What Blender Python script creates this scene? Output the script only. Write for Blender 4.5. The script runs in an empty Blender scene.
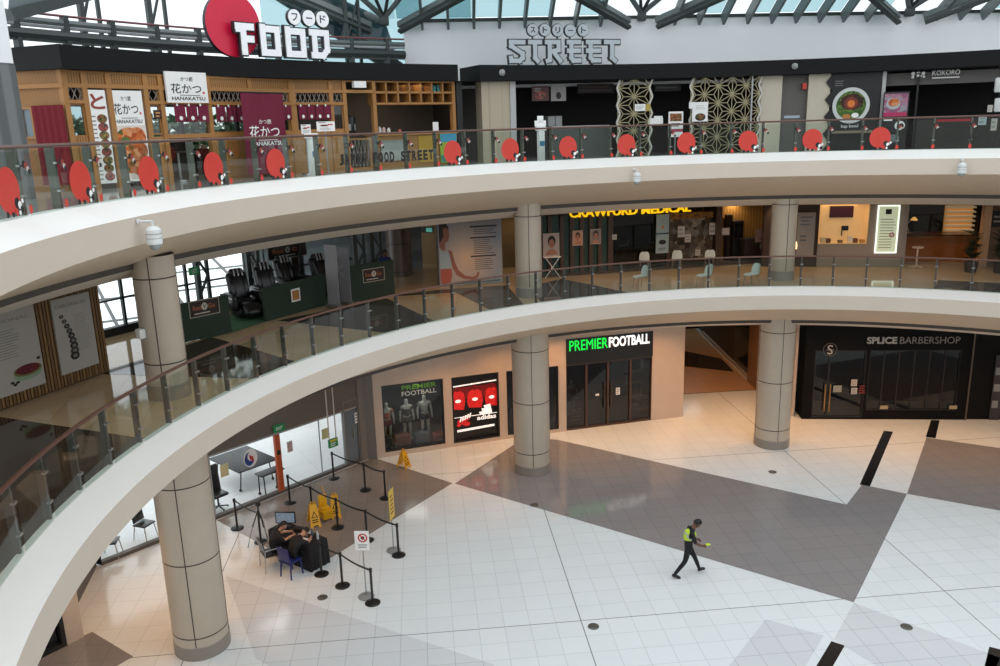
import bpy, bmesh, math, random
from mathutils import Vector, Matrix
random.seed(7)
PI = math.pi
SC = bpy.context.scene
COL = SC.collection
rad = math.radians

# ------------------------------------------------------------------ camera
CAM = Vector((-7.578, -11.764, 11.296))
PITCH, ROLL, FPX = 0.24601, -0.02837, 821.98
_cp, _sp, _cr, _sr = math.cos(PITCH), math.sin(PITCH), math.cos(ROLL), math.sin(ROLL)
FW = Vector((0, _cp, -_sp)); _up = Vector((0, _sp, _cp)); _rt = Vector((1, 0, 0))
RT = _cr * _rt + _sr * _up
UP = -_sr * _rt + _cr * _up
cd = bpy.data.cameras.new('camera'); co = bpy.data.objects.new('camera', cd); COL.objects.link(co)
cd.sensor_width = 36; cd.lens = FPX / 1000 * 36; cd.clip_start = 0.05; cd.clip_end = 400
co.matrix_world = Matrix(((RT.x, UP.x, -FW.x, CAM.x), (RT.y, UP.y, -FW.y, CAM.y), (RT.z, UP.z, -FW.z, CAM.z), (0, 0, 0, 1)))
SC.camera = co
SC.view_settings.view_transform = 'Standard'
SC.view_settings.exposure = 0.0

# ------------------------------------------------------------------ survey helpers: a sight line met with a real floor, wall plane or drum
def ray(u, v):
    return (RT * ((u - 500) / FPX) + UP * ((333 - v) / FPX) + FW)
def gp(u, v, z):
    d = ray(u, v); k = (z - CAM.z) / d.z
    return CAM + d * k
def drum(u, v, R):
    d = ray(u, v); A = d.x**2 + d.y**2; B = CAM.x*d.x + CAM.y*d.y; Cc = CAM.x**2 + CAM.y**2 - R*R
    k = (-B + math.sqrt(max(0, B*B - A*Cc))) / A
    p = CAM + d * k
    return math.atan2(p.y, p.x), p.z
def pol(th, R, z=0.0):
    return Vector((R * math.cos(th), R * math.sin(th), z))

class Fr:
    """A wall plane: a is its left end and b its right end as seen from the atrium."""
    def __init__(s, a, b):
        s.a = Vector((a[0], a[1], 0)); s.b = Vector((b[0], b[1], 0))
        s.L = (s.b - s.a).length; s.X = (s.b - s.a) / s.L
        s.N = Vector((s.X.y, -s.X.x, 0))
    def w(s, x, z, d=0.0):
        p = s.a + s.X * x + s.N * d
        return Vector((p.x, p.y, z))
    def px(s, u, v, d=0.0):
        r = ray(u, v); k = ((s.a + s.N * d - CAM).dot(s.N)) / r.dot(s.N)
        p = CAM + r * k
        return (p - s.a).dot(s.X), p.z
    def rect(s, uL, uR, vT, vB, d=0.0):
        vm, um = (vT + vB) / 2, (uL + uR) / 2
        return (s.px(uL, vm, d)[0], s.px(uR, vm, d)[0], s.px(um, vB, d)[1], s.px(um, vT, d)[1])
def chord(uL, uR, v, R):
    """wall plane across the drum of radius R between two sight lines"""
    ta, tb = drum(uL, v, R)[0], drum(uR, v, R)[0]
    return Fr(pol(ta, R), pol(tb, R))

# ------------------------------------------------------------------ materials
MATS = {}
def nd(nt, t, **k):
    n = nt.nodes.new(t)
    for a, b in k.items(): setattr(n, a, b)
    return n
def srgb(c):
    if isinstance(c, str):
        c = [int(c[i:i+2], 16) / 255 for i in (0, 2, 4)]
    return tuple(x / 12.92 if x <= .04045 else ((x + .055) / 1.055) ** 2.4 for x in c) + (1,)
def mat(name, col, rough=.6, metal=0, var=.06, scale=6, emit=0, spec=.5):
    """a plain procedural material: base colour gently varied by noise"""
    if name in MATS: return MATS[name]
    m = bpy.data.materials.new(name); m.use_nodes = True; nt = m.node_tree
    b = nt.nodes['Principled BSDF']; c = srgb(col)
    tc = nd(nt, 'ShaderNodeTexCoord'); ns = nd(nt, 'ShaderNodeTexNoise'); ns.inputs['Scale'].default_value = scale; ns.inputs['Detail'].default_value = 4
    mx = nd(nt, 'ShaderNodeMix', data_type='RGBA')
    nt.links.new(tc.outputs['Object'], ns.inputs['Vector']); nt.links.new(ns.outputs['Fac'], mx.inputs['Factor'])
    mx.inputs['A'].default_value = tuple(x * (1 - var) for x in c[:3]) + (1,)
    mx.inputs['B'].default_value = tuple(min(1, x * (1 + var)) for x in c[:3]) + (1,)
    nt.links.new(mx.outputs['Result'], b.inputs['Base Color'])
    b.inputs['Roughness'].default_value = rough; b.inputs['Metallic'].default_value = metal
    b.inputs['Specular IOR Level'].default_value = spec
    if emit:
        nt.links.new(mx.outputs['Result'], b.inputs['Emission Color']); b.inputs['Emission Strength'].default_value = emit
    MATS[name] = m
    return m
def glass(name, tint, refl=.05, rough=.02, haze=0.0, hazecol='ffffff'):
    if name in MATS: return MATS[name]
    m = bpy.data.materials.new(name); m.use_nodes = True; nt = m.node_tree; nt.nodes.clear()
    o = nd(nt, 'ShaderNodeOutputMaterial'); t = nd(nt, 'ShaderNodeBsdfTransparent'); g = nd(nt, 'ShaderNodeBsdfGlossy')
    f = nd(nt, 'ShaderNodeLayerWeight'); f.inputs['Blend'].default_value = .5
    mx = nd(nt, 'ShaderNodeMixShader'); pw = nd(nt, 'ShaderNodeMath', operation='POWER'); pw.inputs[1].default_value = 5
    ma = nd(nt, 'ShaderNodeMath', operation='MULTIPLY_ADD'); ma.inputs[1].default_value = .55; ma.inputs[2].default_value = refl
    t.inputs['Color'].default_value = srgb(tint); g.inputs['Roughness'].default_value = rough
    nt.links.new(f.outputs['Facing'], pw.inputs[0]); nt.links.new(pw.outputs[0], ma.inputs[0]); nt.links.new(ma.outputs[0], mx.inputs[0])
    src = t.outputs[0]
    if haze:
        dd = nd(nt, 'ShaderNodeBsdfDiffuse'); dd.inputs['Color'].default_value = srgb(hazecol)
        m2 = nd(nt, 'ShaderNodeMixShader'); m2.inputs[0].default_value = haze
        nt.links.new(t.outputs[0], m2.inputs[1]); nt.links.new(dd.outputs[0], m2.inputs[2]); src = m2.outputs[0]
    nt.links.new(src, mx.inputs[1]); nt.links.new(g.outputs[0], mx.inputs[2])
    nt.links.new(mx.outputs[0], o.inputs[0])
    MATS[name] = m
    return m
def tiles(name, col, grout, size=.6, ang=5.2, rough=.18, var=.05, org=(0, 0), joint=0, warm=None, spec=.5):
    """stone tiles: grout lines on a turned grid, a tone per tile, wider joints every `joint` metres"""
    if name in MATS: return MATS[name]
    m = bpy.data.materials.new(name); m.use_nodes = True; nt = m.node_tree; b = nt.nodes['Principled BSDF']; L = nt.links.new
    tc = nd(nt, 'ShaderNodeTexCoord'); mp = nd(nt, 'ShaderNodeMapping', vector_type='TEXTURE')
    mp.inputs['Location'].default_value = (org[0], org[1], 0); mp.inputs['Rotation'].default_value = (0, 0, rad(ang))
    L(tc.outputs['Object'], mp.inputs['Vector'])
    sx = nd(nt, 'ShaderNodeSeparateXYZ'); L(mp.outputs[0], sx.inputs[0])
    def line(axis, period, half):
        d = nd(nt, 'ShaderNodeMath', operation='PINGPONG'); L(sx.outputs[axis], d.inputs[0]); d.inputs[1].default_value = period / 2
        c = nd(nt, 'ShaderNodeMath', operation='LESS_THAN'); L(d.outputs[0], c.inputs[0]); c.inputs[1].default_value = half
        return c
    def mxm(a, bb):
        q = nd(nt, 'ShaderNodeMath', operation='MAXIMUM'); L(a.outputs[0], q.inputs[0]); L(bb.outputs[0], q.inputs[1]); return q
    g = mxm(line('X', size, .007), line('Y', size, .007))
    sn = nd(nt, 'ShaderNodeVectorMath', operation='SNAP'); L(mp.outputs[0], sn.inputs[0]); sn.inputs[1].default_value = (size, size, 9)
    wn = nd(nt, 'ShaderNodeTexWhiteNoise'); L(sn.outputs[0], wn.inputs['Vector'])
    ns = nd(nt, 'ShaderNodeTexNoise'); ns.inputs['Scale'].default_value = 3; ns.inputs['Detail'].default_value = 6; L(tc.outputs['Object'], ns.inputs['Vector'])
    ad = nd(nt, 'ShaderNodeMath', operation='ADD'); L(wn.outputs['Value'], ad.inputs[0]); L(ns.outputs['Fac'], ad.inputs[1])
    hv = nd(nt, 'ShaderNodeMath', operation='MULTIPLY'); L(ad.outputs[0], hv.inputs[0]); hv.inputs[1].default_value = .5
    c = srgb(col); m1 = nd(nt, 'ShaderNodeMix', data_type='RGBA'); L(hv.outputs[0], m1.inputs['Factor'])
    m1.inputs['A'].default_value = tuple(x * (1 - var) for x in c[:3]) + (1,); m1.inputs['B'].default_value = tuple(min(1, x * (1 + var)) for x in c[:3]) + (1,)
    m2 = nd(nt, 'ShaderNodeMix', data_type='RGBA'); L(g.outputs[0], m2.inputs['Factor']); L(m1.outputs['Result'], m2.inputs['A']); m2.inputs['B'].default_value = srgb(grout)
    res = m2
    if joint:
        j = mxm(line('X', joint, .011), line('Y', joint, .011))
        m3 = nd(nt, 'ShaderNodeMix', data_type='RGBA'); L(j.outputs[0], m3.inputs['Factor']); L(m2.outputs['Result'], m3.inputs['A']); m3.inputs['B'].default_value = srgb('7c7d7c'); res = m3
    L(res.outputs['Result'], b.inputs['Base Color']); b.inputs['Roughness'].default_value = rough; b.inputs['Specular IOR Level'].default_value = spec
    MATS[name] = m
    return m
def stripes(name, c1, c2, scale, axis='X', rough=.5, sharp=.5, spec=.5):
    """fine slats or wood ribs: a wave texture in two tones"""
    if name in MATS: return MATS[name]
    m = bpy.data.materials.new(name); m.use_nodes = True; nt = m.node_tree; b = nt.nodes['Principled BSDF']
    tc = nd(nt, 'ShaderNodeTexCoord'); wv = nd(nt, 'ShaderNodeTexWave', wave_type='BANDS', bands_direction=axis)
    wv.inputs['Scale'].default_value = scale; wv.inputs['Distortion'].default_value = .3
    rp = nd(nt, 'ShaderNodeValToRGB'); rp.color_ramp.elements[0].position = sharp - .2; rp.color_ramp.elements[1].position = sharp + .2
    rp.color_ramp.elements[0].color = srgb(c1); rp.color_ramp.elements[1].color = srgb(c2)
    nt.links.new(tc.outputs['Object'], wv.inputs['Vector']); nt.links.new(wv.outputs['Fac'], rp.inputs['Fac']); nt.links.new(rp.outputs['Color'], b.inputs['Base Color'])
    b.inputs['Roughness'].default_value = rough; b.inputs['Specular IOR Level'].default_value = spec
    MATS[name] = m
    return m
def mottled(name, cols, scale, rough=.5, emit=0, spec=.3):
    """voronoi mottling through a ramp: printed food, foliage seen through a window, a wall of pictures"""
    if name in MATS: return MATS[name]
    m = bpy.data.materials.new(name); m.use_nodes = True; nt = m.node_tree; b = nt.nodes['Principled BSDF']
    tc = nd(nt, 'ShaderNodeTexCoord'); vo = nd(nt, 'ShaderNodeTexVoronoi'); vo.inputs['Scale'].default_value = scale
    wn = nd(nt, 'ShaderNodeTexWhiteNoise'); rp = nd(nt, 'ShaderNodeValToRGB')
    els = rp.color_ramp.elements
    for i in range(len(cols) - 2): els.new(.5)
    for i, c in enumerate(cols):
        els[i].position = i / (len(cols) - 1); els[i].color = srgb(c)
    nt.links.new(tc.outputs['Object'], vo.inputs['Vector']); nt.links.new(vo.outputs['Color'], wn.inputs['Vector'])
    nt.links.new(wn.outputs['Value'], rp.inputs['Fac']); nt.links.new(rp.outputs['Color'], b.inputs['Base Color'])
    b.inputs['Roughness'].default_value = rough; b.inputs['Specular IOR Level'].default_value = spec
    if emit:
        nt.links.new(rp.outputs['Color'], b.inputs['Emission Color']); b.inputs['Emission Strength'].default_value = emit
    MATS[name] = m
    return m

# ------------------------------------------------------------------ mesh builder
def text_geo(s, bold=0.0, depth=0.0):
    c = bpy.data.curves.new('t', 'FONT'); c.body = s; c.offset = bold; c.extrude = depth; c.resolution_u = 3; c.fill_mode = 'BOTH'
    o = bpy.data.objects.new('t', c); COL.objects.link(o)
    dg = bpy.context.evaluated_depsgraph_get(); m = o.evaluated_get(dg).to_mesh()
    vs = [v.co.copy() for v in m.vertices]; fs = [tuple(p.vertices) for p in m.polygons]
    bpy.data.objects.remove(o); bpy.data.curves.remove(c)
    return vs, fs

class MB:
    def __init__(s): s.v = []; s.f = []; s.m = []; s.smooth = []
    def add(s, vs, fs, m, smooth=False):
        k = len(s.v); s.v += [Vector(x) for x in vs]
        for f in fs:
            s.f.append(tuple(i + k for i in f)); s.m.append(m); s.smooth.append(smooth)
        return s
    def poly(s, pts, m): return s.add(pts, [tuple(range(len(pts)))], m)
    def hexa(s, p, m):  # 8 corners: bottom 0-3, top 4-7
        return s.add(p, [(3,2,1,0), (4,5,6,7), (0,1,5,4), (1,2,6,5), (2,3,7,6), (3,0,4,7)], m)
    def box(s, c, d, m, rz=0, rx=0, ry=0):
        R = Matrix.Rotation(rz, 3, 'Z') @ Matrix.Rotation(ry, 3, 'Y') @ Matrix.Rotation(rx, 3, 'X'); c = Vector(c)
        h = [Vector((a * d[0] / 2, b * d[1] / 2, e * d[2] / 2)) for e in (-1, 1) for a, b in ((-1,-1), (1,-1), (1,1), (-1,1))]
        return s.hexa([c + R @ x for x in h], m)
    def bbox(s, c, d, m, bev=.02, rz=0, rx=0, ry=0, seg=2):  # bevelled box
        bm = bmesh.new(); bmesh.ops.create_cube(bm, size=1)
        for v in bm.verts: v.co = Vector((v.co.x * d[0], v.co.y * d[1], v.co.z * d[2]))
        bmesh.ops.bevel(bm, geom=bm.edges[:], offset=bev, segments=seg, affect='EDGES', profile=.5)
        R = Matrix.Rotation(rz, 3, 'Z') @ Matrix.Rotation(ry, 3, 'Y') @ Matrix.Rotation(rx, 3, 'X'); c = Vector(c)
        bm.verts.index_update()
        s.add([c + R @ v.co for v in bm.verts], [tuple(v.index for v in f.verts) for f in bm.faces], m, True); bm.free(); return s
    def fbox(s, fr, s0, s1, z0, z1, d0, d1, m):
        return s.hexa([fr.w(s0, z0, d1), fr.w(s1, z0, d1), fr.w(s1, z0, d0), fr.w(s0, z0, d0), fr.w(s0, z1, d1), fr.w(s1, z1, d1), fr.w(s1, z1, d0), fr.w(s0, z1, d0)], m)
    def fquad(s, fr, r, d, m):
        s0, s1, z0, z1 = r
        return s.poly([fr.w(s0, z0, d), fr.w(s1, z0, d), fr.w(s1, z1, d), fr.w(s0, z1, d)], m)
    def fpoly(s, fr, pts, d, m): return s.poly([fr.w(x, z, d) for x, z in pts], m)
    def fellipse(s, fr, x, z, rx, rz_, d, m, n=24):
        return s.fpoly(fr, [(x + rx * math.cos(2*PI*i/n), z + rz_ * math.sin(2*PI*i/n)) for i in range(n)], d, m)
    def fdisc(s, fr, x, z, r, d0, d1, m, n=28, m2=None):
        f = [fr.w(x + r * math.cos(2*PI*i/n), z + r * math.sin(2*PI*i/n), d1) for i in range(n)]
        g = [fr.w(x + r * math.cos(2*PI*i/n), z + r * math.sin(2*PI*i/n), d0) for i in range(n)]
        s.poly(f, m); s.poly(g[::-1], m)
        return s.add(g + f, [(i, (i+1) % n, n + (i+1) % n, n + i) for i in range(n)], m2 or m)
    def bar(s, p, q, w, h, m, up=(0, 0, 1)):  # rectangular bar from p to q
        p, q = Vector(p), Vector(q); t = (q - p).normalized(); u = Vector(up); a = t.cross(u)
        if a.length < 1e-4: a = t.cross(Vector((1, 0, 0)))
        a.normalize(); b = a.cross(t).normalized(); a *= w / 2; b *= h / 2
        return s.hexa([p - a - b, p + a - b, p + a + b, p - a + b, q - a - b, q + a - b, q + a + b, q - a + b], m)
    def cyl(s, p, q, r0, m, r1=None, n=12, caps=True):
        p, q = Vector(p), Vector(q); r1 = r0 if r1 is None else r1; t = (q - p).normalized()
        a = t.cross(Vector((0, 0, 1)))
        if a.length < 1e-3: a = Vector((1, 0, 0))
        a.normalize(); b = t.cross(a)
        vs = [p + (a * math.cos(2*PI*i/n) + b * math.sin(2*PI*i/n)) * r0 for i in range(n)] + [q + (a * math.cos(2*PI*i/n) + b * math.sin(2*PI*i/n)) * r1 for i in range(n)]
        s.add(vs, [(i, (i+1) % n, n + (i+1) % n, n + i) for i in range(n)], m, n > 8)
        if caps: s.add(vs, [tuple(range(n))[::-1], tuple(range(n, 2*n))], m)
        return s
    def tube(s, path, r, m, n=8):
        for a, b in zip(path, path[1:]): s.cyl(a, b, r, m, n=n)
        return s
    def lathe(s, prof, m, c=(0, 0, 0), n=24, ms=None):
        c = Vector(c); vs = [c + Vector((r * math.cos(2*PI*i/n), r * math.sin(2*PI*i/n), z)) for r, z in prof for i in range(n)]
        for k in range(len(prof) - 1):
            s.add(vs[k*n:(k+2)*n], [(i, (i+1) % n, n + (i+1) % n, n + i) for i in range(n)], ms[k] if ms else m, True)
        return s
    def ball(s, c, r, m, n=12, k=8):
        rx, ry, rz = (r, r, r) if not isinstance(r, tuple) else r; c = Vector(c)
        vs = [c + Vector((rx * math.sin(PI*j/k) * math.cos(2*PI*i/n), ry * math.sin(PI*j/k) * math.sin(2*PI*i/n), -rz * math.cos(PI*j/k))) for j in range(k + 1) for i in range(n)]
        return s.add(vs, [(j*n + i, j*n + (i+1) % n, (j+1)*n + (i+1) % n, (j+1)*n + i) for j in range(k) for i in range(n)], m, True)
    def arc(s, prof, t0, t1, ms, n=None, cap=None):
        """sweep a profile of (radius, z) round the atrium axis from angle t0 to t1; ms gives one material per strip"""
        n = n or max(2, int(abs(t1 - t0) / rad(1.5)))
        for k in range(len(prof) - 1):
            if ms[k] is None: continue
            vs = [pol(t0 + (t1 - t0) * i / n, r, z) for i in range(n + 1) for r, z in (prof[k], prof[k+1])]
            s.add(vs, [(2*i, 2*i + 2, 2*i + 3, 2*i + 1) for i in range(n)], ms[k], True)
        if cap:
            for t in (t0, t1): s.poly([pol(t, r, z) for r, z in prof], cap)
        return s
    def text(s, fr, string, s0, s1, z0, z1, d, m, bold=0.0, depth=.004, skew=0):
        vs, fs = text_geo(string, bold, .02 if depth else 0)
        if not vs: return s
        x0, x1 = min(v.x for v in vs), max(v.x for v in vs); y0, y1 = min(v.y for v in vs), max(v.y for v in vs)
        out = []
        for v in vs:
            zz = z0 + (v.y - y0) / (y1 - y0) * (z1 - z0)
            out.append(fr.w(s0 + (v.x - x0) / (x1 - x0) * (s1 - s0) + skew * (zz - z0), zz, d + v.z / .02 * depth))
        return s.add(out, fs, m)
    def lines(s, fr, s0, s1, z0, z1, n, d, m, fill=.45, rag=.3):  # rows of small print
        for i in range(n):
            h = (z1 - z0) / n; z = z1 - (i + .5) * h; e = s1 - (s1 - s0) * rag * random.random()
            s.fquad(fr, (s0, e, z - h * fill / 2, z + h * fill / 2), d, m)
        return s
    def build(s, name, parent=None, local=False, base=None):
        """link as ONE mesh object; world coordinates unless local"""
        if not s.v: return None
        me = bpy.data.meshes.new(name); o = bpy.data.objects.new(name, me); COL.objects.link(o)
        if local: vs = s.v
        elif parent is not None:
            M = wmat(parent).inverted(); vs = [M @ v for v in s.v]
        else:
            if base is None:
                n = len(s.v); base = Vector((sum(v.x for v in s.v) / n, sum(v.y for v in s.v) / n, min(v.z for v in s.v)))
            o.location = base; vs = [v - Vector(base) for v in s.v]
        me.from_pydata([tuple(v) for v in vs], [], s.f)
        names = []
        for m in s.m:
            if m not in names: names.append(m)
        for m in names: me.materials.append(m)
        idx = {m: i for i, m in enumerate(names)}
        me.polygons.foreach_set('material_index', [idx[m] for m in s.m])
        me.polygons.foreach_set('use_smooth', s.smooth)
        me.update()
        if any(s.smooth):
            try: me.set_sharp_from_angle(angle=rad(40))
            except Exception: pass
        if parent is not None: o.parent = parent
        return o
def wmat(o):
    M = Matrix.LocRotScale(o.location, o.rotation_euler, o.scale)
    return wmat(o.parent) @ M if o.parent else M
def tag(o, label, cat, group=None):
    o['label'] = label; o['category'] = cat
    if group: o['group'] = group
    return o
def thing(name, label, cat, loc=(0, 0, 0), rz=0, group=None):
    o = bpy.data.objects.new(name, None); o.empty_display_size = .2; COL.objects.link(o)
    o.location = loc; o.rotation_euler = (0, 0, rz)
    return tag(o, label, cat, group)
def struct(mb, name, parent=None):
    o = mb.build(name, parent)
    if parent is None: o['kind'] = 'structure'
    return o
def dup(root, loc, rz, label, group=None):
    r = root.copy(); COL.objects.link(r); r.location = loc; r.rotation_euler = (0, 0, rz); r['label'] = label
    if group: r['group'] = group
    for ch in list(root.children):
        c = ch.copy(); COL.objects.link(c); c.parent = r
        for g in ch.children:
            e = g.copy(); COL.objects.link(e); e.parent = c
    return r
def walled(mb, fr, s0, s1, z0, z1, holes, d0, d1, m):
    """a wall slab with rectangular openings"""
    xs = sorted({s0, s1} | {h[0] for h in holes} | {h[1] for h in holes})
    for a, b in zip(xs, xs[1:]):
        if b - a < 1e-4: continue
        hz = sorted((h[2], h[3]) for h in holes if h[0] < (a + b) / 2 < h[1]); z = z0
        for p, q in hz:
            if p - z > 1e-3: mb.fbox(fr, a, b, z, p, d0, d1, m)
            z = q
        if z1 - z > 1e-3: mb.fbox(fr, a, b, z, z1, d0, d1, m)
def framed(mb, fr, r, w, d0, d1, m):
    s0, s1, z0, z1 = r
    mb.fbox(fr, s0, s1, z1 - w, z1, d0, d1, m); mb.fbox(fr, s0, s1, z0, z0 + w, d0, d1, m)
    mb.fbox(fr, s0, s0 + w, z0 + w, z1 - w, d0, d1, m); mb.fbox(fr, s1 - w, s1, z0 + w, z1 - w, d0, d1, m)
def skin(joints, edges, name, parent, colour, sub=2, root=None):
    """one continuous limb-like surface grown round a skeleton of joints {key:(xyz, radius)}; colour(point) picks the material"""
    keys = list(joints); me = bpy.data.meshes.new('k'); me.from_pydata([joints[k][0] for k in keys], [(keys.index(a), keys.index(b)) for a, b in edges], [])
    o = bpy.data.objects.new('k', me); COL.objects.link(o)
    md = o.modifiers.new('s', 'SKIN'); md.use_smooth_shade = True; md.branch_smoothing = .3
    for i, k in enumerate(keys):
        r = joints[k][1]; sv = me.skin_vertices[0].data[i]; sv.radius = r if isinstance(r, tuple) else (r, r); sv.use_root = (k == (root or keys[0]))
    sd = o.modifiers.new('d', 'SUBSURF'); sd.levels = sub; sd.render_levels = sub
    dg = bpy.context.evaluated_depsgraph_get(); m2 = o.evaluated_get(dg).to_mesh()
    mb = MB(); vs = [v.co.copy() for v in m2.vertices]
    mb.v = vs
    for p in m2.polygons:
        c = Vector((0, 0, 0))
        for i in p.vertices: c += vs[i]
        mb.f.append(tuple(p.vertices)); mb.m.append(colour(c / len(p.vertices))); mb.smooth.append(True)
    bpy.data.objects.remove(o); bpy.data.meshes.remove(me)
    return mb.build(name, parent, local=True) if name else mb
# ------------------------------------------------------------------ palette
WHITE_STONE = tiles('white_floor_tile', 'e2e7e8', 'cacfd0', rough=.13, org=(-5.87, 5.29), joint=9.0, var=.035)
DARK_STONE = tiles('grey_floor_tile', '8a8787', '787575', rough=.08, org=(-5.87, 5.29), joint=9.0, var=.05)
WARMLIT_GREY_STONE = tiles('warmlit_grey_floor_tile', '8d8279', '776d64', rough=.15, org=(-5.87, 5.29), joint=9.0, var=.05)  # grey stone; the brown is warm lamplight put into its colour
PALE_GREY_STONE = tiles('pale_grey_floor_tile', 'd3d6d8', 'b3b6b8', rough=.13, org=(-5.87, 5.29), joint=9.0, var=.03)
BLACK_STONE = tiles('black_floor_strip', '1d1c1c', '2a2929', rough=.12, org=(-5.87, 5.29), var=.1)
CREAM_STONE = tiles('cream_upper_floor', 'c6ad8b', 'a8906f', size=.9, ang=12, rough=.06, var=.05, spec=.7)
UMBER_STONE = tiles('umber_upper_floor', '43392f', '372e26', size=.9, ang=12, rough=.06, var=.07)
PLASTER = mat('white_coping_paint', 'e9e7e2', .55, var=.03, scale=2)
FASCIA = mat('beige_fascia_paint', 'cabdad', .6, var=.04, scale=1.5)
SOFFIT = mat('beige_soffit_paint', 'cdb89f', .65, var=.04, scale=1.5)
GROOVE = mat('dark_shadow_gap', '4b443e', .8)
CEIL = mat('ceiling_paint', 'cfc6ba', .8)
STONE = mat('column_stone', 'b9ac9b', .4, var=.1, scale=2.5)
PLINTH = mat('column_plinth_stone', '8d857b', .4)
SEAM = mat('column_seam', '4a413b', .7)
WALLSTONE = mat('pinkish_shop_wall_stone', 'c8b6a6', .35, var=.07, scale=3)
BLACK = mat('black_paint', '151515', .35)
SATIN = mat('satin_black_metal', '1b1b1c', .3, var=.1)
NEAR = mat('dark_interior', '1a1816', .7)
DKBROWN = mat('dark_bronze_frame', '4a342a', .4)
STEEL = mat('brushed_steel', 'a9abac', .3, metal=.9)
GREYSTEEL = mat('grey_painted_steel', '687170', .45, var=.1)
DKSTEEL = mat('dark_green_grey_steel', '3b4342', .5, var=.12)
WHITE = mat('white_paint', 'eeeeec', .5, var=.02)
PAPER = mat('white_paper', 'f0efec', .7, var=.03)
RED = mat('red_vinyl', 'c23a2e', .45)
CRIMSON = mat('crimson_paint', 'd5143d', .4)
GOLDLIT = mat('lit_yellow_letter', 'f5c51c', .5, emit=.8)
WINEFAB = mat('wine_red_fabric', '6f1a35', .85, var=.08)
INK = mat('black_ink', '181616', .6)
GREYINK = mat('grey_print', '8d8b88', .7)
SKIN = mat('brown_skin', '6e4836', .55)
LIGHTSKIN = mat('tan_skin', 'b98a6c', .55)
HAIR = mat('black_hair', '0e0d0d', .6)
CLEAR = glass('clear_rail_glass', 'dfeae5', .07)
PANE = glass('shop_window_glass', 'c6cfcd', .06)
DARKPANE = glass('dark_shop_glass', '5c5f60', .06)
ROOFGLASS = [glass('roof_glass_teal', '9fbcc0', .03, haze=.06, hazecol='7fa5ad'), glass('roof_glass_pale', 'dfe8ea', .03, haze=.06, hazecol='d5dee0')]

# ------------------------------------------------------------------ ground floor
f = MB()
f.poly([(-19.9, -30, 0), (30, -30, 0), (30, 40, 0), (-11, 40, 0), (-11, 17, 0), (-12.42, 15.44, 0), (-16.24, 11.14, 0), (-18.6, 8.5, 0), (-19.9, 5, 0)], WHITE_STONE)
def patch(pts, m, z=.003): f.poly([(x, y, z) for x, y in pts], m)
patch([(-9.2, 13.15), (-4.85, 9.92), (.72, 5.72), (4.79, 11.46), (3.73, 12.2), (2.68, 10.85), (-5.55, 16.75), (-6.75, 17.1)], DARK_STONE)
patch([(-9.27, 13.19), (-12.2, 15.55), (-16.28, 10.99), (-12.9, 8.0), (-12.5, 8.35)], WARMLIT_GREY_STONE)
patch([(4.79, 11.46), (7.68, 15.95), (14.5, 12.0), (11.5, 7.4)], DARK_STONE)
patch([(6.5, 16.73), (3.66, 12.21), (3.92, 12.06), (6.78, 16.6)], BLACK_STONE)
patch([(8.75, 17.7), (7.68, 16.0), (7.96, 15.85), (9.05, 17.65)], BLACK_STONE)
patch([(-.41, 4.24), (-2.0, 2.2), (-1.76, 2.05), (-.18, 4.07)], BLACK_STONE)
patch([(2.9, 3.89), (1.2, 1.6), (1.5, 1.4), (3.2, 3.7)], BLACK_STONE)
patch([(-15.0, 7.77), (-7.9, 3.75), (-9.5, 1.5), (-13.2, 4.2)], PALE_GREY_STONE)
patch([(-1.58, 5.13), (-.5, 4.45), (-2.2, 2.2), (-3.6, 2.6)], PALE_GREY_STONE)
patch([(.71, 5.7), (2.9, 3.5), (1.2, 1.5), (-.33, 4.3)], PALE_GREY_STONE)
patch([(-17.4, 5.4), (-16.0, 4.4), (-16.9, 3.1), (-18.4, 4.2)], DARK_STONE)
PASS = tiles('warm_passage_tile', 'c09466', '9d7950', size=.9, ang=12, rough=.3)
patch([(-.46, 21.58), (3.38, 21.9), (3.38, 33), (-.46, 33)], PASS, .0025)
patch([(-.2, 26.4), (3.2, 24.6), (3.2, 26.8), (-.2, 30.5)], UMBER_STONE)
patch([(-.1, 21.55), (3.4, 21.87), (3.4, 21.93), (-.1, 21.61)], GROOVE, .006)
o = f.build('floor', base=(0, 0, 0)); o['kind'] = 'structure'
g = MB(); g.poly([(-40, -6, -.02), (-18.2, 4, -.02), (-18.6, 8.5, -.02), (-16.24, 11.14, -.02), (-12.42, 15.44, -.02), (-12.4, 40, -.02), (-40, 40, -.02)], tiles('outdoor_paving', 'f1f2f3', 'd5d8da', size=1.2, ang=30, rough=.5))
o = g.build('outdoor_ground', base=(0, 0, 0)); o['kind'] = 'structure'

# ------------------------------------------------------------------ ring slabs of the two galleries
T0, TS, T1 = rad(20), rad(126.5), rad(212)
def slab(z_floor, prof, ceil_z, n1, n2, t_end, floor_m):
    e = MB(); e.arc(prof, T0, t_end, [PLASTER, PLASTER, FASCIA, SOFFIT, GROOVE, FASCIA]); o = e.build('trim_%d' % n1, base=(0, 0, 0)); o['kind'] = 'structure'
    fl = MB()
    for a, b, R in ((T0, TS, 31), (TS, t_end, 21.4)):
        fl.arc([(R, z_floor), (14.06, z_floor), (14.06, prof[0][1])], a, b, [floor_m, PLASTER])
    return fl
L2P = [(14.06, 6.12), (13.98, 6.12), (13.44, 5.93), (13.43, 5.49), (15.4, 4.68), (15.43, 4.57), (15.95, 4.38)]
L3P = [(14.06, 10.30), (13.98, 10.30), (13.46, 10.05), (13.45, 9.60), (15.45, 8.86), (15.48, 8.74), (15.95, 8.5)]
fl2 = slab(6.0, L2P, 4.38, 1, 1, T1, CREAM_STONE)
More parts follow.
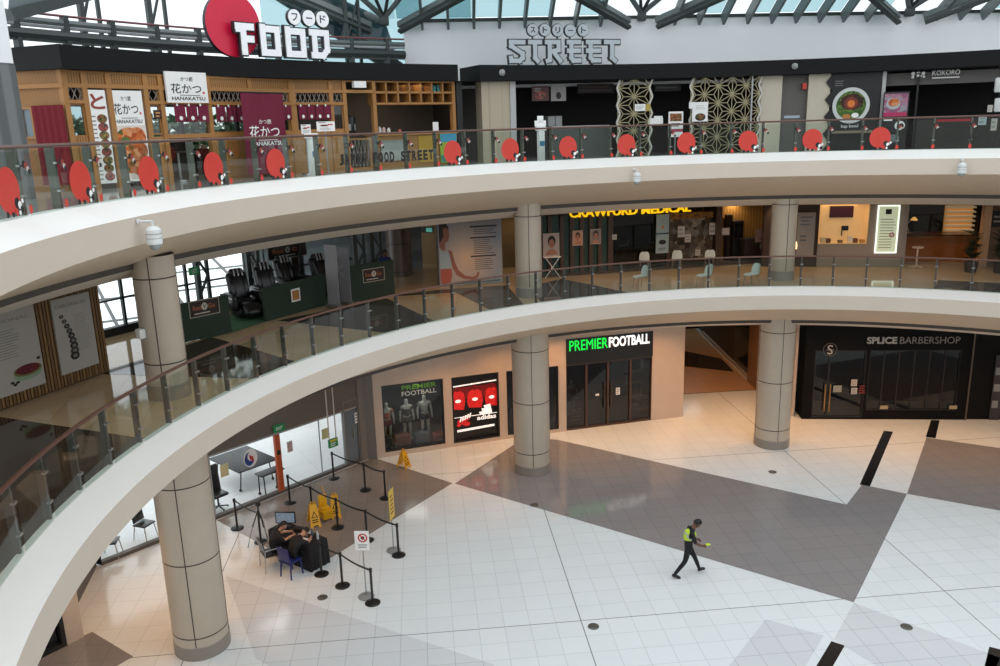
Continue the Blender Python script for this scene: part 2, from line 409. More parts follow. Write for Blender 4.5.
fl3 = slab(10.15, L3P, 8.5, 2, 2, rad(204), tiles('grey_upper_floor', 'a8a6a3', '8b8986', size=.6, ang=20, rough=.1))
def band(fl, z, t0, t1, r0, r1, m):  # a dark band let into the gallery paving
    n = 8
    fl.arc([(r0, z + .003), (r1, z + .003)], rad(t0), rad(t1), [m], n=n)
for a, b in ((171, 190), (150.5, 156), (131, 137.5)):
    fl2.poly([pol(rad(a), 14.2, 6.003), pol(rad(b), 14.2, 6.003), pol(rad(b + 3), 18.2, 6.003), pol(rad(a - 3), 18.2, 6.003)], UMBER_STONE)
fl2.poly([pol(rad(t), R, 6.003) for t, R in ((118.5, 14.2), (123, 14.2), (121, 17.5), (128.5, 18.6), (122, 18.3), (114.5, 17.6))], UMBER_STONE)
fl2.poly([pol(rad(t), R, 6.003) for t, R in ((103, 14.2), (116, 14.2), (113, 16.9), (107.5, 17.8), (106, 16.5))], UMBER_STONE)
fl2.poly([pol(rad(t), R, 6.003) for t, R in ((50, 14.2), (66, 14.2), (65, 16.3), (50, 16.8))], UMBER_STONE)
o = fl2.build('floor_2', base=(0, 0, 0)); o['kind'] = 'structure'
o = fl3.build('floor_3', base=(0, 0, 0)); o['kind'] = 'structure'
for i, (z, t_end) in enumerate(((4.38, T1), (8.5, rad(204)))):
    c = MB()
    for a, b, R in ((T0, TS, 31), (TS, t_end, 21.4)):
        c.arc([(15.95, z), (R, z), (R, z + 1.6)], a, b, [CEIL, FASCIA])
    o = c.build('ceiling_%d' % (i + 1), base=(0, 0, 0)); o['kind'] = 'structure'

# ------------------------------------------------------------------ unseen plain wall behind the viewer, added to block low sky light
m = MB(); m.arc([(24, 0), (24, 12.5)], rad(214), rad(385), [mat('light_block_paint', '8d8883', .8)], n=40)
o = m.build('wall_light_block', base=(0, 0, 0)); o['kind'] = 'structure'

# ------------------------------------------------------------------ columns
def column(c, z0, z1, joints, seam, label, ring, r=None):
    r = r or (.60 if z0 < 1 else .42)
    t = thing('column', label, 'column', (c[0], c[1], z0), 0, ring)
    s = MB(); zs = [z0 + .32] + sorted(joints) + [z1]; prof = []; ms = []
    for a, b in zip(zs, zs[1:]):
        if prof: prof += [(r - .015, a - .013), (r - .015, a + .013), (r, a + .014)]; ms += [SEAM, SEAM, SEAM, STONE]
        else: prof += [(r, a)]; ms += [STONE]
        prof += [(r, b - .014)]
    s.lathe(prof, STONE, (c[0], c[1], 0), 48, ms[:len(prof) - 1])
    sa = math.atan2(CAM.y - c[1], CAM.x - c[0]) + seam
    for k in range(4):
        a = sa + k * PI / 2; p = Vector((c[0], c[1], 0)) + pol(a, r - .002)
        s.box((p.x, p.y, (z0 + z1 + .32) / 2), (.016, .02, z1 - z0 - .34), SEAM, rz=a)
    s.build('shaft', t)
    p = MB(); p.lathe([(r + .01, z0), (r + .01, z0 + .3), (r, z0 + .32)], PLINTH, (c[0], c[1], 0), 48); p.build('plinth', t)
CA, CB, CC = (-14.56, 4.76), (-6.61, 14.10), (2.03, 15.78)
column(CA, 0, 5.0, [.54, 2.32, 4.10], -.25, 'round stone-clad column beside the queue, left ground-floor column', 'ground floor columns')
column(CB, 0, 5.0, [.77, 2.51, 4.27], .05, 'round stone column in front of the football shop, ground floor', 'ground floor columns')
column(CC, 0, 5.0, [.70, 2.43, 4.22], .35, 'round stone column left of the black barbershop, ground floor', 'ground floor columns')
column(CA, 6, 9.0, [6.78, 8.54], -.25, 'round column on the middle gallery left of the green booth panels', 'middle gallery columns')
column(CB, 6, 9.0, [8.57], .05, 'round column on the middle gallery beside the yoga hoarding', 'middle gallery columns')
column(CC, 6, 9.0, [8.54], .35, 'round column on the middle gallery right of the clinic front', 'middle gallery columns')

# ------------------------------------------------------------------ railings
RAILWOOD = mat('red_brown_handrail', '5f4034', .35, var=.1)
def railing(name, label, th0, pitch, i0, i1, zb, zt, post_m, post_w, post_r):
    t = thing(name, label, 'railing', (0, 0, zb))
    h = MB(); n = 6
    prof = [(14.03 + .04 * math.cos(a), zt + .028 * math.sin(a)) for a in [2*PI*k/8 for k in range(9)]]
    h.arc(prof, rad(th0 + pitch * (i0 - .5)), rad(th0 + pitch * (i1 + .5)), [RAILWOOD] * 8, n=2 * (i1 - i0 + 1)); h.build('handrail', t)
    posts, panes = [], []
    for i in range(i0, i1 + 1):
        a = rad(th0 + pitch * i); p = MB(); q = pol(a, 14.0 + post_r / 2)
        p.box((q.x, q.y, (zb + zt) / 2), (post_r, post_w, zt - zb - .03), post_m, rz=a)
        q2 = pol(a, 13.985)
        for z in (zb + .28, zt - .25): p.box((q2.x, q2.y, z), (.05, .1, .03), STEEL, rz=a)
        posts.append((i, p.build('post', t)))
        if i < i1:
            g = MB(); a0, a1 = rad(th0 + pitch * i + .12), rad(th0 + pitch * (i + 1) - .12)
            g.poly([pol(a0, 13.96, zb - .05), pol(a1, 13.96, zb - .05), pol(a1, 13.96, zt - .06), pol(a0, 13.96, zt - .06)], CLEAR)
            panes.append((i, g.build('glass_panel', t)))
    return t, dict(posts), dict(panes)
rail2, _, _ = railing('gallery_railing', 'glass railing with dark posts round the middle gallery', 69.9, 3.958, -11, 35, 6.1, 7.07, mat('dark_rail_post', '4c4843', .4), .04, .1)
rail3, posts3, panes3 = railing('gallery_railing', 'glass railing with red round stickers round the top gallery', 63.8, 3.934, -10, 34, 10.28, 11.21, mat('green_grey_rail_post', '55584f', .4), .045, .13)
DISC = mat('red_round_sticker', 'c93c31', .4)
for i in (30, 28, 26, 24, 22, 16, 14, 12, 10, 8, 6, 4, 2):
    if i not in panes3: continue
    a = rad(63.8 + 3.934 * (i + .5)); fr = Fr(pol(a + .03, 13.945), pol(a - .03, 13.945)); c = fr.L / 2
    s = MB(); s.fellipse(fr, c, 10.66, .29, .31, .004, DISC)
    for k, (dx, dz, r, mm) in enumerate(((.17, -.17, .07, INK), (.23, -.2, .05, WHITE), (.27, -.26, .045, INK), (-.12, -.3, .04, INK), (.02, -.31, .035, INK), (.12, -.29, .04, RED), (.2, -.3, .03, WHITE), (.3, -.15, .03, WHITE))):
        s.fellipse(fr, c + dx, 10.66 + dz, r, r * 1.1, .006 + .001 * k, mm, 10)
    s.build('round_sticker', panes3[i])
for i, p in posts3.items():
    a = rad(63.8 + 3.934 * i); fr = Fr(pol(a + .012, 13.93), pol(a - .012, 13.93)); c = fr.L / 2
    s = MB()
    for dx, dz, r, mm in ((0, .7, .05, INK), (.05, .68, .05, mat('dull_red_print', '8e3a30', .5)), (.085, .635, .04, mat('pale_sticker', 'b9b4ac', .5)), (.11, .6, .035, INK)): s.fellipse(fr, c + dx, 10.28 + dz, r, r, .003 + dx * .01, mm, 10)
    s.build('small_sticker', p)
    s = MB(); s.fellipse(fr, c, 10.28 + .1, .045, .065, .003, DISC, 12); s.build('red_sticker', p)
def rail_text(th_l, th_r, string, m, z0, z1):
    n = len(string); k = 0
    for i, ch in enumerate(string):
        if ch == ' ': continue
        ta = th_l + (th_r - th_l) * i / n; tb = th_l + (th_r - th_l) * (i + .8) / n
        fr = Fr(pol(rad(ta), 13.94), pol(rad(tb), 13.94)); mb = MB(); mb.text(fr, ch, 0, fr.L, z0, z1, .002, m, bold=.05, depth=0)
        j = int(((ta + tb) / 2 - 63.8) // 3.934)
        mb.build('letter', panes3.get(j, rail3))
rail_text(144.0, 131.2, 'JAPAN FOOD STREET', INK, 10.5, 10.76)
rail_text(66.6, 53.5, 'JAPAN FOOD STREET', INK, 10.5, 10.76)

# ------------------------------------------------------------------ sky and lamps
w = bpy.data.worlds.new('overcast_sky'); SC.world = w; w.use_nodes = True; nt = w.node_tree; bg = nt.nodes['Background']
tc = nd(nt, 'ShaderNodeTexCoord'); sx = nd(nt, 'ShaderNodeSeparateXYZ'); rp = nd(nt, 'ShaderNodeValToRGB')
nt.links.new(tc.outputs['Generated'], sx.inputs[0]); nt.links.new(sx.outputs['Z'], rp.inputs['Fac'])
rp.color_ramp.elements[0].color = (.92, .96, 1.0, 1); rp.color_ramp.elements[1].color = (.90, .95, 1.0, 1)
nt.links.new(rp.outputs['Color'], bg.inputs['Color']); bg.inputs['Strength'].default_value = 1.62
def lamp(kind, loc, power, col, **k):
    d = bpy.data.lights.new('lamp', kind); d.energy = power; d.color = col
    for a, b in k.items(): setattr(d, a, b)
    o = bpy.data.objects.new('lamp', d); o.location = loc; COL.objects.link(o); return o
WARM = (1.0, .5, .19)
for th in range(52, 128, 7):   # downlights in the ground-floor soffit
    p = pol(rad(th), 17.3, 4.3); lamp('SPOT', p, 175, WARM, spot_size=rad(120), spot_blend=.8, shadow_soft_size=.07)
for th in (151, 158, 165):
    p = pol(rad(th), 17.0, 4.3); lamp('SPOT', p, 140, WARM, spot_size=rad(120), spot_blend=.8, shadow_soft_size=.07)
for th in (62, 72, 82, 90, 97, 104, 112, 119, 125):  # downlights in the middle-gallery soffit
    p = pol(rad(th), 17.0, 8.42); lamp('SPOT', p, 50, WARM, spot_size=rad(120), spot_blend=.8, shadow_soft_size=.07)
# ================================================================== GROUND FLOOR
ZT1 = 4.5
F1 = Fr((-12.11, 15.44), (-7.5, 16.98)); F2 = Fr((-7.5, 16.98), (-.46, 18.85))
W1 = F1.rect(383, 444.5, 382, 448.6); LB = F1.rect(452.4, 499.4, 374.8, 440.2)
W3 = F2.rect(507, 558.8, 368.5, 432.5); EN = F2.rect(566.2, 652, 335.2, 426); EN = (EN[0], EN[1], 0, EN[3])
W3 = (max(.05, W3[0]), W3[1], W3[2], W3[3])
wl = MB(); walled(wl, F1, 0, F1.L, 0, ZT1, [W1, LB], -.3, 0, WALLSTONE); walled(wl, F2, 0, F2.L, 0, ZT1, [W3, EN], -.3, 0, WALLSTONE)
wl.fbox(F2, F2.L - .3, F2.L, 0, ZT1, -9, -.3, WALLSTONE)
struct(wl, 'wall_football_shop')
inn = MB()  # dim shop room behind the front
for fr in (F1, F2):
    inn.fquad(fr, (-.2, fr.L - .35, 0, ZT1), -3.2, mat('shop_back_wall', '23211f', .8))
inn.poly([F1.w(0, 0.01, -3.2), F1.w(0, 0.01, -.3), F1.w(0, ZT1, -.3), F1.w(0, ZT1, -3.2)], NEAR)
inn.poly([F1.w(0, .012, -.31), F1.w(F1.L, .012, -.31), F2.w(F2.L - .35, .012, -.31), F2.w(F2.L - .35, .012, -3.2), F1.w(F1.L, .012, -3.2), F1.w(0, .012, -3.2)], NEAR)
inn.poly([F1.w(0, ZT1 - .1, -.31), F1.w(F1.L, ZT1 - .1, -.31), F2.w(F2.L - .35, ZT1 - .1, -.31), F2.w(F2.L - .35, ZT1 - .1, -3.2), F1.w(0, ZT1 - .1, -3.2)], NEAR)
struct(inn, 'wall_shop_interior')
def shop_window(fr, r, name, depth=-.12, fm=DKBROWN):
    w_ = MB(); framed(w_, fr, r, .05, -.2, -.04, fm); o = struct(w_, name)
    p = MB(); p.fquad(fr, r, -.1, PANE); p.build('pane', o)
    return o
shop_window(F1, W1, 'window_1', fm=SATIN); shop_window(F2, W3, 'window_2', fm=SATIN)
bd = MB(); bd.fbox(F1, W1[0] - .3, W1[1] + .2, 0, W1[2] + .02, -1.2, -.3, NEAR); struct(bd, 'trim_3')
# shop name lettering on the display window
t = tag(MB().text(F1, 'PREMIER', *F1.rect(402, 437, 384.5, 389), -.08, mat('green_vinyl', '5a8c32', .5, emit=.15), .02).build('shop_name_sticker'), 'green and white shop name lettering inside the left display window', 'lettering')
MB().text(F1, 'FOOTBALL', *F1.rect(402, 437, 390.5, 395), -.08, mat('dim_white_vinyl', 'b9bdb9', .5, emit=.1), .01).build('lower_word', t)

# mannequins
def mannequin(fr, u, v_head, label, shirt, shorts, s_d=-.9, zb=.55, h=1.75):
    s = fr.px(u, v_head, s_d)[0]; p = fr.w(s, zb, s_d); rz = math.atan2(fr.N.y, fr.N.x)
    t = thing('mannequin', label, 'mannequin', p, rz, 'football shop mannequins'); k = h / 1.75
    J = {'pel': ((0, 0, .95), .12), 'wst': ((0, 0, 1.08), .105), 'ch': ((0, 0, 1.3), .14), 'nk': ((0, 0, 1.46), .055), 'hd': ((.01, 0, 1.56), .075), 'hd2': ((.015, 0, 1.68), .08)}
    E = [('pel', 'wst'), ('wst', 'ch'), ('ch', 'nk'), ('nk', 'hd'), ('hd', 'hd2')]
    for sd, q in ((1, 'l'), (-1, 'r')):
        J.update({'sh' + q: ((0, .19 * sd, 1.38), .06), 'el' + q: ((-.03, .26 * sd, 1.1), .045), 'wr' + q: ((.03, .27 * sd, .86), .03), 'ha' + q: ((.05, .27 * sd, .76), .025),
                  'hp' + q: ((0, .09 * sd, .88), .095), 'kn' + q: ((.03, .11 * sd, .5), .06), 'an' + q: ((-.02, .12 * sd, .1), .04), 'to' + q: ((.13, .13 * sd, .04), .03)})
        E += [('ch', 'sh' + q), ('sh' + q, 'el' + q), ('el' + q, 'wr' + q), ('wr' + q, 'ha' + q), ('pel', 'hp' + q), ('hp' + q, 'kn' + q), ('kn' + q, 'an' + q), ('an' + q, 'to' + q)]
    J = {a: (Vector(b[0]) * k, b[1] * k) for a, b in J.items()}
    WM = mat('mannequin_white', 'b5b5ae', .45)
    skin(J, E, 'figure', t, lambda c: WM, root='pel')
    sh = {a: (J[a][0], J[a][1] * 1.2 + .012) for a in ('pel', 'wst', 'ch', 'shl', 'shr')}
    for q in 'lr': sh['em' + q] = ((J['sh' + q][0] * .45 + J['el' + q][0] * .55), .065)
    skin(sh, [('pel', 'wst'), ('wst', 'ch'), ('ch', 'shl'), ('ch', 'shr'), ('shl', 'eml'), ('shr', 'emr')], 'shirt', t, lambda c: shirt, root='pel')
    so = {'pel': (J['pel'][0], .15)}
    for q in 'lr': so['hp' + q] = (J['hp' + q][0], .115); so['md' + q] = (J['hp' + q][0] * .45 + J['kn' + q][0] * .55, .1)
    skin(so, [('pel', 'hpl'), ('pel', 'hpr'), ('hpl', 'mdl'), ('hpr', 'mdr')], 'shorts', t, lambda c: shorts, root='pel')
    return t
BLK = mat('black_sports_fabric', '1c1c1d', .8); GRY = mat('pale_grey_sports_fabric', '8c908a', .8); ORG = mat('orange_red_sports_fabric', 'a84a2c', .8); DRED = mat('dark_red_sports_fabric', '6d2428', .8)
zb1 = W1[2] + .03
mannequin(F1, 386, 405, 'mannequin in orange and dark red kit at the left edge of the shop window', ORG, DRED, zb=zb1, h=1.6)
mannequin(F1, 406, 403, 'mannequin in a black shirt and black shorts in the shop window', BLK, BLK, zb=zb1, h=1.65)
mannequin(F1, 424, 400, 'mannequin in a pale grey shirt and black shorts in the shop window', GRY, BLK, zb=zb1, h=1.72)
mannequin(F2, 571, 392, 'mannequin in a dark claret shirt behind the left pane of the shop entrance', mat('claret_sports_fabric', '4a2530', .8), BLK, s_d=-.7, zb=.35, h=1.5)
def holdall(u, v, dims, m, label):
    s, z = F1.px(u, v, -.45); p = F1.w(s, zb1, -.45); t = thing('sports_bag', label, 'bag', p, math.atan2(F1.X.y, F1.X.x))
    b = MB(); b.bbox((0, 0, dims[2] / 2), dims, m, min(dims) * .25, seg=3); b.build('bag_body', t, local=True)
    h = MB(); n = 8; h.tube([Vector((dims[0] * .22 * math.cos(PI * i / n), -dims[1] * .2, dims[2] * .95 + .12 * math.sin(PI * i / n))) for i in range(n + 1)], .015, m); h.build('carry_strap', t, local=True)
holdall(389, 446, (.3, .3, .4), mat('charcoal_bag', '3a3c40', .7), 'charcoal sports bag at the left foot of the shop window')
holdall(403, 443, (.6, .3, .42), mat('rust_red_bag', '6b3027', .7), 'rust red sports bag on the shop window floor')
holdall(422, 440, (.6, .3, .4), mat('slate_blue_bag', '47586a', .7), 'slate blue sports bag on the shop window floor')
holdall(438, 440, (.42, .3, .28), mat('dull_red_bag', '7a3638', .7), 'low dull red sports bag at the right of the shop window')

# lit advertisement of red shirts
t = thing('advertising_lightbox', 'lit lightbox poster of players in red shirts with white sports logo', 'lightbox', F1.w((LB[0] + LB[1]) / 2, LB[2], 0))
b = MB(); framed(b, F1, LB, .06, -.28, .0, SATIN); b.fbox(F1, *LB, -.29, -.2, SATIN); b.build('frame', t)
x0, x1, z0, z1 = LB; wdt, hgt = x1 - x0, z1 - z0; px_ = lambda a: x0 + wdt * a; pz_ = lambda a: z0 + hgt * a
EB = mat('lit_black_print', '131213', .4, emit=.2); ER = mat('lit_red_print', 'c2201f', .4, emit=.5, var=.45, scale=7); ED = mat('lit_dark_red_print', '6a0f13', .4, emit=.4, var=.4, scale=9); EW = mat('lit_white_print', 'f0eeea', .4, emit=.7)
p = MB(); p.fquad(F1, LB, -.12, EB)
p.fquad(F1, (px_(.03), px_(.97), pz_(.64), pz_(.82)), -.115, ED)
for cx, w_ in ((.14, .3), (.5, .34), (.86, .3)):
    p.fpoly(F1, [(px_(max(.02, cx - w_/2)), pz_(.6)), (px_(max(.03, cx - w_*.4)), pz_(.5)), (px_(min(.97, cx + w_*.4)), pz_(.48)), (px_(min(.98, cx + w_/2)), pz_(.6)), (px_(min(.97, cx + w_*.42)), pz_(.73)), (px_(cx + .06), pz_(.77)), (px_(cx - .06), pz_(.77)), (px_(max(.02, cx - w_*.42)), pz_(.73))], -.11, ER)
    p.fellipse(F1, px_(cx), pz_(.8), wdt * .06, hgt * .04, -.105, ED); p.fellipse(F1, px_(cx), pz_(.62), wdt * .06, hgt * .025, -.105, EW)
p.fpoly(F1, [(px_(.0), pz_(.835)), (px_(1), pz_(.86)), (px_(1), pz_(.88)), (px_(.0), pz_(.855))], -.105, EW)
p.fpoly(F1, [(px_(.0), pz_(.365)), (px_(1), pz_(.365)), (px_(1), pz_(.375)), (px_(.0), pz_(.375))], -.112, EW)
p.fpoly(F1, [(px_(.1), pz_(.145)), (px_(.9), pz_(.165)), (px_(.9), pz_(.2)), (px_(.1), pz_(.18))], -.105, EW)
for k, (a, hh) in enumerate(((.6, .05), (.68, .1), (.76, .15))):  # three slanted bars
    p.fpoly(F1, [(px_(a), pz_(.37)), (px_(a + .1), pz_(.37)), (px_(a + .1 - hh * .25), pz_(.37 + hh)), (px_(a - hh * .55), pz_(.37 + hh * .9))], -.1, EW)
p.text(F1, 'adidas', px_(.53), px_(.94), pz_(.29), pz_(.36), -.105, EW, .03, .002)
for a, zz, r, mm in ((.2, .3, .1, ER), (.3, .26, .08, ER), (.14, .25, .05, ER), (.32, .33, .05, ER)): p.fellipse(F1, px_(a), pz_(zz), wdt * r, hgt * r * .45, -.106 + a * .002, mm, 10)
for k in range(5): p.fpoly(F1, [(px_(.15 + .05 * k), pz_(.3 + .012 * k)), (px_(.18 + .05 * k), pz_(.3 + .012 * k)), (px_(.21 + .05 * k), pz_(.37 + .012 * k)), (px_(.18 + .05 * k), pz_(.37 + .012 * k))], -.1, EW)
p.build('poster_panel', t)

# entrance: sign board, doors
zs = F2.px(609, 360.3)[1]
t = thing('shop_sign', 'black shop sign with lit green and white football lettering', 'sign', F2.w((EN[0] + EN[1]) / 2, zs, 0))
b = MB(); b.fbox(F2, EN[0], EN[1], zs, EN[3], -.25, .03, BLACK); b.build('sign_board', t)
sx0, sz0, sx1 = F2.px(569, 349)[0], F2.px(608, 346.6)[1], F2.px(608, 346)[0]
MB().text(F2, 'PREMIER', sx0, sx1 - .03, sz0 - .02, sz0 + .37, .04, mat('lit_green_letter', '12e04a', .4, emit=1.0), .0, .02).build('green_lettering', t)
MB().text(F2, 'FOOTBALL', sx1 + .02, F2.px(649, 342)[0], sz0 - .02, sz0 + .37, .04, mat('lit_white_letter', 'ffffff', .4, emit=1.0), .018, .02).build('white_lettering', t)
d_ = MB(); xs = [F2.px(u, 400)[0] for u in (566.2, 587, 608.5, 631, 652)]
for k, x in enumerate(xs): d_.fbox(F2, x - .04, x + .04, 0, zs, -.2, -.05, DKBROWN)
d_.fbox(F2, xs[0], xs[-1], zs - .08, zs, -.2, -.05, DKBROWN); d_.fbox(F2, xs[0], xs[-1], 0, .08, -.2, -.05, DKBROWN)
d1 = struct(d_, 'door_1')
for k in range(4):
    g = MB(); g.fquad(F2, (xs[k] + .04, xs[k+1] - .04, .08, zs - .08), -.12, DARKPANE); o = g.build('pane', d1)
for x in (xs[2] - .14, xs[2] + .14):
    h = MB(); h.cyl(F2.w(x, .7, -.02), F2.w(x, 1.75, -.02), .022, DKBROWN); h.cyl(F2.w(x, .8, -.12), F2.w(x, .8, -.02), .015, DKBROWN); h.cyl(F2.w(x, 1.65, -.12), F2.w(x, 1.65, -.02), .015, DKBROWN); h.build('handle', d1)
def notice(fr, r, label, m=PAPER, d=.012, lines=3, name='notice', cat='notice', im=GREYINK):
    b = MB(); b.fbox(fr, *r, d - .008, d, m)
    x0, x1, z0, z1 = r
    if lines: b.lines(fr, x0 + (x1 - x0) * .12, x1 - (x1 - x0) * .12, z0 + (z1 - z0) * .12, z1 - (z1 - z0) * .12, lines, d + .002, im)
    return tag(b.build(name), label, cat)
notice(F2, F2.rect(617, 621, 388.5, 395.5), 'white notice taped to the right door leaf of the football shop', d=-.1)
notice(F2, F2.rect(596.5, 600, 394.5, 396.5), 'small white oval sticker on the left door leaf of the football shop', d=-.1, lines=0, name='sticker', cat='sticker')
sg = MB(); r = F2.rect(570, 583, 408, 425, -.4); sg.fbox(F2, r[0], r[1], .1, r[3], -.42, -.4, mat('green_white_board', '49682e', .6)); sg.text(F2, 'FREE', r[0] + .03, r[1] - .03, r[3] - .2, r[3] - .02, -.39, PAPER, .02)
sg.lines(F2, r[0] + .05, r[1] - .05, .2, .6, 3, -.39, mat('pale_green_print', '9dbb6a', .6)); tag(sg.build('promotion_board'), 'green FREE promotion board inside the shop entrance, lower left pane', 'sign')
fx = thing('display_stand', 'round white-tiered display stand behind the right pane of the shop entrance', 'stand', F2.w(F2.px(640, 415, -.9)[0], 0.02, -.9))
b = MB(); b.lathe([(.05, 0), (.05, 1.5)], SATIN, n=12); b.build('pole', fx, local=True)
for z in (.25, .62): b = MB(); b.lathe([(0, z), (.34, z), (.36, z + .02), (.36, z + .07), (0, z + .08)], mat('tier_white', 'b9b6ae', .5)); b.build('tier', fx, local=True)
pb = MB(); r = F2.rect(625, 644, 370, 383, -.8); framed(pb, F2, r, .06, -.82, -.78, mat('pale_poster_frame', '8f958c', .6)); pb.fbox(F2, r[0] + .06, r[1] - .06, r[2] + .06, r[3] - .06, -.83, -.81, mat('poster_dark', '33392f', .6)); tag(pb.build('framed_poster'), 'pale framed poster hanging inside the shop entrance, upper right pane', 'poster')

# passage between the shops
m = MB(); RW1 = Fr((-.3, 33), (3.4, 33))
m.fbox(RW1, -3, 6, 0, ZT1, -.2, 0, NEAR); struct(m, 'wall_passage_end')
m = MB(); m.box((3.75, 22.55, ZT1 / 2), (.75, 1.3, ZT1), mat('warm_brown_pier', '8a6a4c', .4)); struct(m, 'wall_passage_pier')
m = MB(); m.box((3.5, 27.5, .07), (.12, 8.6, .14), mat('pale_skirting', 'b3a08c', .5)); struct(m, 'baseboard_passage')
m = MB(); m.box((3.62, 24.6, ZT1 / 2), (.08, 2.8, ZT1), mat('dark_mirror_glass', '1d1a17', .15)); m.box((3.62, 29.4, ZT1 / 2), (.08, 6.8, ZT1), stripes('ribbed_passage_wall', '2c241c', '5a4a3a', 3, 'Y')); struct(m, 'wall_passage_right')
m = MB(); m.box((3.78, 20.2, ZT1 / 2), (.1, 3.3, ZT1), WALLSTONE); struct(m, 'wall_passage_return')
m = MB(); m.bbox((.9, 30.5, 1.6), (1.4, 1.2, 3.2), mat('dark_kiosk_board', '231b15', .6), .03); tag(m.build('dark_hoarding'), 'dark hoarding box standing at the far end of the brown passage', 'hoarding')
lamp('SPOT', (1.6, 25.6, 4.3), 120, WARM, spot_size=rad(130), spot_blend=.8, shadow_soft_size=.07); lamp('SPOT', (1.4, 20.6, 4.3), 170, WARM, spot_size=rad(130), spot_blend=.8, shadow_soft_size=.07)

# black barbershop
S1 = Fr((4.0, 18.2), (12.6, 17.38))
BLKPANEL = mat('black_shopfront_panel', '0d0c0d', .55, var=.15, spec=.15); BGL = mat('black_back_glass', '0d0d0e', .08, var=.1)
xd = S1.px(969, 380)[0]
m = MB(); zt, zb = S1.px(885, 352)[1], .12
gl = [(.35, 2.25, .05, 2.75), (2.35, xd - .35, .35, 2.75)]
walled(m, S1, 0, xd, 0, ZT1, gl, -.25, 0, BLKPANEL); m.fbox(S1, xd + .06, S1.L, 0, ZT1, -.3, -.05, mat('black_shop_side', '110f0f', .55, spec=.15)); m.fbox(S1, -.01, .0, 0, ZT1, -1, 0, BLKPANEL)
struct(m, 'wall_barbershop')
m = MB(); m.fbox(S1, xd, xd + .05, 0, ZT1, -.1, .04, mat('bronze_trim', '6f6253', .35, metal=.6)); struct(m, 'trim_4')
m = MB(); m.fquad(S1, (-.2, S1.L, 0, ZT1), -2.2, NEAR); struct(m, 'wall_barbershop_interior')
w_ = MB(); framed(w_, S1, gl[1], .04, -.2, -.03, SATIN)
for k in range(1, 6): x = gl[1][0] + (gl[1][1] - gl[1][0]) * k / 6; w_.fbox(S1, x - .02, x + .02, gl[1][2], gl[1][3], -.18, -.06, mat('dim_bar', '262323', .5))
o = struct(w_, 'window_3'); MB().fquad(S1, gl[1], -.08, DARKPANE).build('pane', o)
w_ = MB(); framed(w_, S1, gl[0], .05, -.2, -.03, SATIN); xm = S1.px(827, 400)[0]; w_.fbox(S1, xm - .03, xm + .03, .1, 2.7, -.15, -.03, SATIN); o = struct(w_, 'door_2'); MB().fquad(S1, gl[0], -.08, DARKPANE).build('pane', o)
for u in (824.4, 829.3):
    x = S1.px(u, 398)[0]; za, zb_ = S1.px(u, 411)[1], S1.px(u, 384)[1]; h = MB(); h.cyl(S1.w(x, za, .05), S1.w(x, zb_, .05), .022, mat('brass_handle', 'b5905a', .3, metal=.8)); h.cyl(S1.w(x, za + .1, -.08), S1.w(x, za + .1, .05), .014, SATIN); h.cyl(S1.w(x, zb_ - .1, -.08), S1.w(x, zb_ - .1, .05), .014, SATIN); h.build('handle', o)
LET = mat('dim_silver_letter', 'a9a39a', .4, emit=.12)
t = thing('shop_sign', 'silver barbershop name lettering on the black shopfront', 'sign', S1.w(S1.px(913, 340)[0], S1.px(913, 344)[1], .03))
zc = S1.px(882, 340.3)[1]
MB().text(S1, 'SPLICE', S1.px(867, 340)[0], S1.px(897, 340)[0], zc - .13, zc + .13, .02, LET, .025, .02).build('bold_lettering', t)
MB().text(S1, 'BARBERSHOP', S1.px(900, 340)[0], S1.px(960, 340)[0], zc - .13, zc + .13, .02, mat('dim_silver_thin_letter', '8a857d', .4, emit=.06), -.012, .02).build('thin_lettering', t)
x, z = S1.px(830, 349.6); r_ = .26
b = MB()
for i in range(28):
    a, c = 2*PI*i/28, 2*PI*(i+1)/28
    b.fpoly(S1, [(x + r_ * math.cos(a), z + r_ * math.sin(a)), (x + r_ * math.cos(c), z + r_ * math.sin(c)), (x + r_ * .93 * math.cos(c), z + r_ * .93 * math.sin(c)), (x + r_ * .93 * math.cos(a), z + r_ * .93 * math.sin(a))], .02, mat('dim_ring', '6a655e', .5))
b.text(S1, 'S', x - .1, x + .1, z - .18, z + .18, .022, LET, 0); b.lines(S1, x - .14, x + .14, z - .04, z + .04, 1, .024, mat('dim_ring', '6a655e'))
tag(b.build('round_logo'), 'round letter S emblem above the barbershop door', 'logo')
notice(S1, S1.rect(833, 841.5, 385.5, 392), 'grey green notice beside the barbershop door handles', mat('grey_green_card', '8f958a', .6))
for v0, v1, q in ((379.5, 386, 'upper'), (387.8, 394, 'lower')): notice(S1, S1.rect(851, 857, v0, v1), q + ' one of two pale cards right of the barbershop door', mat('pale_card', 'b9b2aa', .6))
for u in (884, 953): notice(S1, S1.rect(u - 4, u + 4, 405.5, 409), ('left' if u < 900 else 'right') + ' small beige card low on the barbershop window', mat('beige_card', 'a89878', .6), lines=0, name='card', cat='card')
b = MB(); r = S1.rect(859, 866, 385, 394); b.lines(S1, r[0], r[1], r[2], r[3], 4, .01, mat('dull_red_print', '8e3a30')); tag(b.build('price_list'), 'small red and white price print on the barbershop glass', 'notice')
notice(S1, S1.rect(992.5, 1003, 355, 420), 'dim grey poster in the dark shopfront at the right edge, ground floor', mat('dim_poster', '3a3436', .5), name='poster', cat='poster')

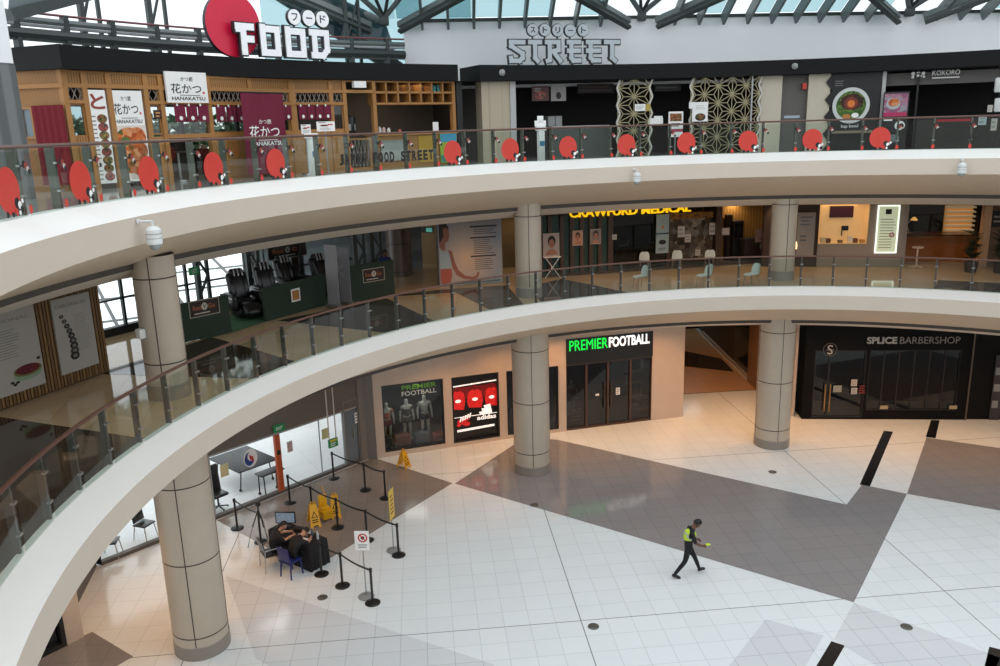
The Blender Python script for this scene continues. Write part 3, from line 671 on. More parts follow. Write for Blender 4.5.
# glass front on the left of the ground floor
G1 = Fr((-18.6, 8.5), (-12.42, 15.44))
GT = G1.px(300, 425)[1]; GLs = [G1.px(u, v)[0] for u, v in ((214, 490), (282, 460), (322, 450), (345, 440), (366, 430))]
m = MB(); m.fbox(G1, 0, G1.L, GT, ZT1, -.25, .0, mat('taupe_header_panel', '6f665d', .6)); m.fbox(G1, G1.L - .25, G1.L, 0, ZT1, -.3, .05, mat('grey_jamb', '7c7772', .5)); m.hexa([Vector(p) for p in ((-12.46, 15.42, 0), (-12.05, 15.42, 0), (-12.0, 15.9, 0), (-12.6, 15.9, 0), (-12.46, 15.42, ZT1), (-12.05, 15.42, ZT1), (-12.0, 15.9, ZT1), (-12.6, 15.9, ZT1))], mat('grey_jamb', '7c7772')); struct(m, 'wall_glass_front_header')
w_ = MB()
for x in (GLs[0], GLs[2], GLs[3]): w_.fbox(G1, x - .012, x + .012, .08, GT, -.1, -.06, mat('silicone_joint', '8f9799', .4))
w_.fbox(G1, 0, G1.L, 0, .1, -.14, .02, mat('dark_sill', '5b5550', .5)); w_.fbox(G1, 0, G1.L, GT - .06, GT, -.12, 0, STEEL)
o = struct(w_, 'window_4')
ex = [0] + GLs[:1] + GLs[1:4]
for a, b_ in zip(ex, ex[1:]): g = MB(); g.fquad(G1, (a + .012, b_ - .012, .1, GT), -.08, glass('outer_glass', 'edf1f1', .04)); g.build('pane', o)
dr = MB(); dr.fbox(G1, GLs[3] + .03, G1.L - .28, .02, GT + .25, -.12, -.04, mat('blue_grey_door', '717a83', .45)); o = struct(dr, 'door_3')
framed(fm_ := MB(), G1, (GLs[3], G1.L - .25, 0, GT + .3), .05, -.12, .02, mat('grey_jamb', '7c7772')); fm_.build('door_frame', o)
h = MB(); x = G1.L - .5; h.cyl(G1.w(x, .95, .03), G1.w(x, 1.3, .03), .02, STEEL); h.cyl(G1.w(x, 1.12, -.04), G1.w(x, 1.12, .03), .015, STEEL); h.build('handle', o)
notice(G1, G1.rect(354.5, 359, 412, 423), 'white notice on the blue grey door beside the glass front')
x = G1.px(279, 465)[0]
p = MB(); p.fbox(G1, x - .09, x + .09, .1, GT - .06, -.055, .06, mat('orange_red_post_paint', 'c2562a', .5, var=.15)); p.fbox(G1, x - .06, x + .06, 1.35, 1.5, .06, .075, INK); o = tag(p.build('entrance_post'), 'orange red upright panel in the ground-floor glass front', 'post')
EXG = mat('exit_sign_green', '1c7a46', .5, emit=.15)
r = G1.rect(273.5, 284.5, 424.5, 431.5, .1)
b = MB(); b.fbox(G1, *r, .06, .12, EXG); b.text(G1, 'EXIT', r[0] + .08, r[1] - .08, r[2] + .06, r[3] - .06, .125, PAPER); tag(b.build('exit_sign'), 'green exit sign above the orange red post', 'sign')
t = thing('hanging_sign', 'green sign on two pale rods hanging before the glass front', 'sign', G1.w(G1.px(330, 420, .5)[0], 2, .5))
rz0 = G1.rect(328.5, 337.5, 438.5, 447, .5)
for k in (.12, .88): xx = rz0[0] + (rz0[1] - rz0[0]) * k; b = MB(); b.cyl(G1.w(xx, rz0[3], .5), G1.w(xx, 4.36, .5), .022, mat('pale_rod', 'c9c4ba', .5)); b.build('rod', t)
b = MB(); r = G1.rect(328.5, 337.5, 438.5, 447, .5); b.fbox(G1, r[0], r[1], r[2], r[3], .47, .53, EXG); b.fquad(G1, (r[0] + .04, r[1] - .04, r[3] - .09, r[3] - .02), .535, mat('yellow_print', 'd8c04a', .5)); b.lines(G1, r[0] + .06, r[1] - .06, r[2] + .04, r[3] - .12, 2, .535, PAPER); b.build('sign_panel', t)
notice(G1, G1.rect(287, 292.5, 441, 452), 'faded pink poster on the ground-floor glass front', mat('faded_pink', 'd9c4c2', .6), im=mat('pink_print', 'c58a84', .6))
notice(G1, G1.rect(321.5, 328, 428.5, 439), 'pale yellow paper on the glass front near the grey door', mat('pale_yellow_paper', 'd8cfa0', .6), lines=0)
notice(G1, G1.rect(220, 228.5, 464, 476.5), 'pale yellow paper on the glass front beside the near column', mat('pale_yellow_paper', 'd8cfa0'), lines=0)
x, z = G1.px(250.5, 458)
b = MB(); b.fellipse(G1, x, z, .24, .3, .0, PAPER); b.fellipse(G1, x - .04, z - .02, .17, .22, .002, mat('blue_sticker', '2b4a8f', .5)); b.fellipse(G1, x + .03, z + .05, .13, .15, .004, PAPER)
b.fpoly(G1, [(x - .05, z + .12), (x + .1, z + .02), (x + .08, z - .15), (x - .02, z - .05)], .006, mat('red_sticker', 'c03a3a', .5)); tag(b.build('round_sticker'), 'round red white and blue sticker on the ground-floor glass front', 'sticker')
lamp('AREA', (-15.8, 12.6, 4.2), 60, (.9, .95, 1), size=2)
b = MB(); a = [gp(244, 446, 1.9)]; BD = mat('black_table_top', '28272a', .5)
def out_table(cx, cy, rz, lx, ly, label):
    t = thing('folding_table', label, 'table', (cx, cy, -.02), rz, 'black tables outside the glass')
    b = MB(); b.bbox((0, 0, .76), (lx, ly, .05), BD, .012); b.build('tabletop', t, local=True)
    for sx_ in (-1, 1):
        l = MB(); l.tube([(sx_ * lx * .38, -ly * .42, .03), (sx_ * lx * .38, -ly * .36, .73), (sx_ * lx * .38, ly * .36, .73), (sx_ * lx * .38, ly * .42, .03)], .022, SATIN); l.ball((sx_ * lx * .38, -ly * .42, .05), .05, SATIN); l.ball((sx_ * lx * .38, ly * .42, .05), .05, SATIN); l.build('leg_frame', t, local=True)
out_table(-16.3, 13.96, rad(-42), 1.9, 1.45, 'large black folding table outside the glass front, left of the orange post')
out_table(-15.12, 12.87, rad(48), .85, .42, 'smaller black folding table outside, near the foot of the orange post')
b = MB(); q = G1.w(G1.px(219, 495, -.5)[0], 0, -.6); t = thing('office_chair', 'black high-back chair behind the glass beside the near column', 'chair', q, rad(-40))
b.bbox((0, 0, .5), (.5, .5, .1), SATIN, .03); b.build('seat', t, local=True); b = MB(); b.bbox((-.24, 0, .95), (.08, .5, .85), SATIN, .03, ry=rad(-6)); b.build('backrest', t, local=True)
b = MB(); b.cyl((0, 0, .1), (0, 0, .46), .03, SATIN)
for k in range(5): b.bar((0, 0, .1), (.28 * math.cos(k * 1.2566), .28 * math.sin(k * 1.2566), .05), .04, .03, SATIN); b.ball((.28 * math.cos(k * 1.2566), .28 * math.sin(k * 1.2566), .035), .03, SATIN)
b.build('base', t, local=True)

# left-hand wall below the gallery
LW = Fr((-19.0, 3.3), (-17.49, 5.2)); x1 = LW.L; xk = LW.px(68, 650)[0]
m = MB(); m.fbox(LW, xk, x1, 0, ZT1, -.6, 0, mat('beige_wall_panel', 'cdbca9', .5)); m.fbox(LW, -3, xk - 1.9, 0, ZT1, -.6, 0, mat('beige_wall_panel', 'cdbca9')); m.fbox(LW, xk - 1.9, xk, 2.9, ZT1, -.6, 0, SATIN); struct(m, 'wall_left')
m = MB(); framed(m, LW, (xk - 1.9, xk, 0, 2.9), .1, -.3, .02, SATIN); o = struct(m, 'door_4'); MB().fquad(LW, (xk - 1.8, xk - .1, .1, 2.8), -.12, mat('black_door_glass', '0c0c0d', .12)).build('pane', o)
LW2 = Fr((-17.49, 5.2), (-18.6, 8.5)); m = MB(); m.hexa([Vector(p) for p in ((-18.15, 5.5, 0), (-18.1, 5.55, 0), (-18.72, 8.45, 0), (-18.8, 8.45, 0), (-18.15, 5.5, .35), (-18.1, 5.55, .35), (-18.72, 8.45, .35), (-18.8, 8.45, .35))], mat('dark_sill', '5b5550')); struct(m, 'baseboard_left')
m = MB(); m.poly([(-19.7, 5.2, 0), (-19.7, 9.0, 0), (-19.7, 9.0, ZT1), (-19.7, 5.2, ZT1)], NEAR); m.poly([(-19.7, 9.0, 0), (-18.6, 8.5, 0), (-18.6, 8.5, ZT1), (-19.7, 9.0, ZT1)], NEAR); struct(m, 'wall_left_recess')
def cafe_chair(p, rz, label):
    t = thing('cafe_chair', label, 'chair', p, rz, 'dark chairs by the left wall')
    b = MB(); b.bbox((0, 0, .46), (.44, .44, .05), SATIN, .015); b.build('seat', t, local=True)
    b = MB(); b.bbox((-.21, 0, .72), (.04, .42, .42), SATIN, .015, ry=rad(-8)); b.build('backrest', t, local=True)
    for sx_, sy_ in ((1, 1), (1, -1), (-1, 1), (-1, -1)): b = MB(); b.cyl((sx_ * .18, sy_ * .18, .45), (sx_ * .24, sy_ * .22, 0), .015, mat('pale_leg', 'b9b4ac', .4), n=8); b.build('leg', t, local=True)
cafe_chair(gp(146, 538, 0), rad(-20), 'dark chair with pale legs left of the near column')
cafe_chair(gp(112, 556, 0), rad(10), 'dark chair by the left wall, nearest the gallery edge')
for fr_, r_ in ((F1, W1), (F2, W3)): lamp('AREA', fr_.w((r_[0] + r_[1]) / 2, r_[3] - .1, -.5), 14, (1, .93, .85), size=.8)  # unseen lights added in the display windows to brighten the mannequins
lamp('AREA', F2.w((EN[0] + EN[1]) / 2, 3.2, -1.2), 14, (1, .93, .85), size=1.0)
m = MB(); m.box((-.6, 28, ZT1 / 2), (.2, 12, ZT1), mat('brown_passage_wall', '5a4634', .6)); struct(m, 'wall_passage_left')
m = MB(); m.box((4.2, 28.5, ZT1 / 2), (.2, 10, ZT1), NEAR); struct(m, 'wall_passage_backing')
# ================================================================== MIDDLE GALLERY
Z2 = 6.0; ZT2 = 8.5
# bamboo-clad wall with two tall posters
B2 = Fr((-18.74, 1.16), (-16.68, 6.68))
BAM = [mat('bamboo_%s' % n, c, .55, var=.15, scale=8) for n, c in (('light', '84653f'), ('mid', '6f5335'), ('dark', '4f3a24'))]
m = MB(); m.fbox(B2, 0, B2.L, Z2, ZT2, -.45, -.04, BAM[2]); n = int(B2.L / .085)
for k in range(n): m.fbox(B2, k * .085 + .01, k * .085 + .07, Z2 + .05, ZT2, -.04, .02, BAM[k % 2])
struct(m, 'wall_bamboo')
P1 = (B2.px(-34, 385)[0], B2.px(38, 345)[0], B2.px(20, 391)[1], B2.px(18, 307)[1]); P2 = (B2.px(54.5, 338)[0], B2.px(92, 326)[0], B2.px(78, 369.5)[1], B2.px(68, 296)[1])
PB = mat('pale_poster_print', 'b3b0ab', .5, var=.03)
t = MB(); t.fbox(B2, *P1, .02, .05, PB); W_, H_ = P1[1] - P1[0], P1[3] - P1[2]; X = lambda a: P1[0] + W_ * a; Z = lambda a: P1[2] + H_ * a
t.text(B2, 'TRADITIONAL', X(.08), X(.92), Z(.86), Z(.9), .053, GREYINK, .01, .001); t.lines(B2, X(.25), X(.75), Z(.42), Z(.78), 11, .053, GREYINK, .3)
t.fellipse(B2, X(.78), Z(.19), W_ * .2, H_ * .075, .052, mat('sage_green_bowl', '8ba387', .5), 20); t.fellipse(B2, X(.78), Z(.235), W_ * .2, H_ * .07, .054, mat('olive_rim', '6c6a3a', .5), 20); t.fellipse(B2, X(.78), Z(.245), W_ * .17, H_ * .058, .056, mottled('dried_berry_print', ['5a1f2b', '7a2f35', '3f1b24'], 30), 20)
for a, b in ((.55, .13), (.58, .1), (.62, .12), (.95, .34)): t.fellipse(B2, X(a), Z(b), .05, .03, .053, INK, 8)
tag(t.build('wall_poster'), 'tall pale poster with a bowl of red berries on the bamboo wall', 'poster', None)
t = MB(); t.fbox(B2, *P2, .02, .05, PB); W_, H_ = P2[1] - P2[0], P2[3] - P2[2]; X = lambda a: P2[0] + W_ * a; Z = lambda a: P2[2] + H_ * a
t.text(B2, 'CHIROPRACTIC', X(.08), X(.9), Z(.87), Z(.92), .053, GREYINK, .01, .001); t.lines(B2, X(.5), X(.9), Z(.25), Z(.76), 20, .053, mat('faint_print', '9b9894', .7), .3)
for k in range(9):
    a = k / 8; x = .2 + .14 * math.sin(a * 2.4) + .1 * a; z = .76 - .55 * a
    t.fellipse(B2, X(x), Z(z), .06 + .06 * a, .04 + .05 * a, .053 + .001 * k, INK if k % 2 == 0 else mat('spine_grey', '3c3a3a', .6), 12); t.fellipse(B2, X(x), Z(z), .03 + .03 * a, .02 + .02 * a, .056 + .001 * k, mat('spine_light', '7d7a78', .6), 10)
tag(t.build('wall_poster'), 'tall pale poster with a dark spine column on the bamboo wall', 'poster', None)

# glazed outer wall with steel trusses, bright outdoors beyond
RG = 21.0; gz = MB(); FRAME = mat('black_glazing_bar', '1c2022', .45)
ths = [rad(x) for x in (163, 156, 149.3, 143.6, 138, 132.5, 127)]
for a in ths[1:]:
    p = pol(a, RG); gz.box((p.x, p.y, (Z2 + ZT2) / 2), (.1, .07, ZT2 - Z2), FRAME, rz=a)
for z in (6.95, 7.75):
    gz.arc([(RG - .05, z), (RG + .03, z), (RG + .03, z + .05), (RG - .05, z + .05), (RG - .05, z)], ths[0], ths[-1], [FRAME] * 4)
gz.arc([(RG + .1, Z2), (RG - .12, Z2), (RG - .12, Z2 + .22), (RG + .1, Z2 + .22)], ths[0], ths[-1], [FRAME] * 3)
o = struct(gz, 'window_5')
for a, b in zip(ths, ths[1:]):
    g = MB(); g.poly([pol(a, RG, Z2 + .22), pol(b, RG, Z2 + .22), pol(b, RG, ZT2), pol(a, RG, ZT2)], glass('outer_glass', 'e6ecec', .04)); g.build('pane', o)
def truss_col(th, R, z0, z1, label, gap=.34):
    t = thing('truss_column', label, 'steel column', pol(th, R, z0), 0, 'steel truss columns by the glazing')
    a = pol(th, R); tv = Vector((-math.sin(th), math.cos(th), 0)) * gap / 2
    for q, w in ((tv, .14), (-tv, .09)): b = MB(); b.box(a + q + Vector((0, 0, (z0 + z1) / 2)), (w, w, z1 - z0), DKSTEEL, rz=th); b.build('chord', t)
    b = MB(); n = 4; h = (z1 - z0) / n
    for k in range(n): b.bar(a + tv * (1 if k % 2 else -1) + Vector((0, 0, z0 + k * h)), a + tv * (-1 if k % 2 else 1) + Vector((0, 0, z0 + (k + 1) * h)), .06, .06, DKSTEEL)
    b.build('diagonal_brace', t)
truss_col(rad(148.2), 20.5, Z2, ZT2, 'dark truss column between the bamboo wall and the round column')
truss_col(rad(142.9), 20.5, Z2, ZT2, 'dark truss column under the green exit sign')
truss_col(rad(138.0), 20.5, Z2, ZT2, 'dark truss column left of the small booth banner')
truss_col(rad(127.0), 20.5, Z2, ZT2, 'dark truss column behind the grey roll-up banners')
truss_col(rad(125.2), 20.5, Z2, ZT2, 'dark truss column nearest the dark round pillar')
r_ = drum(193.5, 271, 19.8); p = pol(r_[0], 19.8, r_[1]); fr = chord(189, 198, 271, 19.8); b = MB(); b.fbox(fr, 0, fr.L, r_[1] - .11, r_[1] + .11, -.03, .03, EXG); b.text(fr, 'EXIT', .06, fr.L - .06, r_[1] - .06, r_[1] + .06, .035, PAPER); b.cyl(fr.w(fr.L / 2, r_[1] + .1, 0), fr.w(fr.L / 2, ZT2, 0), .015, FRAME); tag(b.build('exit_sign'), 'green exit sign hanging before the middle-gallery glazing', 'sign')
# pale roof of the neighbouring block, black seams; grey-blue backdrop wall beyond
nb = MB(); WR = mat('daylight_glow_roof_sheet', 'f2f4f4', .5, var=.02, emit=1.1)  # sheet emission stands in for strong daylight on the roof
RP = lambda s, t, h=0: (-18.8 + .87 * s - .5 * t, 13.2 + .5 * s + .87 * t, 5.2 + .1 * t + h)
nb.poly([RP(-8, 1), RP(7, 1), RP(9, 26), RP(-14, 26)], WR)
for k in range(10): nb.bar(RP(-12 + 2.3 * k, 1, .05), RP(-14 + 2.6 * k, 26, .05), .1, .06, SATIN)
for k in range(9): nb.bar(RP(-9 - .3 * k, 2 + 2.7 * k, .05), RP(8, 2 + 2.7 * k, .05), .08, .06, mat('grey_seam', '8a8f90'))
tag(nb.build('neighbouring_roof'), 'white roof with added daylight glow and dark seams outside the left glazing', 'roof')
bk = MB(); bk.poly([pol(rad(133.2), 24, 2), pol(rad(117.5), 22.8, 2), pol(rad(117.5), 22.8, 9.5), pol(rad(133.2), 24, 9.5)], stripes('blue_grey_cladding', '69747b', '7d888e', .35, 'Z', .4)); struct(bk, 'wall_outside_cladding')

# massage booth: green hoardings, signs, chairs, banners
GREEN = mat('dark_green_hoarding', '26362a', .75, var=.1); CARP = mat('green_carpet', '3f6b45', .95, var=.15)
m = MB(); m.poly([(p.x, p.y, Z2 + .015) for p in (pol(rad(148.5), 18.2), pol(rad(145), 18.1), pol(rad(142), 18.3), pol(rad(134), 18.8), pol(rad(131), 18.6), pol(rad(128), 18.9), pol(rad(131), 20.3), pol(rad(147), 20.3))], CARP); o = m.build('carpet', base=(-14.5, 12.5, 6)); tag(o, 'dark green carpet under the massage booth', 'carpet')
def hoarding(a, b, h, label, back=1.0):
    fr = Fr(a, b); t = thing('hoarding_panel', label, 'hoarding', fr.w(fr.L / 2, Z2, 0), 0, 'green booth hoardings')
    m = MB(); m.fbox(fr, 0, fr.L, Z2 + .016, Z2 + h, -.08, 0, GREEN); m.build('front_board', t)
    m = MB(); m.fbox(fr, fr.L - .06, fr.L, Z2 + .016, Z2 + h, -.3, -.08, GREEN); m.build('side_board', t)
    return fr, t
def booth_sign(fr, r, parent, d=.012, fm=mat('pale_sign_border', 'a39f90', .5)):
    b = MB(); b.fbox(fr, *r, d - .01, d, fm); x0, x1, z0, z1 = r; e = .025
    b.fquad(fr, (x0 + e, x1 - e, z0 + e, z1 - e), d + .003, mat('dark_maroon_sign', '2a1c1a', .5)); xm, zm = (x0 + x1) / 2, (z0 + z1) / 2; h = z1 - z0; w = x1 - x0
    OR = mat('rust_orange_print', '9a5a34', .5, emit=.08)
    b.text(fr, 'Real', x0 + w * .12, x0 + w * .4, zm - h * .08, zm + h * .2, d + .006, OR, .02, 0); b.text(fr, 'Go', x0 + w * .62, x0 + w * .85, zm - h * .08, zm + h * .2, d + .006, OR, .02, 0)
    b.fellipse(fr, xm, zm + h * .08, h * .2, h * .22, d + .005, mat('sign_pale', 'c9c4b8', .5), 14); b.text(fr, 'V', xm - h * .1, xm + h * .1, zm - h * .04, zm + h * .2, d + .008, INK, .02, 0)
    b.lines(fr, x0 + w * .15, x1 - w * .2, z0 + h * .14, z0 + h * .28, 1, d + .006, mat('sign_pale', 'c9c4b8'))
    return b.build('sign_board', parent)
fr, t = hoarding((-16.05, 8.98), (-14.97, 10.3), 1.05, 'dark green hoarding with a booth sign, left of the massage chairs'); booth_sign(fr, fr.rect(188.5, 219.5, 299, 316), t)
fr, t = hoarding((-14.33, 11.42), (-13.0, 13.58), .98, 'long dark green hoarding with a small framed notice, middle of the booth'); b = MB(); r = fr.rect(291, 300, 288.5, 301.5); b.fbox(fr, *r, 0, .01, PAPER); b.fquad(fr, (r[0] + .04, r[1] - .04, r[2] + .05, r[3] - .05), .013, mat('orange_card', 'b07a3c', .5)); b.build('framed_notice', t)
fr, t = hoarding((-12.24, 13.78), (-11.0, 14.85), 1.18, 'taller dark green hoarding with a booth sign, right end of the booth'); booth_sign(fr, fr.rect(362.5, 384.5, 268, 281.5), t)
LEATH = mat('black_glossy_leather', '121014', .3); SILV = mat('silver_trim', 'b9b6bb', .3, metal=.5)
def massage_chair(p, rz, label, first=[]):
    if first: return dup(first[0], p, rz, label)
    t = thing('massage_chair', label, 'massage chair', p, rz, 'black massage chairs in the booth'); first.append(t)
    b = MB(); b.bbox((0, 0, .22), (.75, .7, .35), LEATH, .1, seg=3); b.build('base', t, local=True)
    b = MB(); b.bbox((.05, 0, .47), (.7, .55, .2), LEATH, .08, seg=3); b.build('seat', t, local=True)
    b = MB(); b.bbox((-.42, 0, .88), (.26, .62, .85), LEATH, .11, ry=rad(-18), seg=3)
    for y in (-.2, .2): b.bbox((-.32, y, .92), (.12, .16, .6), LEATH, .05, ry=rad(-18))
    k = b.build('backrest', t, local=True)
    b = MB(); b.bbox((-.5, 0, 1.28), (.24, .44, .24), LEATH, .09, ry=rad(-18), seg=3); b.build('headrest', t, local=True)
    b = MB()
    for y in (-.1, .02, .14): b.bbox((-.38, y, 1.3), (.05, .035, .24), SILV, .012, ry=rad(-18))
    b.build('silver_trim', k, local=True)
    for y in (-1, 1):
        b = MB(); b.bbox((.02, y * .42, .52), (.85, .22, .5), LEATH, .1, seg=3); a = b.build('armrest', t, local=True)
        b = MB(); b.bbox((.12, y * .5, .66), (.55, .07, .06), SILV, .02); b.build('arm_trim', a, local=True)
    b = MB(); b.bbox((.62, 0, .3), (.42, .55, .3), LEATH, .1, ry=rad(35), seg=3); b.build('leg_rest', t, local=True)
    return t
massage_chair(Vector((-15.1, 12.1, Z2 + .02)), rad(-52), 'black massage chair with silver trim in the gap between two green hoardings')
massage_chair(Vector((-14.6, 13.15, Z2 + .02)), rad(-52), 'black massage chair just behind the left part of the long green hoarding')
massage_chair(Vector((-14.25, 14.5, Z2 + .02)), rad(-40), 'black massage chair behind the small framed notice of the long hoarding')
massage_chair(Vector((-13.15, 14.8, Z2 + .02)), rad(-40), 'black massage chair behind the grey roll-up banners')
def banner(u, vt, vb, w, D, label, m, feat=None, h=None):
    p = gp(u, vb, Z2 + .03); t = thing('banner_stand', label, 'banner', p, math.atan2(-1, -.15) + PI / 2 + rad(D), 'booth banner stands')
    H = h
    b = MB(); b.box((0, 0, .04), (w, .2, .07), STEEL); b.build('base', t, local=True); b = MB(); b.box((0, .02, .07 + H / 2), (w, .02, H), m)
    if feat == 'dots':
        for x in (-.12, .12):
            for z in (.45, .68): b.lathe([(0, 0), (.085, 0)], mat('disc_print', '8f8a80', .6)); k = len(b.v) - 48; b.v[k:] = [Vector((x + v.x, .005, H * z + v.y * 1.2)) for v in b.v[k:]]
    b.build('printed_panel', t, local=True)
banner(256, 0, 297, .55, -8, 'dark booth banner with four pale discs beside the glazing', mat('dark_banner', '241d1b', .6), 'dots', 1.5)
banner(334, 0, 307, .5, -25, 'plain grey roll-up banner, left of the two between the hoardings', mat('grey_banner', 'a3a2a6', .6), None, 1.85)
banner(346, 0, 303.5, .46, -25, 'pale roll-up banner with a faint picture, right of the two between the hoardings', mottled('faint_banner_print', ['9a999d', '8f8d92', 'a5a3a6', '8a7d80'], 3.5), None, 1.7)
fr = Fr(gp(266, 300, 6.0), gp(307, 292, 6.0)); t = thing('booth_sign', 'black overhead booth sign on dark posts above the massage chairs', 'sign', fr.w(fr.L / 2, Z2, 0))
r = fr.rect(266.5, 306, 243.5, 258); booth_sign(fr, r, t, d=.05)
for x in (.06, fr.L - .06): b = MB(); b.cyl(fr.w(x, Z2 + .02, 0), fr.w(x, r[3], 0), .03, FRAME); b.build('post', t)
b = MB(); x0, _, z0, z1 = fr.rect(302, 310, 245, 288); b.fbox(fr, fr.L - .35, fr.L + .12, Z2 + .5, r[3], -.25, -.2, mat('dark_brown_banner', '2d211c', .6)); tag(b.build('hanging_banner'), 'dark brown banner hanging behind the right end of the overhead booth sign', 'banner')
b = MB(); rr = fr.rect(282, 296, 259, 288); b.fbox(fr, rr[0], rr[1], Z2 + .02, rr[3], -.4, -.34, mat('black_screen', '0d0d0f', .3)); tag(b.build('video_screen'), 'tall black display panel under the overhead booth sign', 'screen')

# dark pillar, corridor, yoga hoarding
m = MB(); p = gp(399, 277, Z2); m.lathe([(.47, Z2), (.47, ZT2)], mat('dark_granite_pillar', '6a6058', .25, var=.15), (p.x, p.y + .4, 0), 40)
for z in (6.15, 7.2, 8.2): m.lathe([(.475, z), (.475, z + .04)], SEAM, (p.x, p.y + .4, 0), 40)
tag(m.build('dark_pillar'), 'dark polished round pillar at the corridor mouth behind the booth', 'column')
K1 = Fr((-11.6, 21.6), (-8.4, 20.4)); m = MB(); KW = mat('tan_corridor_wall', 'a58a63', .6); m.fbox(K1, -.4, 3.3, Z2, ZT2, -.2, 0, KW); m.fbox(K1, 1.0, 1.9, Z2, 8.15, .005, .03, mat('tan_corridor_door', '93784f', .5)); struct(m, 'wall_corridor_end')
r = K1.rect(420, 433.5, 227, 232.5); b = MB(); b.fbox(K1, *r, .0, .06, mat('dark_sign_case', '26312d', .5)); b.fquad(K1, (r[0] + (r[1]-r[0]) * .5, r[1] - .03, r[2] + .03, r[3] - .03), .065, mat('teal_lit', '5fb3a6', .5, emit=.4)); tag(b.build('exit_sign'), 'teal lit sign on the tan corridor wall', 'sign')
Y1 = Fr((-9.6, 16.06), (-7.42, 16.57)); m = MB(); yr = (0, Y1.L, Z2, ZT2)
t = thing('printed_hoarding', 'large blue-grey hoarding with a meditating woman in profile and text', 'hoarding', Y1.w(Y1.L / 2, Z2, 0))
b = MB(); b.fbox(Y1, 0, Y1.L, Z2, 8.48, -.4, 0, mat('hoarding_side', '8c8a88', .6)); b.build('panel', t)
p = MB(); W_, H_ = Y1.L, 2.28; X = lambda a: W_ * a; Z = lambda a: Z2 + H_ * a
nt_name = 'hoarding_sky_print'
m_ = bpy.data.materials.new(nt_name); m_.use_nodes = True; nt = m_.node_tree; bb = nt.nodes['Principled BSDF']; tc = nd(nt, 'ShaderNodeTexCoord'); mp = nd(nt, 'ShaderNodeMapping'); gr = nd(nt, 'ShaderNodeTexGradient', gradient_type='SPHERICAL'); rp = nd(nt, 'ShaderNodeValToRGB')
mp.inputs['Location'].default_value = (.1, 0, -.55); mp.inputs['Scale'].default_value = (.62, .62, .55)
rp.color_ramp.elements[0].color = srgb('98a0aa'); rp.color_ramp.elements[1].color = srgb('e6c6a4'); rp.color_ramp.elements[0].position = .25
nt.links.new(tc.outputs['Object'], mp.inputs[0]); nt.links.new(mp.outputs[0], gr.inputs[0]); nt.links.new(gr.outputs['Fac'], rp.inputs[0]); nt.links.new(rp.outputs['Color'], bb.inputs['Base Color']); bb.inputs['Roughness'].default_value = .6
p.fquad(Y1, (.02, W_ - .02, Z2 + .03, 8.46), .004, m_)
SK = mat('printed_skin', 'a06a58', .6); HR = mat('printed_hair', '33262b', .6); TP = mat('printed_pale_top', 'a9bcc0', .6); CO = mat('printed_coral', 'b3604f', .6)
p.fpoly(Y1, [(X(.02), Z(.96)), (X(.12), Z(.96)), (X(.17), Z(.9)), (X(.17), Z(.8)), (X(.1), Z(.68)), (X(.02), Z(.6))], .007, HR)
p.fpoly(Y1, [(X(.08), Z(.87)), (X(.15), Z(.89)), (X(.17), Z(.82)), (X(.185), Z(.76)), (X(.165), Z(.73)), (X(.165), Z(.69)), (X(.11), Z(.66)), (X(.11), Z(.55)), (X(.02), Z(.55)), (X(.02), Z(.65)), (X(.09), Z(.76))], .009, SK)
p.fpoly(Y1, [(X(.02), Z(.6)), (X(.07), Z(.52)), (X(.13), Z(.52)), (X(.19), Z(.56)), (X(.2), Z(.45)), (X(.19), Z(.28)), (X(.02), Z(.28))], .011, TP)
p.fpoly(Y1, [(X(.15), Z(.56)), (X(.21), Z(.53)), (X(.25), Z(.36)), (X(.3), Z(.24)), (X(.4), Z(.15)), (X(.52), Z(.12)), (X(.57), Z(.14)), (X(.6), Z(.2)), (X(.63), Z(.18)), (X(.61), Z(.12)), (X(.55), Z(.075)), (X(.38), Z(.1)), (X(.27), Z(.16)), (X(.21), Z(.28)), (X(.18), Z(.42))], .013, SK)
p.fpoly(Y1, [(X(.02), Z(.27)), (X(.19), Z(.27)), (X(.2), Z(.16)), (X(.17), Z(.06)), (X(.04), Z(.04)), (X(.02), Z(.1))], .014, CO)
p.fpoly(Y1, [(X(.22), Z(.05)), (X(.6), Z(.05)), (X(.95), Z(.06)), (X(.95), Z(.03)), (X(.22), Z(.02))], .006, mat('printed_mat', '5f7480', .6))
IK = mat('dark_blue_grey_print', '3d434c', .6)
for z0, z1 in ((.865, .895), (.7, .725), (.42, .445)): p.lines(Y1, X(.5), X(.94), Z(z0), Z(z1), 1, .008, IK, .9, .1)
p.lines(Y1, X(.55), X(.92), Z(.76), Z(.85), 3, .008, IK, .3); p.lines(Y1, X(.55), X(.88), Z(.46), Z(.69), 8, .008, IK, .28); p.lines(Y1, X(.56), X(.86), Z(.22), Z(.4), 6, .008, IK, .28)
p.build('printed_sheet', t)
m = MB(); fr = Fr((-8.4, 20.0), (-4.0, 21.0)); m.fbox(fr, -.4, 4.4, Z2, ZT2, -.2, 0, mat('amber_shop_wall', 'a37a35', .6)); struct(m, 'wall_amber_shop'); b = MB(); b.text(fr, 'MULTI', *fr.rect(501, 522, 220, 226), .02, GOLDLIT, .02); tag(b.build('shop_lettering'), 'yellow MULTI lettering between the yoga hoarding and the column', 'lettering')
b = MB(); r = fr.rect(503, 517, 246, 262); b.fbox(fr, r[0], r[1], r[2] - .4, r[3], .1, .5, mat('dark_counter', '2c241c', .5)); tag(b.build('dark_cabinet'), 'dark cabinet in the amber shop behind the yoga hoarding', 'cabinet')
lamp('SPOT', (-6.8, 18.9, 8.4), 40, (1, .7, .35), spot_size=rad(140), spot_blend=.8, shadow_soft_size=.05)

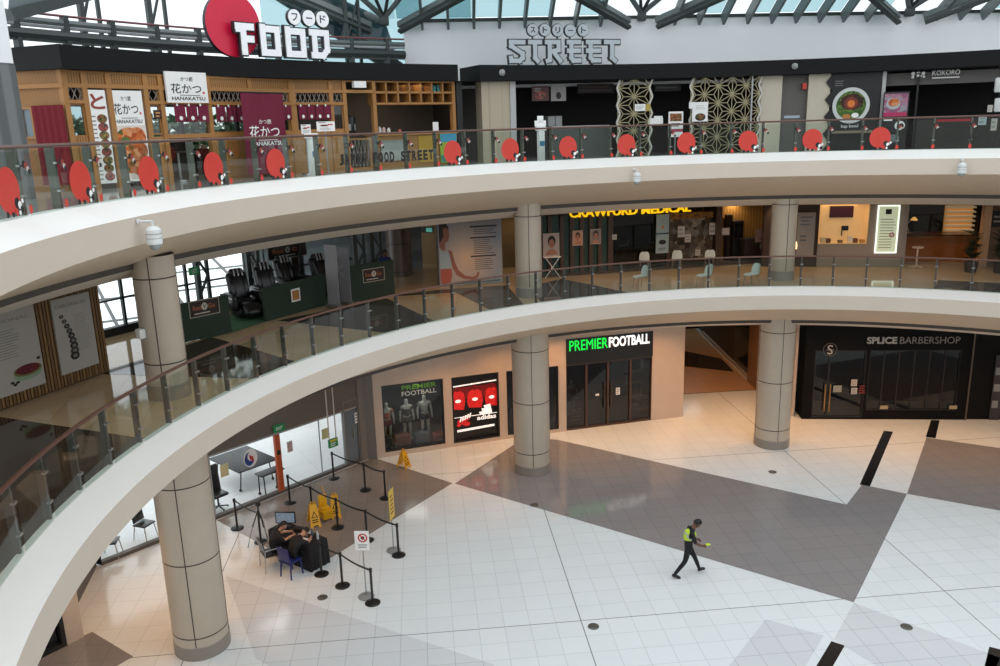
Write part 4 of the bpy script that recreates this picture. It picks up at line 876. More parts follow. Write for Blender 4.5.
# clinic front
C1 = Fr((-6.7, 17.15), (3.6, 19.35)); CT = C1.px(700, 211)[1]
TIMB = stripes('dark_timber_fin', '3a2a1e', '4d382a', 8, 'X'); TEAL = mat('dark_teal_glass', '2f4641', .15)
zhd = ZT2 - .32
m = MB(); m.fbox(C1, 0, C1.L, zhd + .1, ZT2, -.25, 0, mat('clinic_fascia', '3b2f24', .6)); m.fquad(C1, (-.2, C1.L, Z2, ZT2), -2.6, mat('clinic_back_wall', '6a5a45', .7)); struct(m, 'wall_clinic')
w_ = MB(); ed = [C1.px(u, 245)[0] for u in (541, 550, 562, 572, 582, 591, 600, 610)]
for x in ed: w_.fbox(C1, x - .07, x + .07, Z2, zhd, -.2, .02, TIMB)
w_.fbox(C1, ed[0], C1.L, Z2, Z2 + .1, -.2, 0, TIMB)
o = struct(w_, 'window_6')
for a, b_ in zip(ed, ed[1:]): g = MB(); g.fquad(C1, (a + .07, b_ - .07, Z2 + .1, zhd), -.1, TEAL); g.build('pane', o)
w_ = MB(); xs = [C1.px(u, 245)[0] for u in (612, 668.5, 717)]
for x in xs[:1] + xs[1:]: w_.fbox(C1, x - .05, x + .05, Z2, zhd, -.15, .0, TIMB)
o = struct(w_, 'window_7'); g = MB(); g.fquad(C1, (xs[0], xs[1], Z2 + .1, zhd), -.1, DARKPANE); g.build('pane', o)
LETY = mat('lit_amber_letter', 'f2c012', .5, emit=.9)
t = thing('shop_sign', 'lit yellow clinic name lettering under the gallery soffit', 'sign', C1.w(C1.px(630, 210)[0], zhd, 0)); b = MB(); zl = C1.px(630, 214.5)[1]
b.text(C1, 'CRAWFURD MEDICAL', C1.px(569, 212)[0], C1.px(690, 207)[0], zl, zl + .3, .06, LETY, .02, .04); b.build('lettering', t)
r = C1.rect(656, 668.5, 214.5, 253); b = MB(); PT = mat('pale_teal_poster', '8fa3a3', .5); b.fbox(C1, r[0], r[1], r[2], r[3], -.02, .03, PT); zm = (r[2] + r[3]) / 2
b.fbox(C1, r[0], r[1], zm - .01, zm + .04, .03, .035, mat('navy_band', '1f2f45', .5)); b.fellipse(C1, r[0] + .25, zm + .25, .06, .06, .034, mat('orange_card', 'b07a3c'), 10); b.fellipse(C1, (r[0] + r[1]) / 2, zm - .3, .15, .09, .034, INK, 12); b.lines(C1, r[0] + .08, r[1] - .08, r[2] + .1, zm - .5, 3, .034, mat('navy_band', '1f2f45')); b.lines(C1, r[0] + .2, r[1] - .06, zm + .4, r[3] - .15, 3, .034, GREYINK, .2); tag(b.build('tall_poster'), 'tall pale teal two-part poster panel on the clinic front', 'poster')
r = C1.rect(671, 715, 213, 262); b = MB(); b.fbox(C1, r[0], r[1], Z2 + .3, r[3], -.3, -.2, mottled('wall_of_photographs', ['2a2620', '6b6459', '3a332b', '8a8377', '4d3d2a', '211d18', '5c5548'], 5.5, .6)); b.fbox(C1, r[0], r[1], r[3] - .22, r[3], -.2, -.18, mottled('amber_shelf', ['6b4a18', '8a6524', '3a2a14'], 12)); tag(b.build('photo_wall'), 'display wall crowded with small photographs inside the clinic', 'display')
for u, v, wv, hv, q in ((682.5, 232, 7, 11, 'upper left'), (689, 238.5, 6, 8, 'centre'), (713.5, 229, 6, 12, 'right'), (699, 253, 5, 6, 'lower')): notice(C1, C1.rect(u - wv/2, u + wv/2, v - hv/2, v + hv/2), 'pale card at the %s of the clinic photo display' % q, mat('pale_card', 'b9b2aa'), lines=2, d=-.1, name='card', cat='card')
def face_poster(fr, r, label, bgc, name='framed_poster', parent=None, d=.03):
    b = MB(); b.fbox(fr, *r, d - .03, d, mat('pale_frame', 'b5a79c', .5)); x0, x1, z0, z1 = r; w, h = x1 - x0, z1 - z0
    b.fquad(fr, (x0 + w * .06, x1 - w * .06, z0 + h * .05, z1 - h * .05), d + .002, mat(*bgc)); xm, zm = x0 + w * .52, z0 + h * .55
    b.fpoly(fr, [(x0 + w * .12, z0 + h * .06), (x1 - w * .1, z0 + h * .06), (x1 - w * .2, z0 + h * .22), (xm + w * .1, z0 + h * .3), (xm - w * .1, z0 + h * .3), (x0 + w * .25, z0 + h * .22)], d + .004, mat('poster_skin', 'a5705a', .6))
    b.fellipse(fr, xm, zm + h * .1, w * .24, h * .25, d + .005, mat('poster_hair', '1f1717', .6), 14); b.fellipse(fr, xm, zm, w * .17, h * .19, d + .007, mat('poster_skin', 'a5705a'), 14)
    for q in (-1, 1): b.fellipse(fr, xm + q * w * .07, zm + h * .03, w * .03, h * .012, d + .009, HAIR, 8)
    b.fellipse(fr, xm, zm - h * .1, w * .05, h * .015, d + .009, mat('poster_lip', '8a3a38', .6), 8)
    return b.build(name, parent)
tag(face_poster(C1, C1.rect(572.5, 582.5, 230.5, 245.5, .05), 'l', ('poster_warm_ground', 'b98a70', .6), d=.06), 'warm-toned framed face poster on the clinic front, left of the pair', 'poster')
tag(face_poster(C1, C1.rect(590.5, 600.5, 229, 244, .05), 'l', ('poster_grey_ground', '77706c', .6), d=.06), 'grey framed face poster on the clinic front, right of the pair', 'poster')
notice(C1, C1.rect(612, 616.5, 234.5, 239.5), 'small pale notice right of the two framed face posters', mat('pale_card', 'b9b2aa'), lines=2, d=.03)
b = MB(); r = C1.rect(621, 652, 224, 240, -1.2); b.fbox(C1, r[0], r[1], r[2], r[3], -1.3, -1.2, mat('dark_shutter', '14130f', .5)); tag(b.build('dark_screen'), 'wide dark screen inside the clinic', 'screen')
b = MB(); r = C1.rect(613, 655, 243, 262, -1.0); b.bbox(C1.w((r[0] + r[1]) / 2, Z2 + .5, -1.3), (r[1] - r[0], .6, 1.0), mat('dark_counter', '2c241c'), .03, rz=math.atan2(C1.X.y, C1.X.x)); tag(b.build('reception_counter'), 'dark reception counter inside the clinic', 'counter')
# warm alcove right of the clinic
xa = xs[2] + .06; b = MB(); b.fbox(C1, xa, C1.L, Z2, zhd + .1, -1.4, -1.3, stripes('honey_wood_panel', '9a6f35', 'b58645', 2.5, 'X')); b.fbox(C1, xa, xa + .12, Z2, zhd, -1.3, 0, TIMB); struct(b, 'wall_alcove')
b = MB(); r = C1.rect(727, 732, 215, 262, -1.0); b.fbox(C1, r[0], r[1], Z2, r[3], -1.25, -1.0, mat('dark_timber', '2e2117', .6)); tag(b.build('timber_post_panel'), 'dark upright timber panel in the honey-lit alcove', 'panel')
t = thing('tall_cabinet', 'dark tall cabinet with a screen in the honey-lit alcove', 'cabinet', C1.w(C1.px(738, 250, -.8)[0], Z2, -.9)); r = C1.rect(733, 743, 221, 265, -.8)
b = MB(); b.fbox(C1, r[0], r[1], Z2, r[3], -1.2, -.8, mat('dark_timber', '2e2117')); b.build('carcass', t); b = MB(); b.fbox(C1, r[0] + .05, r[1] - .05, Z2 + .9, r[3] - .1, -.8, -.78, mat('dark_screen_glass', '16171a', .2)); b.build('screen', t); b = MB(); b.fbox(C1, r[0] + .05, r[1] - .05, Z2 + .08, Z2 + .75, -.8, -.785, mat('dark_teal_door', '1e2a2b', .4)); b.build('door', t)
b = MB(); r = C1.rect(755.5, 768, 229, 242, -.1); b.fbox(C1, *r, -.12, -.1, mat('pinkish_board', 'a58a80', .6)); b.fellipse(C1, (r[0] + r[1]) / 2, r[2] + .12, .06, .05, -.098, mat('dull_red_print', '8e3a30'), 10); tag(b.build('pinkish_board'), 'pinkish notice board beside the column at the clinic alcove', 'notice')
notice(C1, C1.rect(760, 768, 243.5, 249, -.1), 'small grey card under the pinkish notice board', mat('grey_card', '8e8c88', .6), d=-.1, name='card', cat='card')
b = MB(); r = C1.rect(722, 729.5, 228, 235, -.1); b.fbox(C1, *r, -.12, -.1, mat('pale_card', 'b9b2aa')); tag(b.build('pale_sign'), 'pale sign on the timber post left of the alcove', 'sign')
b = MB(); b.bbox(C1.w(C1.px(755, 262, -.4)[0], Z2 + .45, -.5), (1.1, .5, .9), mat('dark_timber', '2e2117'), .03, rz=math.atan2(C1.X.y, C1.X.x)); tag(b.build('low_counter'), 'low dark counter beside the column in the alcove', 'counter')
lamp('SPOT', (1.6, 20.0, 8.3), 30, (1, .8, .55), spot_size=rad(150), spot_blend=.8, shadow_soft_size=.05); lamp('SPOT', (-2.6, 19.4, 8.3), 25, (1, .85, .65), spot_size=rad(150), spot_blend=.8, shadow_soft_size=.05)
lamp('SPOT', (2.6, 18.0, 8.4), 45, (1, .68, .34), spot_size=rad(120), spot_blend=.8, shadow_soft_size=.05)
# easel poster on a folding table
ep = gp(551.5, 277, Z2); fr = Fr((ep.x - .6, ep.y - .1), (ep.x + .6, ep.y + .14)); t = thing('folding_table', 'small white folding table with crossed legs left of the clinic', 'table', ep, math.atan2(fr.X.y, fr.X.x))
b = MB(); b.bbox((0, 0, .74), (.62, .42, .03), WHITE, .008); b.build('tabletop', t, local=True)
for y in (-.17, .17):
    for q in (-1, 1): b = MB(); b.bar((q * .28, y, 0), (-q * .26, y, .73), .025, .02, WHITE); b.build('leg', t, local=True)
b = MB(); b.bar((-.01, -.17, .36), (-.01, .17, .36), .02, .02, WHITE); b.build('pivot_bar', t, local=True)
pf = Fr(ep + fr.X * -.3, ep + fr.X * .3); o = face_poster(pf, (.0, .6, Z2 + .76, Z2 + 1.58), 'x', ('poster_pale_ground', 'b3a39b', .6)); tag(o, 'large portrait poster board propped on the small white folding table', 'poster')
# white shell chairs
SHELL = mat('white_plastic_shell', 'cfdcd8', .4); LEGM = mat('thin_wood_leg', '8a7a66', .5)
def shell_chair(p, rz, label, grp, first=[]):
    if first: return dup(first[0], p, rz, label, grp)
    t = thing('shell_chair', label, 'chair', p, rz, grp); first.append(t); t.scale = (.85, .85, .85)
    def sheet(prof, name):
        b = MB(); n = 8; vs = []
        for x, z, w, dish in prof:
            for k in range(n + 1):
                y = (k / n - .5) * w; vs.append(Vector((x + (dish * (2 * y / w) ** 2 if abs(dish) < .2 else 0), y, z + (.03 * (2 * y / w) ** 2 if name == 'seat' else 0))))
        fs = [(r * (n + 1) + k, r * (n + 1) + k + 1, (r + 1) * (n + 1) + k + 1, (r + 1) * (n + 1) + k) for r in range(len(prof) - 1) for k in range(n)]
        off = Vector((.012, 0, -.012)) if name == 'seat' else Vector((-.015, 0, 0)); m = len(vs)
        b.add(vs + [v + off for v in vs], fs + [tuple(i + m for i in f)[::-1] for f in fs], SHELL, True)
        b.build(name, t, local=True)
    sheet([(.22, .43, .42, 0), (.1, .45, .46, 0), (-.1, .45, .45, 0), (-.2, .47, .42, 0)], 'seat')
    sheet([(-.2, .47, .42, .03), (-.24, .58, .44, .05), (-.27, .7, .42, .06), (-.29, .8, .36, .05), (-.3, .86, .24, .02)], 'backrest')
    for a, c in ((1, 1), (1, -1), (-1, 1), (-1, -1)): b = MB(); b.cyl((a * .15, c * .15, .445), (a * .22, c * .21, 0), .014, LEGM, .01, 8); b.build('leg', t, local=True)
    return t
gN, gF = 'white chairs along the railing, middle gallery', 'white chairs along the clinic front'
shell_chair(gp(640, 288, Z2), rad(205), 'white shell chair near the railing, left of the three', gN)
shell_chair(gp(704, 287, Z2), rad(205), 'white shell chair near the railing, middle of the three', gN)
shell_chair(gp(751, 286, Z2), rad(205), 'white shell chair near the railing beside the column', gN)
for u, v, q in ((644, 270, 'leftmost, below the dark clinic window'), (676.5, 268.5, 'middle, below the photo display'), (709, 268, 'rightmost, beside the alcove')): shell_chair(gp(u, v + .5, Z2), rad(82), 'white shell chair against the clinic front, ' + q, gF)
# right-hand light wall with lit niche and sign
R2 = Fr((3.75, 17.95), (7.0, 17.37)); NI = R2.rect(819, 869, 204.5, 244)
m = MB(); GW = mat('grey_beige_wall', '8f857a', .6); walled(m, R2, .3, R2.L, Z2, ZT2, [NI], -.12, 0, GW); m.fbox(R2, -1.6, .32, Z2, ZT2, -.5, -.08, mat('brown_gap', '3a2a1e', .6)); m.fbox(R2, R2.L - .15, R2.L, Z2, ZT2, -3, -.12, GW); struct(m, 'wall_niche')
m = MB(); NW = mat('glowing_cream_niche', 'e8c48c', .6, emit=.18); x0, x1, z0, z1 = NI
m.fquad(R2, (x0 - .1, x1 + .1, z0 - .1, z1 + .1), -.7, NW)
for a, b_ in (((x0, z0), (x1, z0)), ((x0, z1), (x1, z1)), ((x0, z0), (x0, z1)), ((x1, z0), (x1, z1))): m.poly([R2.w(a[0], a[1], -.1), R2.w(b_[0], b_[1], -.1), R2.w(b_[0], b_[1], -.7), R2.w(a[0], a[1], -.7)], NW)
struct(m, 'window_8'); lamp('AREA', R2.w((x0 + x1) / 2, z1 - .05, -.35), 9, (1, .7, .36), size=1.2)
b = MB(); r = R2.rect(830, 853.5, 206, 217.5, -.6); b.fbox(R2, *r, -.68, -.6, mat('maroon_screen', '3a1020', .3)); tag(b.build('wall_screen'), 'dark maroon screen in the glowing niche', 'screen')
b = MB(); r = R2.rect(843, 848.5, 226, 230.5, -.5); b.fbox(R2, *r, -.6, -.5, SATIN); b.fbox(R2, r[0] - .04, r[0], r[2] - .2, r[3], -.58, -.55, SATIN); tag(b.build('small_monitor'), 'small black monitor on a bracket in the glowing niche', 'monitor')
for k, (u, hh, c, q) in enumerate(((823, .2, 'd9c7a0', 'cream box at the left end'), (828, .16, '5b3a22', 'brown box second from the left'), (840, .1, '7a5a3a', 'low tan box in the middle'), (850, .24, 'e0dccf', 'white tall box right of the middle'), (855, .16, '6b4426', 'dark box beside the tall white one'), (862, .12, 'b98a4a', 'amber box at the right end'))):
    x = R2.px(u, 240, -.35)[0]; b = MB(); b.bbox(R2.w(x, z0 + hh / 2, -.35), (.17, .16, hh), mat('niche_box_%d' % k, c, .5), .02, rz=math.atan2(R2.X.y, R2.X.x)); tag(b.build('small_box'), q + ' of the glowing niche ledge', 'box', 'boxes on the niche ledge')
r = R2.rect(876, 898, 205, 253); t = thing('lit_notice', 'glowing white-green notice panel with a red ring on the grey wall', 'sign', R2.w((r[0] + r[1]) / 2, r[2], 0))
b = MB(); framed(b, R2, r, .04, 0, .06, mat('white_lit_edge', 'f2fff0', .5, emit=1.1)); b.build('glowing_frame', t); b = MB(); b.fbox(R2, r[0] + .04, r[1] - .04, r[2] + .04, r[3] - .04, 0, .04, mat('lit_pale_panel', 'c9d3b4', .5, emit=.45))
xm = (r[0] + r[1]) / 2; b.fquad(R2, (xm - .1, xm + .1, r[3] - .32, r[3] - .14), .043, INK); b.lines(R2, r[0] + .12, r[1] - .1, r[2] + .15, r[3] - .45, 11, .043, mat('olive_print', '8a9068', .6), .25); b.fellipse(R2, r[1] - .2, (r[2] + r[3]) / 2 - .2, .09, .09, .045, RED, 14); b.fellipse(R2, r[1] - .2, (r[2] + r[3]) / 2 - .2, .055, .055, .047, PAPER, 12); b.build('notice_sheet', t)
r = R2.rect(797, 814.5, 212.5, 256, .05); b = MB(); b.fbox(R2, *r, .03, .06, mat('grey_board', '8f8b86', .6)); b.lines(R2, r[0] + .1, r[1] - .1, r[3] - .5, r[3] - .1, 3, .063, mat('blue_grey_print', '5f666e', .6), .4); b.lines(R2, r[0] + .1, r[1] - .2, r[2] + .5, r[2] + .8, 2, .063, mat('blue_grey_print', '5f666e')); tag(b.build('notice_board'), 'tall grey notice board between the column and the glowing niche', 'notice')
b = MB(); b.lathe([(0, 0), (.06, 0), (.07, .12), (.05, .25), (0, .26)], mat('glowing_lantern', 'ffd9a0', .5, emit=1.5), gp(795, 249, Z2 + .95), 12); q = gp(795, 249, Z2 + .95); b.cyl((q.x, q.y, Z2 + .01), (q.x, q.y, Z2 + .95), .02, SATIN); tag(b.build('lantern'), 'small glowing lantern on a stand beside the right-hand column', 'lantern')
# dim lounge at the right edge
L2 = Fr((7.0, 17.4), (12.4, 16.45)); m = MB(); m.fquad(L2, (-.1, L2.L + 1, Z2, ZT2), -4.2, mat('lounge_back_wall', '1a1310', .7)); m.fbox(L2, 0, L2.L, ZT2 - .25, ZT2, -.15, 0, GW); struct(m, 'wall_lounge')
m = MB(); x = L2.px(985, 235)[0]; m.fbox(L2, x - .12, x + .12, Z2, ZT2, -.2, .1, mat('warm_pilaster', 'c09a76', .5)); struct(m, 'trim_5')
m = MB(); m.fquad(L2, (0, x, Z2, ZT2 - .25), -.6, PANE); o = struct(m, 'window_9')
m = MB(); m.fbox(L2, x + .12, L2.L + 1.5, Z2, ZT2, -.3, -.05, mat('brown_shop_wall', '6a5342', .6)); struct(m, 'wall_brown_shop')
r = L2.rect(991, 1004, 211, 227); b = MB(); b.fbox(L2, *r, -.05, .02, INK); b.lines(L2, r[0] + .08, r[1] - .08, r[2] + .12, r[3] - .12, 2, .023, GREYINK); tag(b.build('black_sign'), 'small black sign at the right edge, middle gallery', 'sign')
t = thing('long_counter', 'long warm wood counter in the dim lounge', 'counter', L2.w(1.9, Z2, -1.5)); b = MB(); b.fbox(L2, .2, 3.6, Z2, Z2 + .95, -2.0, -1.2, mat('glowing_orange_wood', 'b0632c', .35, emit=.06)); b.build('body', t); b = MB(); b.fbox(L2, .15, 3.65, Z2 + .95, Z2 + 1.0, -2.05, -1.15, mat('dark_wood_top', '4a2a14', .3)); b.build('counter_top', t)  # slight emission in the wood, added to brighten the counter
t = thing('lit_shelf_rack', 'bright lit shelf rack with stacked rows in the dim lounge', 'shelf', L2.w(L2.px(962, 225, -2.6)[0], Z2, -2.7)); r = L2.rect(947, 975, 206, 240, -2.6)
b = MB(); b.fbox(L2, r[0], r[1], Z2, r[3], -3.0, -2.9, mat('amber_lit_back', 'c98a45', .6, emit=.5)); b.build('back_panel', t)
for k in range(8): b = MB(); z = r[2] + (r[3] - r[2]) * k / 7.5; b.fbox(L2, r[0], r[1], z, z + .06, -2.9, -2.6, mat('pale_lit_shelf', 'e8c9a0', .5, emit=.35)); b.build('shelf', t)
def plant(p, h, label):
    t = thing('potted_plant', label, 'plant', p); b = MB(); b.lathe([(0, 0), (.17, 0), (.22, .35), (.2, .35), (.19, .3), (0, .3)], mat('dark_pot', '2b211b', .5)); b.build('pot', t, local=True)
    b = MB(); LF = mat('dark_leaf', '23301d', .5, var=.3); rnd = random.Random(int(p.x * 100))
    for k in range(70):
        a = rnd.random() * 2 * PI; e = rnd.random(); q = Vector((0, 0, .35 + h * .75 * rnd.random())); d = Vector((math.cos(a), math.sin(a), .5 + e)).normalized(); L = .25 + .3 * rnd.random(); s = Vector((-math.sin(a), math.cos(a), 0)) * .05
        b.poly([q, q + d * L * .5 + s, q + d * L - Vector((0, 0, .08)), q + d * L * .5 - s], LF)
    b.build('foliage', t, local=True); b = MB(); b.cyl((0, 0, .3), (0, 0, .35 + h * .8), .02, mat('stem', '3a2c1c', .7)); b.build('stem', t, local=True)
plant(gp(970, 272, Z2), 1.25, 'dark leafy potted plant left of the warm pilaster'); plant(gp(999, 273, Z2), 1.15, 'dark leafy potted plant at the right edge beyond the pilaster')
t = thing('bar_stool', 'white swivel stool in the dim lounge beside the notice wall', 'stool', gp(916, 268, Z2)); WL = mat('pale_stool', 'cdb9a3', .5)
b = MB(); b.lathe([(0, .72), (.18, .72), (.19, .76), (0, .78)], WL); b.build('seat', t, local=True); b = MB(); b.cyl((0, 0, .05), (0, 0, .72), .025, WL); b.build('stem', t, local=True); b = MB()
for k in range(5): b.bar((0, 0, .08), (.26 * math.cos(k * 1.2566), .26 * math.sin(k * 1.2566), .03), .03, .03, WL)
b.build('foot', t, local=True)
t = thing('desk_lamp', 'pale jointed lamp glowing at the left of the dim lounge', 'lamp', L2.w(.55, Z2 + 1.005, -1.6)); b = MB(); b.tube([(0, 0, 0), (-.1, 0, .35), (.15, 0, .6)], .02, WL); b.build('arm', t, local=True); b = MB(); b.lathe([(.04, .6), (.14, .48)], mat('lamp_glow', 'ffb868', .5, emit=.9), (.15, 0, 0), 14); b.build('shade', t, local=True); b = MB(); b.lathe([(0, 0), (.1, 0), (.1, .02), (0, .03)], WL); b.build('base', t, local=True)
lamp('SPOT', L2.w(1.8, 8.4, -.9), 70, (1, .55, .22), spot_size=rad(140), spot_blend=.8, shadow_soft_size=.05)
# ================================================================== TOP GALLERY
Z3 = 10.15; ZC = 12.76
WOOD = stripes('warm_pine_wood', '9a6c38', 'a97a42', 6, 'Z'); WOODD = mat('pine_post', 'a3733c', .5, var=.12, scale=10); WOODP = stripes('ribbed_pine_panel', '7d5529', 'a3743a', 9, 'X'); BLKF = mat('black_canopy_fascia', '131415', .6, var=.1, spec=.2)
RH = 18.35
def canopy(ta, tb, label):
    t = thing('canopy', label, 'canopy', pol((ta + tb) / 2, 18, ZC)); b = MB()
    b.arc([(19.6, ZC), (18.0, ZC), (18.0, 13.25), (19.6, 13.25), (19.6, ZC)], ta, tb, [BLKF] * 4, cap=BLKF); b.build('fascia_box', t); return t
ct = canopy(drum(60, 54, 18)[0], drum(458, 72, 18)[0], 'long black curved canopy over the wooden restaurant, top gallery')
canopy(drum(480, 73, 18)[0], rad(50), 'long black curved canopy over the dark food stalls, top gallery')
c0 = pol(drum(60, 54, 18)[0], 18); b = MB(); e0 = Vector((-18.35, 7.25, 0)); q0 = pol(drum(60, 54, 18)[0], 19.6)
b.hexa([Vector((v.x, v.y, z)) for z in (ZC, 13.25) for v in (c0, q0, e0 + Vector((-.4, 1.2, 0)), e0)], BLKF); b.build('end_return', ct)
# ---- wooden restaurant
HA = chord(66, 292.5, 110, RH); HB = chord(292.5, 455, 110, RH); H0 = Fr((e0.x, e0.y), (HA.a.x, HA.a.y))
X_ = lambda fr, u, v=110: fr.px(u, v)[0]
def zpx(fr, u, v): return fr.px(u, v)[1]
zl1, zl0 = zpx(HA, 180, 88.5), zpx(HA, 180, 102.3)   # lintel and lower rail
zs = zpx(HA, 180, 134)
postsA = [X_(HA, u) for u in (67.5, 87, 111, 147.5, 162.5, 209.5, 251, 291)]
postsB = [X_(HB, u) for u in (331.5, 345, 374.5, 453.5)]
m = MB()
for fr, ps in ((HA, postsA), (HB, [.06] + postsB)):
    for x in ps: m.fbox(fr, x - .06, x + .06, Z3, ZC, -.12, .04, WOODD)
    m.fbox(fr, 0, fr.L, ZC - .06, ZC, -.1, .03, WOODD)
m.fbox(HA, 0, HA.L, zl1 - .04, zl1 + .05, -.08, .05, WOODD); m.fbox(HA, 0, postsA[1], zl0 - .05, zl0 + .03, -.08, .05, WOODD); m.fbox(HA, postsA[3], HA.L, zl0 - .05, zl0 + .03, -.08, .05, WOODD)
m.fbox(HB, 0, postsB[2], zl1 - .04, zl1 + .05, -.08, .05, WOODD); m.fbox(HB, 0, postsB[1], zl0 - .05, zl0 + .03, -.08, .05, WOODD)
m.fbox(HA, 0, HA.L, zl1 + .05, ZC - .06, -.06, 0, WOODP); m.fbox(HB, 0, postsB[1], zl1 + .05, ZC - .06, -.06, 0, WOODP)
m.fbox(HA, postsA[0], postsA[1], Z3, zs, -.06, 0, WOODP)
for a, b_ in ((4, 5), (5, 7)): m.fbox(HA, postsA[a], postsA[b_], zs - .1, zs, -.1, .05, WOODD)
m.fbox(HA, postsA[5], postsA[7], Z3, zs - .1, -.05, 0, WOOD); m.fbox(HA, postsA[3], postsA[4], Z3, zs - .05, -.05, 0, WOOD); m.fbox(HB, .06, postsB[1], Z3, zs, -.05, 0, WOOD)
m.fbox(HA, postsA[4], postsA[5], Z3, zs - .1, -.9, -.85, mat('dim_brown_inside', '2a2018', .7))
m.fbox(H0, 0, H0.L, Z3, ZC, -.12, -.04, WOODP); m.fbox(H0, 0, .1, Z3, ZC, -.1, .02, WOODD); m.fbox(H0, 0, H0.L, zl1 - .04, zl1 + .05, -.06, .03, WOODD)
struct(m, 'wall_wooden_front')
# lattice band and window panes
LATT = mat('grey_lattice', '8d8278', .6)
w_ = MB(); spans = [(HA, postsA[0], postsA[1]), (HA, postsA[3], postsA[4]), (HA, postsA[5], postsA[6]), (HA, postsA[6], postsA[7]), (HB, .06, postsB[0]), (HB, postsB[0], postsB[1])]
for fr, a, b_ in spans:
    n = max(2, int((b_ - a) / .14))
    for k in range(n): x = a + (b_ - a) * k / n; dx = (b_ - a) / n; w_.bar(fr.w(x, zl0, -.03), fr.w(x + dx, zl1, -.03), .018, .018, LATT); w_.bar(fr.w(x + dx, zl0, -.03), fr.w(x, zl1, -.03), .018, .018, LATT)
    framed(w_, fr, (a + .06, b_ - .06, zs, zl0 - .05), .03, -.08, -.02, WOODD)
o = struct(w_, 'window_10')
for fr, a, b_ in spans: g = MB(); g.fquad(fr, (a + .06, b_ - .06, zs, zl0 - .05), -.05, PANE); g.build('pane', o)
g = MB(); g.fquad(HA, (postsA[4] + .06, postsA[5] - .06, zs, zl0), -.05, PANE); g.build('pane', o)
r0 = H0.rect(22, 34, 107, 139); w_ = MB(); framed(w_, H0, r0, .05, -.05, .01, WOODD); o = struct(w_, 'window_11'); g = MB(); g.fquad(H0, r0, -.03, mat('pale_blue_pane', '6f7f88', .2)); g.build('pane', o)
# dim room, back glazing and trees
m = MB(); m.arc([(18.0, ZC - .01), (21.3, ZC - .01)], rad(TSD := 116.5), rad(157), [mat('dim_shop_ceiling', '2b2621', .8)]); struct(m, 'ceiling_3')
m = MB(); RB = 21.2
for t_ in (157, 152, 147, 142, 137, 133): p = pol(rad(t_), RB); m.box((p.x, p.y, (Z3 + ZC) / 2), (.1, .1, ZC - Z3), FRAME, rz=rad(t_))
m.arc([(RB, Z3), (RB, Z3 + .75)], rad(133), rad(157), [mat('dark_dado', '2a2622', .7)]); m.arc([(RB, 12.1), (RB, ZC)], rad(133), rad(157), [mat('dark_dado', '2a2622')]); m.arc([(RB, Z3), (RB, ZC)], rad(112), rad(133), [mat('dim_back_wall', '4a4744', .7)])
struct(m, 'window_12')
b = MB(); LV = [mat('tree_leaf_%d' % k, c, .6, var=.2) for k, c in enumerate(('5c7a5c', '7c9a78', '46634c', '9db39a'))]; rnd = random.Random(3)
for k in range(3600):
    th, R, z = rad(130 + 30 * rnd.random()), 23.5 + 1.8 * rnd.random(), 9.2 + 2.7 * rnd.random() ** .8
    c = pol(th, R, z); d1 = Vector((rnd.gauss(0, 1), rnd.gauss(0, 1), rnd.gauss(0, .6))).normalized() * .2; d2 = d1.cross(Vector((rnd.gauss(0, 1), rnd.gauss(0, 1), 1))).normalized() * .13
    b.poly([c - d1, c + d2, c + d1, c - d2], LV[k % 4])
o = b.build('outdoor_foliage'); tag(o, 'green tree foliage outside the restaurant windows', 'foliage'); o['kind'] = 'stuff'
# noren curtains
def noren(fr, uL, uR, label, n, vt=106, vb=121):
    r = (X_(fr, uL), X_(fr, uR), zpx(fr, (uL + uR) / 2, vb), zpx(fr, (uL + uR) / 2, vt)); t = thing('noren_curtain', label, 'curtain', fr.w((r[0] + r[1]) / 2, r[2], 0), 0, 'short wine-red curtains along the wooden front')
    b = MB(); b.cyl(fr.w(r[0] - .05, r[3] + .03, .09), fr.w(r[1] + .05, r[3] + .03, .09), .018, WOODD); b.build('rod', t)
    w = (r[1] - r[0]) / n
    for k in range(n):
        b = MB(); x = r[0] + k * w; mN = 6
        pts = [(x + .01 + (w - .02) * i / mN, .09 + .015 * math.sin(i * 2.1 + k)) for i in range(mN + 1)]
        for (x0, d0), (x1, d1) in zip(pts, pts[1:]): b.poly([fr.w(x0, r[2], d0), fr.w(x1, r[2], d1), fr.w(x1, r[3], d1), fr.w(x0, r[3], d0)], WINEFAB)
        b.fellipse(fr, x + w * .5, r[2] + (r[3] - r[2]) * .22, w * .16, (r[3] - r[2]) * .13, .115, PAPER, 10); b.fquad(fr, (x + w * .2, x + w * .35, r[3] - .03, r[3] + .03), .112, PAPER)
        b.build('curtain_panel', t)
noren(HA, 171.5, 206, 'short wine-red curtain below the white restaurant sign', 3, 105, 122)
noren(HA, 213, 243, 'short wine-red curtain left of the tall wine-red banner', 3, 106, 122); noren(HA, 281, 289.5, 'narrow wine-red curtain piece right of the tall wine-red banner', 1, 106, 120)
noren(HB, 297, 330, 'short wine-red curtain over the menu posters', 4, 105.5, 119.5)
b = MB(); r = H0.rect(36, 68, 105, 172, .1); n = 10
for k in range(n): x0, x1 = r[0] + (r[1] - r[0]) * k / n, r[0] + (r[1] - r[0]) * (k + 1) / n; b.poly([H0.w(x0, Z3 + .15, .1 + .02 * (k % 2)), H0.w(x1, Z3 + .15, .1 + .02 * ((k + 1) % 2)), H0.w(x1, r[3], .1 + .02 * ((k + 1) % 2)), H0.w(x0, r[3], .1 + .02 * (k % 2))], mat('dark_red_curtain', '6e1420', .9))
tag(b.build('door_curtain'), 'long dark red curtain at the left end of the wooden front', 'curtain')
